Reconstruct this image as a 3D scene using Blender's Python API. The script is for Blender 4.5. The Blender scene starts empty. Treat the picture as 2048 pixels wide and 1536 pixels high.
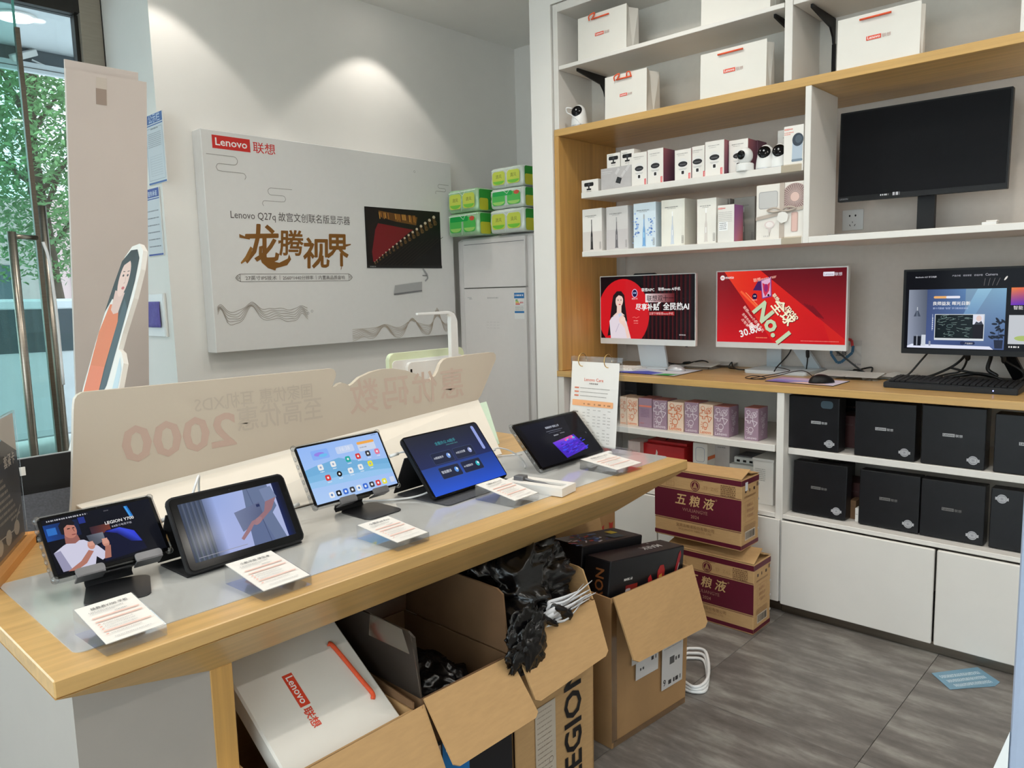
import bpy, bmesh, math, random
from mathutils import Vector, Matrix, Euler

random.seed(7)
PI = math.pi
scene = bpy.context.scene
COL = scene.collection

# ------------------------------------------------------------------ camera
cam_d = bpy.data.cameras.new('camera'); cam = bpy.data.objects.new('camera', cam_d); COL.objects.link(cam)
cam_d.sensor_width = 36.0; cam_d.lens = 36.0 * 1521.2 / 2048; cam_d.clip_start = 0.02; cam_d.clip_end = 200
_y, _p, _r = math.radians(47.013), math.radians(6.980), math.radians(-1.498)
_fw = Vector((math.sin(_y)*math.cos(_p), math.cos(_y)*math.cos(_p), -math.sin(_p)))
_r0 = Vector((math.cos(_y), -math.sin(_y), 0)); _u0 = _r0.cross(_fw)
_rt = _r0*math.cos(_r) + _u0*math.sin(_r); _up = -_r0*math.sin(_r) + _u0*math.cos(_r)
cam.matrix_world = Matrix(((_rt.x, _up.x, -_fw.x, 0), (_rt.y, _up.y, -_fw.y, 0), (_rt.z, _up.z, -_fw.z, 1.35), (0, 0, 0, 1)))
scene.camera = cam

# ------------------------------------------------------------------ sky, exposure
scene.view_settings.view_transform = 'Standard'; scene.view_settings.look = 'None'
scene.view_settings.exposure = 0.07; scene.view_settings.gamma = 1.0; scene.view_settings.use_curve_mapping = False
world = bpy.data.worlds.new('overcast_sky'); scene.world = world; world.use_nodes = True
_bg = world.node_tree.nodes['Background']; _bg.inputs['Color'].default_value = (0.86, 0.92, 1.0, 1); _bg.inputs['Strength'].default_value = 4.2

# ------------------------------------------------------------------ colour and materials
def lin(c):
    c = c/255.0
    return c/12.92 if c <= 0.04045 else ((c+0.055)/1.055)**2.4
def S(r, g, b): return (lin(r), lin(g), lin(b), 1.0)

def _base(name):
    m = bpy.data.materials.new(name); m.use_nodes = True
    return m, m.node_tree, m.node_tree.nodes['Principled BSDF']

def pm(name, rgb, rough=0.5, metal=0.0, var=0.05, scale=30.0, bump=0.0, stretch=(1, 1, 1), coat=0.0, spec=0.5, detail=4.0):
    """procedural material: a base colour with slight noise variation and relief"""
    m, nt, b = _base(name); N, L = nt.nodes, nt.links
    tc = N.new('ShaderNodeTexCoord'); mp = N.new('ShaderNodeMapping'); mp.inputs['Scale'].default_value = stretch
    nz = N.new('ShaderNodeTexNoise'); nz.inputs['Scale'].default_value = scale; nz.inputs['Detail'].default_value = detail
    L.new(tc.outputs['Object'], mp.inputs['Vector']); L.new(mp.outputs['Vector'], nz.inputs['Vector'])
    r = N.new('ShaderNodeValToRGB'); c = S(*rgb)
    r.color_ramp.elements[0].color = tuple(max(0, x*(1-var)) for x in c[:3]) + (1,)
    r.color_ramp.elements[1].color = tuple(min(1, x*(1+var)) for x in c[:3]) + (1,)
    r.color_ramp.elements[0].position = 0.3; r.color_ramp.elements[1].position = 0.7
    L.new(nz.outputs['Fac'], r.inputs['Fac']); L.new(r.outputs['Color'], b.inputs['Base Color'])
    b.inputs['Roughness'].default_value = rough; b.inputs['Metallic'].default_value = metal
    b.inputs['Coat Weight'].default_value = coat; b.inputs['Specular IOR Level'].default_value = spec
    if bump:
        bp = N.new('ShaderNodeBump'); bp.inputs['Strength'].default_value = bump; bp.inputs['Distance'].default_value = 0.002
        L.new(nz.outputs['Fac'], bp.inputs['Height']); L.new(bp.outputs['Normal'], b.inputs['Normal'])
    return m

def wood(name, rgb, rough=0.35, along='X'):
    st = {'X': (1.2, 28, 28), 'Y': (28, 1.2, 28), 'Z': (28, 28, 1.2)}[along]
    return pm(name, rgb, rough, var=0.13, scale=2.2, stretch=st, bump=0.05, detail=6)

def clearmat(name, tint=(1, 1, 1), gloss=0.05, rough=0.05, base=0.06):
    """thin clear plastic or glass: see-through with a glossy sheen that grows at grazing angles"""
    m = bpy.data.materials.new(name); m.use_nodes = True; nt = m.node_tree; N, L = nt.nodes, nt.links
    N.remove(N['Principled BSDF']); out = N['Material Output']
    t = N.new('ShaderNodeBsdfTransparent'); t.inputs['Color'].default_value = tint + (1,)
    g = N.new('ShaderNodeBsdfGlossy'); g.inputs['Roughness'].default_value = rough
    lw = N.new('ShaderNodeLayerWeight'); lw.inputs['Blend'].default_value = 0.25
    ad = N.new('ShaderNodeMath'); ad.operation = 'MULTIPLY_ADD'; ad.inputs[1].default_value = 0.42; ad.inputs[2].default_value = base*0.5
    L.new(lw.outputs['Fresnel'], ad.inputs[0])
    mx = N.new('ShaderNodeMixShader'); L.new(ad.outputs[0], mx.inputs['Fac']); L.new(t.outputs[0], mx.inputs[1]); L.new(g.outputs[0], mx.inputs[2])
    L.new(mx.outputs[0], out.inputs['Surface'])
    return m

def printmat(name, rough=0.5, spec=0.4):
    m, nt, b = _base(name)
    a = nt.nodes.new('ShaderNodeAttribute'); a.attribute_name = 'col'
    nt.links.new(a.outputs['Color'], b.inputs['Base Color']); b.inputs['Roughness'].default_value = rough
    b.inputs['Specular IOR Level'].default_value = spec
    return m

def screenmat(name, strength=0.93, rough=0.12):
    m, nt, b = _base(name)
    a = nt.nodes.new('ShaderNodeAttribute'); a.attribute_name = 'col'
    nt.links.new(a.outputs['Color'], b.inputs['Emission Color']); b.inputs['Emission Strength'].default_value = strength
    b.inputs['Base Color'].default_value = (0.006, 0.006, 0.008, 1); b.inputs['Roughness'].default_value = rough
    b.inputs['Specular IOR Level'].default_value = 0.06
    return m

M = {}
M['wall'] = pm('painted_wall', (236, 233, 228), 0.85, var=0.012, scale=6, bump=0.02)
M['ceil'] = pm('painted_ceiling', (240, 238, 234), 0.9, var=0.012, scale=6)
M['white'] = pm('white_laminate', (226, 222, 216), 0.42, var=0.012, scale=14)
M['pvc'] = pm('white_pvc_board', (236, 228, 215), 0.33, var=0.012, scale=9)
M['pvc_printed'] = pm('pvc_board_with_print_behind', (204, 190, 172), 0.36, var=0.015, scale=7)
M['grey_back'] = pm('grey_back_panel', (216, 205, 195), 0.7, var=0.02, scale=40)
M['cab_back'] = pm('off_white_back_panel', (218, 213, 204), 0.75, var=0.02, scale=30)
M['oakX'] = wood('light_oak_along_x', (202, 163, 104), 0.30, 'X')
M['oakY'] = wood('light_oak_along_y', (200, 160, 98), 0.32, 'Y')
M['oakZ'] = wood('light_oak_along_z', (198, 152, 86), 0.36, 'Z')
M['steel'] = pm('brushed_steel', (168, 158, 146), 0.28, 1.0, var=0.06, scale=8, stretch=(1, 1, 20))
M['plinth'] = pm('brushed_steel_plinth', (120, 112, 102), 0.3, 1.0, var=0.1, scale=6, stretch=(1, 1, 20))
M['dark_metal'] = pm('dark_grey_metal', (64, 64, 66), 0.38, 0.6, var=0.05)
M['grey_metal'] = pm('silver_grey_metal', (112, 112, 115), 0.4, 0.5, var=0.04)
M['black'] = pm('black_plastic', (16, 16, 18), 0.45, var=0.1, spec=0.3)
M['black_gloss'] = pm('black_glass_front', (8, 8, 10), 0.12, var=0.1, spec=0.25)
M['black_screen'] = pm('matte_black_screen', (16, 16, 19), 0.45, var=0.1, spec=0.12)
M['black_matte'] = pm('black_cloth', (24, 24, 27), 0.8, var=0.25, scale=300)
M['charcoal'] = pm('charcoal_plastic', (34, 35, 38), 0.5, var=0.1, scale=90, spec=0.3)
M['dkgrey'] = pm('dark_grey_felt', (70, 71, 76), 0.9, var=0.2, scale=200)
M['offwhite'] = pm('off_white_plastic', (228, 228, 226), 0.35, var=0.01)
M['silver'] = pm('silver_plastic', (196, 196, 198), 0.3, 0.4, var=0.02)
M['paper'] = pm('white_paper_board', (230, 226, 220), 0.6, var=0.012, scale=20)
M['bagpaper'] = pm('white_bag_paper', (226, 222, 214), 0.55, var=0.015, scale=12)
M['orange'] = pm('orange_cord', (232, 90, 50), 0.7, var=0.08, scale=200)
M['card'] = pm('kraft_cardboard', (190, 152, 104), 0.8, var=0.05, scale=26, stretch=(1, 1, 6), bump=0.04)
M['card2'] = pm('worn_kraft_cardboard', (166, 128, 86), 0.8, var=0.1, scale=7, bump=0.05)
M['card_dark'] = pm('brown_and_shaded_cardboard', (116, 86, 58), 0.85, var=0.08, scale=12, bump=0.04)  # kraft insides darkened, their shade put into the colour; also the small brown carton
M['darkflap'] = pm('dark_printed_cardboard', (46, 38, 32), 0.5, var=0.15, scale=9)
M['blackbag'] = pm('black_bin_liner', (9, 9, 11), 0.26, var=0.3, scale=26, bump=1.0, spec=0.5)
M['whitebag'] = pm('white_plastic_film', (225, 226, 230), 0.25, var=0.04, scale=30)
M['tape'] = clearmat('clear_tape', (0.93, 0.9, 0.85), rough=0.15, base=0.12)
M['acrylic'] = clearmat('clear_acrylic', (0.95, 0.96, 0.97), rough=0.06, base=0.07)
M['case'] = clearmat('clear_case_plastic', (0.88, 0.89, 0.9), rough=0.12, base=0.22)
M['film'] = clearmat('shrink_film', (0.97, 0.98, 0.97), rough=0.12, base=0.10)
M['doorglass'] = clearmat('greenish_door_glass', (0.74, 0.89, 0.86), rough=0.02, base=0.06)
M['pane'] = clearmat('window_glass', (0.94, 0.98, 0.97), rough=0.02, base=0.04)
M['dimpane'] = clearmat('tinted_dimming_glass', (0.72, 0.78, 0.79), rough=0.02, base=0.06)
M['insetglass'] = pm('frosted_glass_inset', (190, 190, 187), 0.12, var=0.03, scale=5, coat=0.4)
M['print'] = printmat('printed_ink')
M['printgloss'] = printmat('glossy_printed_ink', 0.22)
M['screen'] = screenmat('lit_screen', 0.92)
M['lapbox'] = pm('black_carton_board', (23, 23, 26), 0.35, var=0.15, scale=20, spec=0.3)
M['mint'] = pm('mint_green_plastic', (206, 228, 206), 0.4, var=0.02)
M['lightgreen'] = pm('pale_green_plastic', (214, 224, 190), 0.4, var=0.02)
M['whitecable'] = pm('white_cable', (230, 230, 230), 0.4, var=0.02)
M['blackcable'] = pm('black_cable', (16, 16, 17), 0.45, var=0.1)
M['brass'] = pm('brass_ring', (214, 176, 110), 0.2, 1.0, var=0.05)
M['beech'] = wood('orange_beech', (206, 142, 74), 0.45, 'X')
M['purplecloth'] = pm('purple_cloth', (98, 90, 160), 0.8, var=0.1, scale=60)

# ------------------------------------------------------------------ object helpers
def link(o):
    COL.objects.link(o); return o
def tag(o, label, cat, group=None, kind=None):
    o['label'] = label; o['category'] = cat
    if group: o['group'] = group
    if kind: o['kind'] = kind
    return o
def thing(name, label, cat, loc=(0, 0, 0), rz=0.0, group=None):
    o = bpy.data.objects.new(name, None); o.empty_display_size = 0.05; link(o)
    o.location = loc; o.rotation_euler = (0, 0, rz)
    return tag(o, label, cat, group)
def mk(name, me, mat, parent=None, loc=(0, 0, 0), rot=(0, 0, 0), label=None):
    o = bpy.data.objects.new(name, me); link(o)
    if mat is not None and not me.materials: me.materials.append(mat)
    o.location = loc; o.rotation_euler = rot
    if parent is not None: o.parent = parent
    if label: o['label'] = label
    return o
def bmo(name, bm, mat, parent=None, loc=(0, 0, 0), rot=(0, 0, 0), label=None, smooth=False):
    bmesh.ops.recalc_face_normals(bm, faces=bm.faces[:])
    me = bpy.data.meshes.new(name); bm.to_mesh(me); bm.free()
    if smooth:
        for p in me.polygons: p.use_smooth = True
    return mk(name, me, mat, parent, loc, rot, label)
def struct(o):
    o['kind'] = 'structure'; return o
def NB(): return bmesh.new()
def abox(bm, x0, x1, y0, y1, z0, z1, bev=0.0, seg=2):
    r = bmesh.ops.create_cube(bm, size=1.0); vs = r['verts']
    for v in vs:
        v.co = Vector(((x0+x1)/2 + v.co.x*(x1-x0), (y0+y1)/2 + v.co.y*(y1-y0), (z0+z1)/2 + v.co.z*(z1-z0)))
    if bev > 0:
        es = list({e for v in vs for e in v.link_edges})
        bmesh.ops.bevel(bm, geom=es, offset=bev, segments=seg, affect='EDGES', profile=0.5)
    return bm
def box(name, mat, parent, x0, x1, y0, y1, z0, z1, bev=0.0, label=None, loc=(0, 0, 0), rot=(0, 0, 0), seg=2):
    return bmo(name, abox(NB(), x0, x1, y0, y1, z0, z1, bev, seg), mat, parent, loc, rot, label)
def prism(bm, pts, y0, y1, bev=0.0):
    """outline of (x, z) points extruded along y"""
    a = [bm.verts.new((x, y0, z)) for x, z in pts]; b = [bm.verts.new((x, y1, z)) for x, z in pts]
    n = len(pts); f1 = bm.faces.new(a); f2 = bm.faces.new(b[::-1])
    for i in range(n): bm.faces.new((a[i], b[i], b[(i+1) % n], a[(i+1) % n]))
    if bev:
        bmesh.ops.bevel(bm, geom=list(f1.edges)+list(f2.edges), offset=bev, segments=2, affect='EDGES', profile=0.5)
    return bm
def vprism(bm, pts, z0, z1, bev=0.0):
    """outline of (x, y) points extruded along z"""
    a = [bm.verts.new((x, y, z0)) for x, y in pts]; b = [bm.verts.new((x, y, z1)) for x, y in pts]
    n = len(pts); f1 = bm.faces.new(a); f2 = bm.faces.new(b[::-1])
    for i in range(n): bm.faces.new((a[i], b[i], b[(i+1) % n], a[(i+1) % n]))
    if bev:
        bmesh.ops.bevel(bm, geom=list(f1.edges)+list(f2.edges), offset=bev, segments=2, affect='EDGES', profile=0.5)
    return bm
def rrect(x0, x1, z0, z1, r, n=5):
    p = []
    for cx, cz, a0 in ((x1-r, z1-r, 0), (x0+r, z1-r, 90), (x0+r, z0+r, 180), (x1-r, z0+r, 270)):
        for i in range(n+1):
            a = math.radians(a0 + 90*i/n); p.append((cx + r*math.cos(a), cz + r*math.sin(a)))
    return p
def catmull(pts, k=6):
    P = [Vector(p) for p in pts]; P = [2*P[0]-P[1]] + P + [2*P[-1]-P[-2]]; out = []
    for i in range(1, len(P)-2):
        for j in range(k):
            t = j/k; a, b, c, d = P[i-1], P[i], P[i+1], P[i+2]
            out.append(0.5*((2*b) + (c-a)*t + (2*a-5*b+4*c-d)*t*t + (3*b-a-3*c+d)*t**3))
    out.append(P[-2]); return out
def tube(bm, pts, r, n=8, smooth=True, k=6):
    P = catmull(pts, k) if smooth and len(pts) > 2 else [Vector(p) for p in pts]
    rings = []; prev = None
    for i, p in enumerate(P):
        t = (P[min(i+1, len(P)-1)] - P[max(i-1, 0)]).normalized()
        if prev is None:
            u = t.orthogonal().normalized()
        else:
            u = (prev - t*prev.dot(t)); u = u.normalized() if u.length > 1e-6 else t.orthogonal().normalized()
        prev = u; w = t.cross(u)
        rr = r[i*(len(r)-1)//max(1, len(P)-1)] if isinstance(r, (list, tuple)) else r
        rings.append([bm.verts.new(p + (u*math.cos(2*PI*j/n) + w*math.sin(2*PI*j/n))*rr) for j in range(n)])
    for a, b in zip(rings[:-1], rings[1:]):
        for j in range(n): bm.faces.new((a[j], a[(j+1) % n], b[(j+1) % n], b[j]))
    bm.faces.new(rings[0][::-1]); bm.faces.new(rings[-1]); return bm
def lathe(bm, prof, n=20, cx=0, cy=0):
    rings = [[bm.verts.new((cx + r*math.cos(2*PI*j/n), cy + r*math.sin(2*PI*j/n), z)) for j in range(n)] for r, z in prof]
    for a, b in zip(rings[:-1], rings[1:]):
        for j in range(n): bm.faces.new((a[j], a[(j+1) % n], b[(j+1) % n], b[j]))
    bm.faces.new(rings[0][::-1]); bm.faces.new(rings[-1]); return bm
def sheet(bm, p, t):
    """quad sheet with corners p (4 points) and thickness t along its normal"""
    P = [Vector(q) for q in p]; nrm = (P[1]-P[0]).cross(P[3]-P[0]).normalized()*t
    a = [bm.verts.new(q) for q in P]; b = [bm.verts.new(q+nrm) for q in P]
    bm.faces.new(a); bm.faces.new(b[::-1])
    for i in range(4): bm.faces.new((a[i], b[i], b[(i+1) % 4], a[(i+1) % 4]))
    return bm
def ballz(bm, c, rx, ry, rz, u=20, v=12):
    r = bmesh.ops.create_uvsphere(bm, u_segments=u, v_segments=v, radius=1.0)
    for q in r['verts']: q.co = Vector((c[0]+q.co.x*rx, c[1]+q.co.y*ry, c[2]+q.co.z*rz))
    return bm

# ------------------------------------------------------------------ flat print: coloured shapes and lettering on a real surface
_tc = {}
def textmesh(s, bold=0.0):
    k = (s, bold)
    if k not in _tc:
        cu = bpy.data.curves.new('t', 'FONT'); cu.body = s; cu.offset = bold; cu.resolution_u = 2; cu.fill_mode = 'FRONT'
        o = bpy.data.objects.new('t', cu); me = bpy.data.meshes.new_from_object(o)
        V = [(v.co.x, v.co.y) for v in me.vertices]; F = []
        for p in me.polygons:
            q = [V[i] for i in p.vertices]; ar = abs(sum(q[i-1][0]*q[i][1]-q[i][0]*q[i-1][1] for i in range(len(q))))/2; ln = max(math.dist(q[i-1], q[i]) for i in range(len(q)))
            if ar > 1e-9 and ar/(ln*ln) > 1e-5: F.append(tuple(p.vertices))
        bpy.data.objects.remove(o); bpy.data.meshes.remove(me); bpy.data.curves.remove(cu)
        xs = [v[0] for v in V] or [0]; ys = [v[1] for v in V] or [0]
        _tc[k] = (V, F, min(xs), max(xs), min(ys), max(ys))
    return _tc[k]

class Canvas:
    """shapes in (x right, z up) facing -y; each later shape lies a hair in front of the one before"""
    def __init__(self, step=0.00003):
        self.v = []; self.f = []; self.c = []; self.n = 0; self.step = step
    def raw(self, V, F, col):
        o = len(self.v); y = -self.step*(self.n+1); self.n += 1; c = S(*col)
        self.v += [(x, y, z) for x, z in V]
        for f in F: self.f.append(tuple(i+o for i in f)); self.c.append([c]*len(f) if not isinstance(c, list) else c)
    def poly(self, pts, col): self.raw(pts, [tuple(range(len(pts)))], col)
    def grad(self, pts, cols):
        """polygon with one colour per corner"""
        o = len(self.v); y = -self.step*(self.n+1); self.n += 1
        self.v += [(x, y, z) for x, z in pts]; self.f.append(tuple(range(o, o+len(pts)))); self.c.append([S(*c) for c in cols])
    def gquad(self, x0, x1, z0, z1, tl, tr, br, bl, n=8):
        """bilinear gradient"""
        o = len(self.v); y = -self.step*(self.n+1); self.n += 1
        A = [[None]*(n+1) for _ in range(n+1)]
        for i in range(n+1):
            for j in range(n+1):
                u, w = i/n, j/n
                c = tuple((tl[k]*(1-u)+tr[k]*u)*(1-w) + (bl[k]*(1-u)+br[k]*u)*w for k in range(3))
                A[i][j] = (len(self.v), S(*c)); self.v.append((x0+(x1-x0)*u, y, z1+(z0-z1)*w))
        for i in range(n):
            for j in range(n):
                q = (A[i][j], A[i][j+1], A[i+1][j+1], A[i+1][j]); self.f.append(tuple(a[0] for a in q)); self.c.append([a[1] for a in q])
    def rect(self, x0, x1, z0, z1, col, r=0): self.poly(rrect(x0, x1, z0, z1, r) if r else [(x0, z0), (x1, z0), (x1, z1), (x0, z1)], col)
    def ell(self, cx, cz, rx, rz, col, n=24, rot=0, a0=0, a1=360):
        ca, sa = math.cos(rot), math.sin(rot); p = []
        k = n if a1-a0 >= 360 else n+1
        for i in range(k):
            a = math.radians(a0 + (a1-a0)*i/n); x, z = rx*math.cos(a), rz*math.sin(a); p.append((cx+x*ca-z*sa, cz+x*sa+z*ca))
        self.poly(p, col)
    def line(self, pts, w, col, closed=False):
        P = list(pts) + ([pts[0]] if closed else []); V = []; F = []
        for (x0, z0), (x1, z1) in zip(P[:-1], P[1:]):
            d = math.hypot(x1-x0, z1-z0) or 1e-9; nx, nz = -(z1-z0)/d*w/2, (x1-x0)/d*w/2; o = len(V)
            V += [(x0+nx, z0+nz), (x0-nx, z0-nz), (x1-nx, z1-nz), (x1+nx, z1+nz)]; F.append((o, o+1, o+2, o+3))
        self.raw(V, F, col)
    def ring(self, cx, cz, r, w, col, n=24, rz=None):
        rz = rz or r
        self.line([(cx+r*math.cos(2*PI*i/n), cz+rz*math.sin(2*PI*i/n)) for i in range(n)], w, col, True)
    def text(self, s, x, z, h, col, al='L', bold=0.0, rot=0.0, w=None, shear=0.0, fit=None):
        """h: letter height (em box ~ 1); w: squeeze to this width; fit: reach this width by scaling both ways"""
        if bold > 0.011 and any(ord(ch) > 0x2e80 for ch in s):      # heavy characters: several thinner strokes side by side
            e = (bold-0.009)*h*0.9
            for dx, dz in ((-e, 0), (e, 0), (0, -e), (0, e)): self.text(s, x+dx, z+dz, h, col, al, 0.009, rot, w, shear, fit)
            return
        V, F, x0, x1, y0, y1 = textmesh(s, bold); sc = h
        if fit: sc = fit/(x1-x0)
        sx = sc if w is None else w/(x1-x0)
        wd = (x1-x0)*sx; off = {'L': 0, 'C': -wd/2, 'R': -wd}[al]; ca, sa = math.cos(rot), math.sin(rot); P = []
        for a, b in V:
            px, pz = (a-x0)*sx + off + shear*b*sc, b*sc; P.append((x+px*ca-pz*sa, z+px*sa+pz*ca))
        self.raw(P, F, col)
    def bars(self, x0, x1, z, h, col, seed=0, gap=0.4):
        """a line of print too small to read"""
        rn = random.Random(seed); x = x0; V = []; F = []
        while x < x1:
            w = h*rn.uniform(0.5, 1.1); e = min(x+w, x1); o = len(V); V += [(x, z), (e, z), (e, z+h), (x, z+h)]; F.append((o, o+1, o+2, o+3)); x += w + h*gap*rn.uniform(0.6, 2.0)
        if F: self.raw(V, F, col)
    def build(self, name, parent, mat='print', loc=(0, 0, 0), rot=(0, 0, 0), label=None):
        me = bpy.data.meshes.new(name); me.from_pydata(self.v, [], self.f)
        at = me.color_attributes.new('col', 'FLOAT_COLOR', 'CORNER')
        flat = [x for face in self.c for c in face for x in c]; at.data.foreach_set('color', flat)
        me.materials.append(M[mat])
        return mk(name, me, None, parent, loc, rot, label)

RX = -PI/2   # turn a thing that faces -y so that it faces -x (towards the aisle from the shelf wall)
RED = (214, 48, 40); WH = (240, 238, 236); BK = (24, 22, 24)
def logo(cv, x, z, h, col=RED, tcol=WH, cn=None, ww=3.45):
    """the shop's logo: white word in a coloured tag, two characters after it; (x, z) lower left"""
    cv.rect(x, x+h*ww, z, z+h, col); cv.text('Lenovo', x+h*ww/2, z+h*0.24, h, tcol, 'C', bold=0.012, w=h*ww*0.84)
    cv.text('联想', x+h*(ww+0.22), z+h*0.10, h*0.95, cn or col, bold=0.018, w=h*2.0)
    return h*(ww+2.3)
# ================================================================== the room
XF = 2.943           # front plane of the shelf wall
ZC = 2.996           # ceiling
def slab(name, mat, *b, label=None):
    return struct(box(name, mat, None, *b, label=label))

def floormat(name):
    m, nt, b = _base(name); N, L = nt.nodes, nt.links
    tc = N.new('ShaderNodeTexCoord'); oi = N.new('ShaderNodeObjectInfo')
    ad = N.new('ShaderNodeVectorMath'); ad.operation = 'MULTIPLY_ADD'; ad.inputs[1].default_value = (37, 61, 0); 
    cb = N.new('ShaderNodeCombineXYZ'); L.new(oi.outputs['Random'], cb.inputs[0]); L.new(oi.outputs['Random'], cb.inputs[1])
    L.new(cb.outputs[0], ad.inputs[0]); L.new(tc.outputs['Object'], ad.inputs[2])
    mp = N.new('ShaderNodeMapping'); mp.inputs['Scale'].default_value = (7, 1.7, 1); mp.inputs['Rotation'].default_value = (0, 0, -0.12)
    L.new(ad.outputs[0], mp.inputs['Vector'])
    n1 = N.new('ShaderNodeTexNoise'); n1.inputs['Scale'].default_value = 2.2; n1.inputs['Detail'].default_value = 7; n1.inputs['Roughness'].default_value = 0.62
    L.new(mp.outputs[0], n1.inputs['Vector'])
    n2 = N.new('ShaderNodeTexNoise'); n2.inputs['Scale'].default_value = 60; L.new(ad.outputs[0], n2.inputs['Vector'])
    r = N.new('ShaderNodeValToRGB'); e = r.color_ramp.elements
    e[0].position = 0.34; e[0].color = S(92, 87, 83); e[1].position = 0.68; e[1].color = S(150, 147, 141)
    e.new(0.5).color = S(114, 109, 105)
    L.new(n1.outputs['Fac'], r.inputs['Fac'])
    mx = N.new('ShaderNodeMixRGB'); mx.blend_type = 'OVERLAY'; mx.inputs['Fac'].default_value = 0.12
    L.new(r.outputs['Color'], mx.inputs[1]); L.new(n2.outputs['Fac'], mx.inputs[2]); L.new(mx.outputs[0], b.inputs['Base Color'])
    b.inputs['Roughness'].default_value = 0.36; b.inputs['Specular IOR Level'].default_value = 0.5
    bp = N.new('ShaderNodeBump'); bp.inputs['Strength'].default_value = 0.06; bp.inputs['Distance'].default_value = 0.002
    L.new(n1.outputs['Fac'], bp.inputs['Height']); L.new(bp.outputs[0], b.inputs['Normal'])
    return m
M['tile'] = floormat('grey_stone_tile'); M['grout'] = pm('grey_grout', (92, 88, 82), 0.9)

floor = slab('floor', M['grout'], -2.6, 4.25, -2.0, 4.35, -0.12, -0.004)
_tm = None
for i in range(-4, 2):
    for j in range(-4, 7):
        x0 = 2.12 + 1.14*i; y0 = 0.67 + 0.57*j; x1 = min(x0+1.14, 4.24); y1 = min(y0+0.57, 4.34)
        x0 = max(x0, -2.59); y0 = max(y0, -1.99)
        if x1-x0 < 0.05 or y1-y0 < 0.05: continue
        full = abs(x1-x0-1.14) < 1e-6 and abs(y1-y0-0.57) < 1e-6
        if full and _tm is not None: o = mk('tile', _tm, None, floor, loc=(x0, y0, 0))
        else:
            o = box('tile', M['tile'], floor, 0.0008, x1-x0-0.0008, 0.0008, y1-y0-0.0008, -0.02, 0.0, bev=0.0008, seg=1, loc=(x0, y0, 0))
            if full: _tm = o.data

slab('ceiling', M['ceil'], -2.6, 4.25, -2.0, 4.35, ZC, ZC+0.12)
slab('wall_back', M['wall'], 1.573, 4.25, 3.672, 3.80, 0, ZC)
slab('wall_end', M['wall'], 1.573, 1.80, 3.80, 4.34, 0, ZC)
slab('wall_alcove', M['wall'], 4.05, 4.25, 2.56, 3.672, 0, ZC)
slab('wall_post', M['wall'], 2.938, 4.25, 2.428, 2.56, 0, ZC)
slab('wall_right', M['wall'], 3.72, 4.25, -2.0, 2.428, 0, ZC)
slab('wall_bulkhead', M['wall'], 2.938, 3.72, -2.0, 2.428, 2.694, ZC)
slab('wall_front', M['wall'], -2.6, 4.25, -2.12, -2.0, 0, ZC)
slab('wall_left', M['wall'], -2.72, -2.6, -2.12, 4.35, 2.72, ZC)
M['seam'] = pm('dark_seam', (70, 68, 64), 0.8)
struct(box('trim_1', M['seam'], None, 3.00, 3.30, 3.005, 3.012, ZC-0.0015, ZC+0.002))

# ------------------------------------------------------------------ recessed downlights
lampmat = bpy.data.materials.new('lamp_lens'); lampmat.use_nodes = True
_b = lampmat.node_tree.nodes['Principled BSDF']; _b.inputs['Emission Color'].default_value = (1, 0.95, 0.86, 1); _b.inputs['Emission Strength'].default_value = 12
# (x, y, power, beam angle, where it is)
LAMPS = [(1.57, 3.385, 44, 94, 'close to the back wall above the display carton, left'), (2.80, 3.385, 44, 94, 'close to the back wall above the display carton, right'),
         (0.20, 3.2, 36, 154, 'near the glass door'), (0.30, 1.95, 44, 154, 'over the far left end of the display table'), (1.57, 2.05, 46, 154, 'over the back of the display table'), (2.30, 1.75, 46, 154, 'in front of the oak shelf'),
         (0.30, 0.45, 44, 154, 'in front of the left end of the display table'), (1.60, 0.45, 54, 154, 'over the aisle before the open cartons'), (2.20, 0.30, 44, 154, 'over the aisle before the closed white doors'),
         (0.30, -1.0, 34, 154, 'behind the viewer on the left'), (1.60, -1.0, 40, 154, 'behind the viewer on the right'), (2.30, -1.0, 40, 154, 'behind the viewer next to the shelf wall'), (-1.4, 0.6, 60, 154, 'far left beside the viewer'), (-1.4, 2.4, 60, 154, 'far left near the shop front')]
for i, (x, y, w, ang, where) in enumerate(LAMPS):
    t = thing('ceiling_light', 'round recessed ceiling spotlight ' + where, 'light', (x, y, ZC), group='recessed ceiling spotlights')
    bm = NB(); lathe(bm, [(0.045, -0.0005), (0.058, -0.0005), (0.058, -0.006), (0.045, -0.008)], 28); bmo('rim', bm, M['offwhite'], t)
    bm = NB(); lathe(bm, [(0.043, -0.0081), (0.0429, -0.0095)], 28); bmo('lens', bm, lampmat, t)
    ld = bpy.data.lights.new('spotlight', 'SPOT'); ld.energy = w*(0.38 if ang < 100 else 0.69); ld.color = (1.0, 0.945, 0.87)
    ld.spot_size = math.radians(ang); ld.spot_blend = 0.22 if ang < 100 else 0.7; ld.shadow_soft_size = 0.035
    lo = bpy.data.objects.new('bulb', ld); link(lo); lo.parent = t; lo.location = (0, 0, -0.016)

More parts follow.
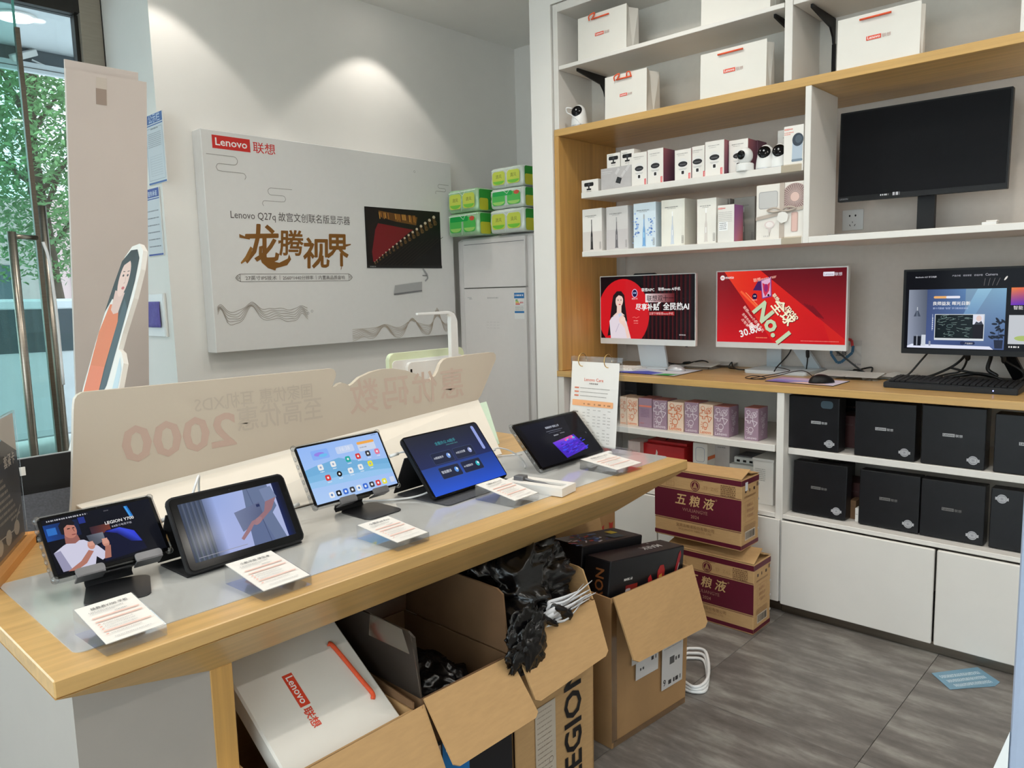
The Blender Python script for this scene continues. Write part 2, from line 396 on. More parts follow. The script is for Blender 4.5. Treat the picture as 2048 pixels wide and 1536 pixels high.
# ------------------------------------------------------------------ glazed shop front and the open glass door
M['frame'] = pm('steel_door_frame', (160, 150, 136), 0.4, 0.25, var=0.05, scale=10, stretch=(1, 1, 12))
M['darkframe'] = pm('dark_header_metal', (48, 46, 44), 0.45, 0.5, var=0.06)
YS = 4.27
w1 = slab('window_1', M['frame'], 1.470, 1.572, YS-0.05, YS+0.05, 0, ZC)
box('jamb_seam', M['darkframe'], w1, 1.5695, 1.5725, YS-0.056, YS-0.05, 0, ZC)
box('jamb_stop', M['darkframe'], w1, 1.452, 1.470, YS-0.02, YS+0.03, 0, 2.76)
hd = struct(box('window_header', M['darkframe'], w1, -2.6, 1.47, YS-0.05, YS+0.05, 2.765, ZC))
struct(box('header_rail', M['darkframe'], w1, -2.6, 1.44, YS-0.065, YS-0.05, 2.752, 2.79))
for k, x in enumerate((-2.55, -1.45, -0.30)):
    struct(box('mullion', M['frame'], w1, x, x+0.05, YS-0.04, YS+0.04, 0, 2.765))
for k, (x0, x1) in enumerate(((-2.5, -1.45), (-1.40, -0.30))):
    struct(box('pane', M['pane'], w1, x0, x1, YS-0.006, YS+0.006, 0.05, 2.765))
w2 = slab('window_added', M['frame'], -2.70, -2.62, -2.0, 2.26, 0.0, 0.06)  # unseen glazed side, added and sized for the daylight it lets in
slab('wall_light_stop', M['wall'], -2.72, -2.6, 2.26, 4.35, 0, 2.72)  # unseen infill closing the added window to keep daylight off the wall end
for y in (-2.0, -0.6, 0.8, 2.2): struct(box('mullion', M['frame'], w2, -2.70, -2.62, y, y+0.06, 0.06, 2.72))
for y0, y1 in ((-1.94, -0.6), (-0.54, 0.8), (0.86, 2.2)): struct(box('pane', M['pane'], w2, -2.666, -2.654, y0, y1, 0.06, 2.72))
struct(box('pane', M['dimpane'], w1, 1.20, 1.468, YS+0.01, YS+0.02, 0.02, 2.765))  # tinted panes added in the doorway to dim the bright street
struct(box('pane', M['dimpane'], w1, -0.25, 1.20, YS+0.03, YS+0.04, 0.02, 2.765))
# door leaf: thick greenish glass with steel edge rails and long bar handles
d1 = slab('door_1', M['doorglass'], 0.02, 1.166, YS-0.10, YS-0.088, 0.02, 2.72)
struct(box('edge_rail', M['plinth'], d1, 1.166, 1.186, YS-0.106, YS-0.082, 0.02, 2.62))
struct(box('glass_edge', pm('green_glass_edge', (96, 170, 160), 0.1), d1, 1.166, 1.174, YS-0.10, YS-0.088, 2.62, 2.74))
bm = NB(); tube(bm, [(1.05, YS-0.17, 0.25), (1.05, YS-0.17, 1.68)], 0.019, 14, False); struct(bmo('bar_handle', bm, M['steel'], d1, smooth=True))
bm = NB(); tube(bm, [(1.222, YS-0.03, 0.25), (1.222, YS-0.03, 1.82)], 0.022, 14, False); struct(bmo('bar_handle', bm, M['steel'], d1, smooth=True))
bm = NB(); tube(bm, [(1.05, YS-0.17, 1.66), (1.05, YS-0.09, 1.66)], 0.011, 12, False); tube(bm, [(1.05, YS-0.16, 1.66), (1.17, YS-0.10, 1.66)], 0.012, 12, False)
struct(bmo('handle_standoff', bm, M['steel'], d1, smooth=True))
bm = NB(); tube(bm, [(1.19, YS-0.12, 1.64), (1.205, YS-0.13, 1.55), (1.215, YS-0.13, 1.3), (1.215, YS-0.13, 0.95)], 0.007, 8)
tag(bmo('door_tie', bm, M['whitecable'], None, smooth=True), 'white cord hanging down along the glass door edge', 'cord')
# ================================================================== the street outside
M['pave'] = pm('pale_paving', (222, 222, 218), 0.7, var=0.06, scale=3)
M['soffit'] = pm('white_soffit', (222, 228, 232), 0.7, var=0.02)
M['leaf'] = pm('green_leaves', (104, 146, 92), 0.5, var=0.4, scale=1.3)
M['bark'] = pm('tree_bark', (92, 78, 66), 0.9, var=0.3, scale=12, bump=0.4)
M['carwhite'] = pm('white_car_paint', (226, 230, 234), 0.15, coat=0.6, var=0.01)
M['carsilver'] = pm('silver_car_paint', (150, 158, 166), 0.2, 0.5, coat=0.5, var=0.02)
M['carglass'] = pm('car_window_glass', (70, 84, 92), 0.06, var=0.05)
M['tyre'] = pm('tyre_rubber', (28, 28, 30), 0.8)
M['pink'] = pm('faded_pink_wall', (196, 172, 170), 0.8, var=0.05, scale=2)
slab('ground', M['pave'], -14, 16, -12, 26, -0.32, -0.13)
slab('pavement', M['pave'], -14, 16, 4.35, 26, -0.13, -0.01)
so = slab('soffit', M['soffit'], -4, 7, 4.40, 5.64, 2.95, 3.10)
struct(box('beam', pm('dark_canopy_beam', (86, 96, 104), 0.6), so, -4, 7, 5.64, 5.80, 2.858, 3.2))
struct(box('fascia', M['soffit'], so, -4, 7, 5.60, 5.64, 2.80, 2.858))
struct(box('fascia_joint', M['seam'], so, -4, 7, 5.597, 5.60, 2.822, 2.826))
t = thing('canopy_light', 'round downlight set in the white canopy over the entrance', 'light', (1.42, 5.05, 2.95))
bm = NB(); lathe(bm, [(0.09, 0), (0.11, 0), (0.11, -0.008), (0.09, -0.012)], 28); bmo('rim', bm, M['offwhite'], t)
bm = NB(); lathe(bm, [(0.092, -0.0121), (0.0919, -0.0135)], 28); bmo('lens', bm, lampmat, t)
t = thing('floodlight', 'small pale floodlight fixed to the canopy beam outside', 'light', (1.60, 5.62, 2.90))
box('housing', M['offwhite'], t, -0.085, 0.085, -0.03, 0.01, -0.02, 0.02, bev=0.006, rot=(0.3, -0.45, 0.2))
bm = NB(); tube(bm, [(0.05, 0, -0.02), (0.15, 0, -0.05), (0.3, 0, -0.08)], 0.006, 6); bmo('wire', bm, M['whitecable'], t)

def tree(x, y, h, cr, cz, n, seed, label):
    rn = random.Random(seed)
    t = thing('tree', label, 'tree', (x, y, -0.01), group='trees along the street')
    bm = NB(); tube(bm, [(0, 0, 0), (0.05, 0.02, h*0.3), (-0.04, 0.05, h*0.6), (0.1, 0, h*0.85)], [0.13, 0.10, 0.07, 0.03], 10)
    for k in range(6):
        a = rn.uniform(0, 2*PI); z = h*rn.uniform(0.35, 0.7)
        tube(bm, [(0, 0, z), (0.6*math.cos(a), 0.6*math.sin(a), z+0.5), (1.2*math.cos(a), 1.2*math.sin(a), z+0.8)], [0.035, 0.022, 0.008], 6)
    bmo('trunk', bm, M['bark'], t, smooth=True)
    V, F = [], []
    for k in range(n):
        while True:
            p = Vector((rn.uniform(-1, 1), rn.uniform(-1, 1), rn.uniform(-1, 1)))
            if p.length < 1: break
        c = Vector((p.x*cr, p.y*cr, cz + p.z*cr*1.05)); s = rn.uniform(0.035, 0.065)
        e = Euler((rn.uniform(-0.9, 0.9), rn.uniform(-0.9, 0.9), rn.uniform(0, 6.3))).to_matrix(); o = len(V)
        for q in ((-1, 0, 0), (0, -0.45, 0.12), (1, 0, 0), (0, 0.45, 0.12)): V.append(c + e @ (Vector(q)*s))
        F.append((o, o+1, o+2, o+3))
    me = bpy.data.meshes.new('foliage'); me.from_pydata([tuple(v) for v in V], [], F)
    f = mk('foliage', me, M['leaf'], t); f['kind'] = 'stuff'
tree(3.35, 11.6, 5.6, 2.3, 4.0, 26000, 1, 'leafy green street tree seen through the open glass door')
tree(8.4, 17.5, 6.5, 2.4, 4.2, 9000, 2, 'leafy tree standing farther back beyond the parked cars')

def car(x, y, rz, mat, label, h=1.42):
    t = thing('car', label, 'car', (x, y, -0.01), rz, 'cars parked outside')
    prof = [(-2.1, 0.30), (2.1, 0.30), (2.15, 0.62), (1.95, 0.80), (1.05, 0.92), (0.45, h), (-1.05, h+0.02), (-1.75, 0.98), (-2.12, 0.92)]
    bmo('body', prism(NB(), prof, -0.82, 0.82, bev=0.07), mat, t, smooth=False)
    for s in (-0.826, 0.816):
        bmo('side_window', prism(NB(), [(0.88, 0.95), (0.40, h-0.08), (-0.98, h-0.06), (-1.5, 1.0)], s, s+0.010), M['carglass'], t)
    bm = NB(); sheet(bm, [(1.06, -0.68, 0.945), (1.06, 0.68, 0.945), (0.49, 0.62, h-0.03), (0.49, -0.62, h-0.03)], 0.012); bmo('windscreen', bm, M['carglass'], t)
    for wx in (-1.3, 1.3):
        for s in (-0.80, 0.62):
            bm = NB(); vprism(bm, [(0.32*math.cos(2*PI*k/20), 0.32*math.sin(2*PI*k/20)) for k in range(20)], 0, 0.18)
            bmo('wheel', bm, M['tyre'], t, loc=(wx, s+0.18, 0.32), rot=(PI/2, 0, 0))
car(2.35, 7.6, 0.12, M['carwhite'], 'white car parked right outside the glass door', 1.38)
car(6.8, 13.6, 0.05, M['carsilver'], 'silver car parked behind the white one', 1.45)
t = thing('building', 'pale pinkish building front behind the parked cars and trees', 'building', (7.2, 24, -0.01))
box('wall', M['pink'], t, -9, 9, 0, 0.5, 0, 4.2)
for k in range(6): box('window', M['carglass'], t, -7.5+k*2.6, -6.2+k*2.6, -0.03, 0.02, 1.0, 2.4)
# ================================================================== the shelf wall
# upper white cabinet with two bays
uc = thing('upper_cabinet', 'white open wall cabinet above the oak shelf, holding white paper bags', 'cabinet', (XF, 1.0, 2.117))
def inn(parent, name, mat, x0, x1, y0, y1, z0, z1, bev=0.0015, label=None):
    l = parent.location
    return box(name, mat, parent, x0-l.x, x1-l.x, y0-l.y, y1-l.y, z0-l.z, z1-l.z, bev, label, seg=1)
XU = 3.21
inn(uc, 'side_panel', M['white'], XF, XU, 2.390, 2.419, 2.117, 2.690)
inn(uc, 'top_panel', M['white'], XF, XU, -0.30, 2.390, 2.652, 2.690)
inn(uc, 'divider', M['white'], XF, XU, 1.250, 1.281, 2.117, 2.652)
inn(uc, 'divider', M['white'], XF, XU, 0.488, 0.519, 2.117, 2.652)
inn(uc, 'back_panel', M['cab_back'], XU, XU+0.012, -0.30, 2.419, 2.117, 2.690)
inn(uc, 'shelf_board', M['white'], XF, XU, 1.283, 2.386, 2.388, 2.406)
inn(uc, 'shelf_board', M['white'], XF, XU, 0.521, 1.248, 2.388, 2.406)
inn(uc, 'shelf_board', M['white'], XF, XU, -0.28, 0.486, 2.388, 2.406)
def bracket(y, z, label):
    t = thing('shelf_bracket', label, 'bracket', (XU, y, z), RX, 'black shelf brackets')
    bm = NB(); P = [(-0.235, -0.003), (-0.235, -0.016), (-0.05, -0.045), (-0.022, -0.075), (-0.014, -0.10), (-0.001, -0.10), (-0.001, -0.003)]
    a = [bm.verts.new((-0.004, x, zz)) for x, zz in P]; b = [bm.verts.new((0.004, x, zz)) for x, zz in P]
    bm.faces.new(a); bm.faces.new(b[::-1])
    for i in range(len(P)): bm.faces.new((a[i], b[i], b[(i+1) % len(P)], a[(i+1) % len(P)]))
    bmo('arm', bm, M['black'], t); box('wall_rail', M['black'], t, -0.007, 0.007, -0.009, -0.001, z and 2.118-z, -0.10)
bracket(2.30, 2.388, 'black shelf bracket at the left end of the upper white cabinet')
bracket(1.335, 2.388, 'black shelf bracket under the white shelf, left of the middle divider')
bracket(1.192, 2.388, 'black shelf bracket just right of the middle divider, above the widest bag')

# oak side panel and long oak shelf
tag(box('oak_side_panel', M['oakZ'], None, XF, 3.42, 2.395, 2.422, 0.9457, 2.0837, 0.0015, seg=1), 'tall light oak side panel at the left end of the shelf wall', 'panel')
tag(box('oak_shelf', M['oakY'], None, XF, 3.42, -0.30, 2.422, 2.084, 2.1165, 0.0015, seg=1), 'long thick light oak shelf running over the computers below the white bags', 'shelf')
slab('wall_shelf_back', M['grey_back'], 3.55, 3.57, -0.30, 2.43, 0.918, 1.55)
slab('wall_shelf_upper', M['grey_back'], 3.425, 3.57, -0.30, 2.43, 1.5275, 2.66)
# white boards hung below it
XS = 3.21
tag(box('shelf_board', M['white'], None, XF, XS, 1.200, 2.262, 1.7765, 1.8033, 0.0015, seg=1), 'white shelf carrying the camera cartons', 'shelf')
tag(box('shelf_board', M['white'], None, XF, XS, 1.1965, 2.262, 1.5025, 1.5273, 0.0015, seg=1), 'white shelf carrying the toothbrush cartons', 'shelf')
tag(box('divider', M['white'], None, XF, XS, 1.173, 1.196, 1.5025, 2.0838, 0.0015, seg=1), 'white upright board left of the switched-off monitor', 'panel')
tag(box('shelf_board', M['white'], None, XF, 3.424, -0.28, 1.1728, 1.5025, 1.5265, 0.0015, seg=1), 'white shelf carrying the switched-off monitor', 'shelf')

# countertop
ct = thing('countertop', 'long light oak counter carrying the three desktop computers', 'counter', (XF, 1.0, 0.918))
inn(ct, 'top_board', M['oakY'], XF, 3.549, -0.30, 2.422, 0.918, 0.9445, 0.002)
inn(ct, 'front_edge', M['oakY'], XF-0.004, XF, -0.30, 2.436, 0.9165, 0.9455, 0.0015)

# base cabinets
def base(label, y0, y1, doors, lower_top):
    t = thing('base_cabinet', label, 'cabinet', (XF, (y0+y1)/2, 0))
    return t
bl = base('white open base cabinet left of the divider, behind the display table', 1.271, 2.425, None, 0)
inn(bl, 'side_panel', M['white'], XF, 3.59, 2.388, 2.425, 0.046, 0.9175)
inn(bl, 'divider', M['white'], XF, 3.59, 1.257, 1.287, 0.046, 0.9175)
inn(bl, 'back_panel', M['cab_back'], 3.45, 3.46, 1.287, 2.388, 0.046, 0.9175)
inn(bl, 'shelf_board', M['white'], XF, 3.45, 1.293, 2.385, 0.672, 0.700)
inn(bl, 'bottom_board', M['white'], XF, 3.45, 1.287, 2.388, 0.398, 0.418)
inn(bl, 'door', M['white'], XF-0.016, XF-0.001, 1.840, 2.386, 0.050, 0.396)
inn(bl, 'door', M['white'], XF-0.016, XF-0.001, 1.262, 1.834, 0.050, 0.396)
inn(bl, 'plinth', M['plinth'], XF+0.02, XF+0.03, 1.26, 2.42, 0.0, 0.046)
br = base('white base cabinet with closed doors below black laptop cartons', -0.3, 1.257, None, 0)
inn(br, 'back_panel', M['cab_back'], 3.45, 3.46, -0.30, 1.256, 0.046, 0.9175)
inn(br, 'side_panel', M['white'], XF, 3.59, -0.30, -0.272, 0.046, 0.9175)
inn(br, 'shelf_board', M['white'], 2.985, 3.45, -0.272, 1.255, 0.662, 0.6875)
inn(br, 'bottom_board', M['white'], XF, 3.45, -0.272, 1.256, 0.400, 0.4175)
inn(br, 'door', M['white'], XF-0.016, XF-0.001, 0.692, 1.254, 0.042, 0.395, 0.003)
inn(br, 'door', M['white'], XF-0.016, XF-0.001, 0.120, 0.684, 0.042, 0.395, 0.003)
inn(br, 'plinth', M['plinth'], XF+0.012, XF+0.024, -0.30, 1.258, 0.0, 0.042)

# ------------------------------------------------------------------ shelf goods
SH = 1.0   # goods are laid out at SH times their size and distance
def carton(name, label, cat, X, Y0, Y1, z0, h, d, mat, group=None, tilt=0.0, turn=0.0, bev=0.0015):
    """box whose front faces the aisle between Y0 (left in view) and Y1; returns thing, width"""
    t = thing(name, label, cat, (X/SH, (Y0+Y1)/2/SH, z0), RX+turn, group); w = Y0-Y1
    if SH != 1: t.scale = (1/SH,)*3
    box('body', mat, t, -w/2, w/2, 0, d, 0, h, bev, rot=(tilt, 0, 0))
    return t, w
def frontprint(t, cv, tilt=0.0, name='print', mat='print', y=-0.0006, x=0, z=0, label=None):
    return cv.build(name, t, mat, (x, y, z), (tilt, 0, 0), label)
def sideprint(t, cv, w, name='side_print', mat='print'):
    return cv.build(name, t, mat, (w/2+0.0006, 0, 0), (0, 0, PI/2))

GRY = (120, 116, 114)
# --- upper shelf of the oak frame: webcam and camera cartons
ZA = 1.8037; SH = kA = 3.18/2.99
def A(v): return v*kA
def webcam_art(cv, w, h, cx=None, cz=None, s=1.0):
    cx = 0 if cx is None else cx; cz = h*0.55 if cz is None else cz
    cv.rect(cx-0.028*s, cx+0.028*s, cz, cz+0.018*s, BK, 0.006*s); cv.ell(cx, cz+0.009*s, 0.006*s, 0.006*s, (60, 60, 66)); cv.rect(cx-0.004*s, cx+0.004*s, cz-0.012*s, cz, BK); cv.rect(cx-0.014*s, cx+0.014*s, cz-0.018*s, cz-0.010*s, BK, 0.003*s)
t, w = carton('webcam_carton', 'small low white webcam carton at the left end of the camera shelf', 'box', 3.18, A(2.295), A(2.197), ZA, 0.067, 0.06, M['paper'], 'webcam cartons')
cv = Canvas(); webcam_art(cv, w, 0.067, -0.005, 0.034, 1.05); cv.bars(-0.02, 0.012, 0.008, 0.003, GRY, 1); frontprint(t, cv)
t, w = carton('webcam_carton', 'wide pale grey carton with a tilted dark square picture, two small cartons on top', 'box', 3.18, A(2.180), A(2.010), ZA, 0.1095, 0.09, pm('pale_grey_board', (186, 182, 182), 0.5), 'webcam cartons')
cv = Canvas()
for (x, z) in ((0.0, 0.075), (0.035, 0.06), (0.06, 0.085)): cv.line([(x, z), (x+0.02, z+0.025)], 0.014, (206, 203, 203))
cv.poly([(-0.002, 0.035), (0.010, 0.062), (0.036, 0.052), (0.026, 0.026)], (46, 46, 48)); cv.bars(-0.085, -0.02, 0.09, 0.004, (212, 210, 210), 2); cv.bars(-0.085, -0.03, 0.082, 0.003, (212, 210, 210), 3); frontprint(t, cv)
for y0, y1, z, lab in ((2.148, 2.074, ZA+0.1031, 'small white webcam carton, left of the two standing on the wide grey carton'), (2.070, 1.997, ZA+0.1031, 'small white webcam carton, right of the two standing on the wide grey carton')):
    t, w = carton('webcam_carton', lab, 'box', 3.185, A(y0), A(y1), z, 0.068 if y0 > 2.1 else 0.074, 0.06, M['paper'], 'webcam cartons')
    cv = Canvas(); webcam_art(cv, w, 0.068, 0, 0.036, 1.0); cv.bars(-0.03, 0.0, 0.058, 0.0025, GRY, 4); cv.bars(-0.012, 0.012, 0.01, 0.0025, GRY, 5); frontprint(t, cv)
def camera_art(cv, w, h, k):
    cv.bars(-w*0.36, w*0.30, h*0.86, 0.0034, (150, 146, 144), k); cv.bars(-w*0.3, w*0.1, h*0.81, 0.0024, (170, 166, 164), k+1)
    cz = h*0.46; s = w/0.09
    cv.ell(0, cz+0.016*s, 0.026*s, 0.024*s, (226, 224, 222)); cv.ell(0, cz+0.012*s, 0.0255*s, 0.013*s, (34, 32, 36)); cv.rect(-0.016*s, 0.016*s, cz+0.008*s, cz+0.013*s, (90, 88, 92))
    cv.ell(0, cz-0.008*s, 0.024*s, 0.010*s, (206, 204, 202), a0=180, a1=360); cv.rect(-0.012*s, 0.012*s, cz-0.040*s, cz-0.016*s, (236, 234, 232), 0.005*s); cv.rect(-0.007*s, 0.007*s, cz-0.036*s, cz-0.020*s, (40, 36, 38), 0.003*s)
    cv.rect(w/2-0.013, w/2-0.003, 0.006, 0.034, (222, 90, 92)); cv.text('Lenovo', w/2-0.005, 0.009, 0.010, WH, rot=PI/2, fit=0.022)
PUR = pm('purple_carton_board', (126, 84, 104), 0.5, var=0.12, scale=9); M['purple_board'] = PUR
cams = [(2.008, 1.926, 3.18, 0.160, 'robot camera carton, first of the tall ones, against the wide grey carton'),
        (1.923, 1.842, 3.178, 0.164, 'robot camera carton with a purple side facing right, second tall one from left'),
        (1.784, 1.704, 3.19, 0.143, 'robot camera carton with gap at its left, dark camera picture'),
        (1.700, 1.640, 3.195, 0.148, 'narrow-looking robot camera carton between two larger ones'),
        (1.638, 1.551, 3.165, 0.153, 'robot camera carton standing foremost in the middle of the row'),
        (1.530, 1.446, 3.20, 0.148, 'robot camera carton half behind the small round camera')]
for k, (y0, y1, X, h, lab) in enumerate(cams):
    f = X/2.99
    t, w = carton('camera_carton', lab, 'box', X, y0*f, y1*f, ZA, h, 0.105 if k != 5 else 0.12, M['paper'], 'white robot camera cartons')
    cv = Canvas(); camera_art(cv, 0.085, h, k*3); frontprint(t, cv, x=0 if w > 0.075 else -0.004)
    sc = Canvas(); sc.gquad(0.001, 0.104, 0.001, h-0.001, (176, 104, 110), (120, 76, 100), (84, 52, 74), (110, 60, 84)); sideprint(t, sc, w)
t, w = carton('camera_carton', 'dark red-brown side of a camera carton deep behind the round cameras', 'box', 3.29, 1.64, 1.545, ZA, 0.15, 0.09, M['purple_board'], 'white robot camera cartons'); frontprint(t, (lambda c: (c.bars(-0.03, 0.03, 0.12, 0.004, (150, 110, 120), 1), c)[1])(Canvas()))
t, w = carton('camera_carton', 'plain white carton standing behind the two white egg cameras', 'box', 3.29, 1.455, 1.365, ZA, 0.175, 0.08, M['paper'], 'white robot camera cartons')
cv = Canvas(); cv.bars(-0.02, 0.03, 0.14, 0.0035, GRY, 8); frontprint(t, cv)
# little displayed cameras
def egg_camera(X, y, z, s, label, rz=0.0, cableside=0):
    t = thing('security_camera', label, 'camera', (X/SH, y/SH, z), RX+rz, 'white egg-shaped security cameras')
    bm = NB(); lathe(bm, [(0.036*s, 0), (0.038*s, 0.008*s), (0.036*s, 0.030*s), (0.031*s, 0.060*s), (0.024*s, 0.082*s), (0.012*s, 0.094*s), (0.002*s, 0.097*s)], 24)
    bmo('body', bm, M['offwhite'], t, smooth=True)
    bm = NB(); ballz(bm, (0, 0, 0), 0.024*s, 0.008*s, 0.026*s); bmo('face', bm, M['black_gloss'], t, (0.004*s, -0.0245*s, 0.066*s), (-0.42, 0.45, 0.2), smooth=True)
    bm = NB(); ballz(bm, (0, 0, 0), 0.004*s, 0.002*s, 0.004*s, 10, 6); bmo('lens', bm, M['silver'], t, (0.006*s, -0.032*s, 0.07*s), smooth=True)
    bm = NB(); lathe(bm, [(0.0385*s, 0), (0.0385*s, 0.006*s)], 24); bmo('base_ring', bm, M['silver'], t)
    return t
egg_camera(3.185, A(1.372), ZA, 1.02, 'white egg-shaped camera, second of the cameras from the round one')
egg_camera(3.20, A(1.318), ZA, 1.02, 'white egg-shaped camera half hidden by the last white carton')
t = thing('security_camera', 'small white camera with a round ball head on a cylinder base', 'camera', (2.968, 1.447, ZA), RX); t.scale = (1/SH,)*3
bm = NB(); lathe(bm, [(0.036, 0), (0.038, 0.004), (0.037, 0.030), (0.033, 0.034)], 24); bmo('base', bm, M['offwhite'], t, smooth=False)
bm = NB(); ballz(bm, (0.0, 0, 0.066), 0.033, 0.033, 0.036); bmo('head', bm, M['offwhite'], t, smooth=True)
bm = NB(); ballz(bm, (0, 0, 0), 0.019, 0.006, 0.019); bmo('lens', bm, M['black_gloss'], t, (-0.004, -0.031, 0.068), (0, 0, -0.1), smooth=True)
t, w = carton('camera_carton', 'white carton with orange words and a blue-grey camera picture, beside the divider', 'box', 3.14, 1.352+0.010, 1.268+0.012, ZA, 0.156, 0.07, M['paper'])
cv = Canvas(); logo(cv, -0.038, 0.140, 0.006, (226, 110, 90)); cv.bars(-0.038, 0.0, 0.128, 0.0035, (230, 140, 120), 3); cv.bars(-0.038, -0.012, 0.121, 0.0035, (230, 140, 120), 4)
cv.poly([(-0.006, 0.02), (0.036, 0.02), (0.038, 0.09), (0.026, 0.112), (0.006, 0.112), (-0.004, 0.09)], (176, 190, 204)); cv.ell(0.018, 0.098, 0.023, 0.026, (56, 66, 78)); cv.ell(0.021, 0.10, 0.014, 0.016, (80, 92, 104)); cv.rect(-0.007, 0.038, 0.012, 0.022, (120, 136, 152), 0.004)
frontprint(t, cv)

# --- toothbrush cartons on the shelf below
ZB = 1.5277; SH = kB = 3.17/2.99
def B(v): return v*kB
def brush_art(cv, w, h, c1, k):
    cv.bars(-w*0.34, w*0.22, h*0.83, 0.0036, GRY, k); cv.bars(-w*0.22, w*0.12, h*0.80, 0.0026, (160, 156, 154), k+1)
    x = -0.002; cv.poly([(x-0.008, 0.014), (x+0.008, 0.014), (x+0.006, 0.088), (x+0.0025, 0.105), (x+0.0018, 0.150), (x-0.0018, 0.150), (x-0.0025, 0.105), (x-0.006, 0.088)], c1)
    cv.rect(x-0.003, x+0.0025, 0.138, 0.160, (min(255, c1[0]+60),)*3, 0.001); cv.rect(x-0.010, x+0.010, 0.010, 0.014, c1); cv.rect(x-0.0015, x+0.0015, 0.05, 0.075, (min(255, c1[0]+70), min(255, c1[1]+70), min(255, c1[2]+70)))
    cv.line([(w/2-0.014, 0.012), (w/2-0.006, 0.012), (w/2-0.006, 0.046), (w/2-0.014, 0.046)], 0.0012, GRY, True); cv.text('Lenovo', w/2-0.008, 0.016, 0.008, GRY, rot=PI/2, fit=0.026)
tb = [(2.293, 2.178, 0.214, (54, 50, 50), (238, 234, 229), 'white electric toothbrush carton at the left end of the lower row, dark brush pictured'),
      (2.152, 2.030, 0.212, (110, 106, 110), (214, 210, 208), 'greyish electric toothbrush carton, second in the lower row'),
      (1.999, 1.881, 0.214, (120, 170, 220), (218, 232, 242), 'light blue toothbrush carton with blue blossoms'),
      (1.852, 1.735, 0.215, (206, 214, 226), (232, 228, 216), 'cream toothbrush carton wrapped in film with a pale brush'),
      (1.675, 1.585, 0.202, (216, 208, 202), (238, 234, 226), 'cream toothbrush carton right of the wide gap, pale pink brush')]
for k, (y0, y1, h, c1, c2, lab) in enumerate(tb):
    t, w = carton('toothbrush_carton', lab, 'box', 3.17, B(y0), B(y1), ZB, h, 0.075 if k < 3 else 0.11, pm('carton_board_%d' % k, c2, 0.5, var=0.012), 'electric toothbrush cartons')
    cv = Canvas()
    if k == 2:
        rn = random.Random(3)
        for q in range(46):
            cx = rn.choice((-0.045, 0.04)) + rn.gauss(0, 0.010); cz = 0.105 + rn.gauss(0, 0.035); cv.ell(cx, cz, rn.uniform(0.002, 0.006), rn.uniform(0.002, 0.005), rn.choice(((112, 150, 214), (146, 182, 230), (96, 130, 196))), 8)
    brush_art(cv, w, h, c1, k*5)
    if k in (0, 1): cv.rect(-w/2+0.001, w/2-0.001, 0.001, 0.10, (224, 216, 211) if k == 0 else (206, 200, 200)); brush_art(cv, w, h, c1, k*5)
    frontprint(t, cv)
    if k == 3: t.children[0].data.materials[0].node_tree.nodes['Principled BSDF'].inputs['Coat Weight'].default_value = 0.8
t, w = carton('gadget_carton', 'small white carton with a barcode label and a purple-to-pink right side', 'box', 3.13, 1.652, 1.574, ZB, 0.160, 0.085, M['paper'])
cv = Canvas(); logo(cv, -0.036, 0.143, 0.006, (226, 90, 80)); cv.rect(-0.032, 0.010, 0.050, 0.088, (246, 246, 246))
for q in range(4): cv.bars(-0.029, 0.004, 0.080-0.008*q, 0.0035, (70, 70, 70), q)
for q in range(6): cv.bars(-0.034, 0.03, 0.128-0.008*q, 0.002, (170, 168, 166), q+9)
frontprint(t, cv)
sc = Canvas(); sc.gquad(0.001, 0.084, 0.001, 0.159, (150, 92, 150), (176, 120, 176), (226, 130, 120), (206, 132, 170)); sideprint(t, sc, w)
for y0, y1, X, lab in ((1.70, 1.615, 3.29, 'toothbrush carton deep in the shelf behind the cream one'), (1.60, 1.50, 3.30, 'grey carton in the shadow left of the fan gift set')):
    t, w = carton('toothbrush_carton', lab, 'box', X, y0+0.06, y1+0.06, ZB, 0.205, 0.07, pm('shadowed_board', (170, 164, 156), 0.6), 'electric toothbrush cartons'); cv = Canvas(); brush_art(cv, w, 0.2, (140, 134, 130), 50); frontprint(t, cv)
# gift set with fan and ribbon
t, w = carton('gift_box', 'pale gift box with handheld fan, square frame and beige ribbon bow', 'box', 3.135, 1.475, 1.266, ZB, 0.226, 0.06, pm('cream_gift_board', (230, 224, 216), 0.5, var=0.012))
cv = Canvas(); cv.rect(-0.092, -0.012, 0.128, 0.196, (196, 194, 192), 0.008); cv.line(rrect(-0.092, -0.012, 0.128, 0.196, 0.008), 0.003, (168, 166, 166), True)
cv.ell(0.062, 0.165, 0.055, 0.055, (142, 118, 114), 36)
for k in range(36):
    a = 2*PI*k/36; cv.line([(0.062+0.020*math.cos(a), 0.165+0.020*math.sin(a)), (0.062+0.053*math.cos(a), 0.165+0.053*math.sin(a))], 0.0022, (206, 182, 176))
cv.ring(0.062, 0.165, 0.054, 0.003, (186, 160, 154), 36); cv.ell(0.062, 0.165, 0.019, 0.019, (222, 190, 180))
cv.rect(0.048, 0.076, 0.024, 0.104, (198, 164, 154), 0.006); cv.rect(0.052, 0.072, 0.026, 0.100, (222, 186, 176), 0.006)
cv.ell(-0.045, 0.06, 0.022, 0.016, (222, 206, 202)); cv.ell(-0.045, 0.06, 0.016, 0.011, (238, 230, 226)); cv.rect(-0.049, -0.041, 0.028, 0.048, (214, 202, 198)); cv.line([(-0.045, 0.028), (-0.045, 0.014)], 0.002, (150, 140, 136)); cv.bars(-0.07, -0.045, 0.010, 0.006, (200, 194, 190), 3)
frontprint(t, cv)
rib = pm('beige_ribbon', (186, 172, 160), 0.5)
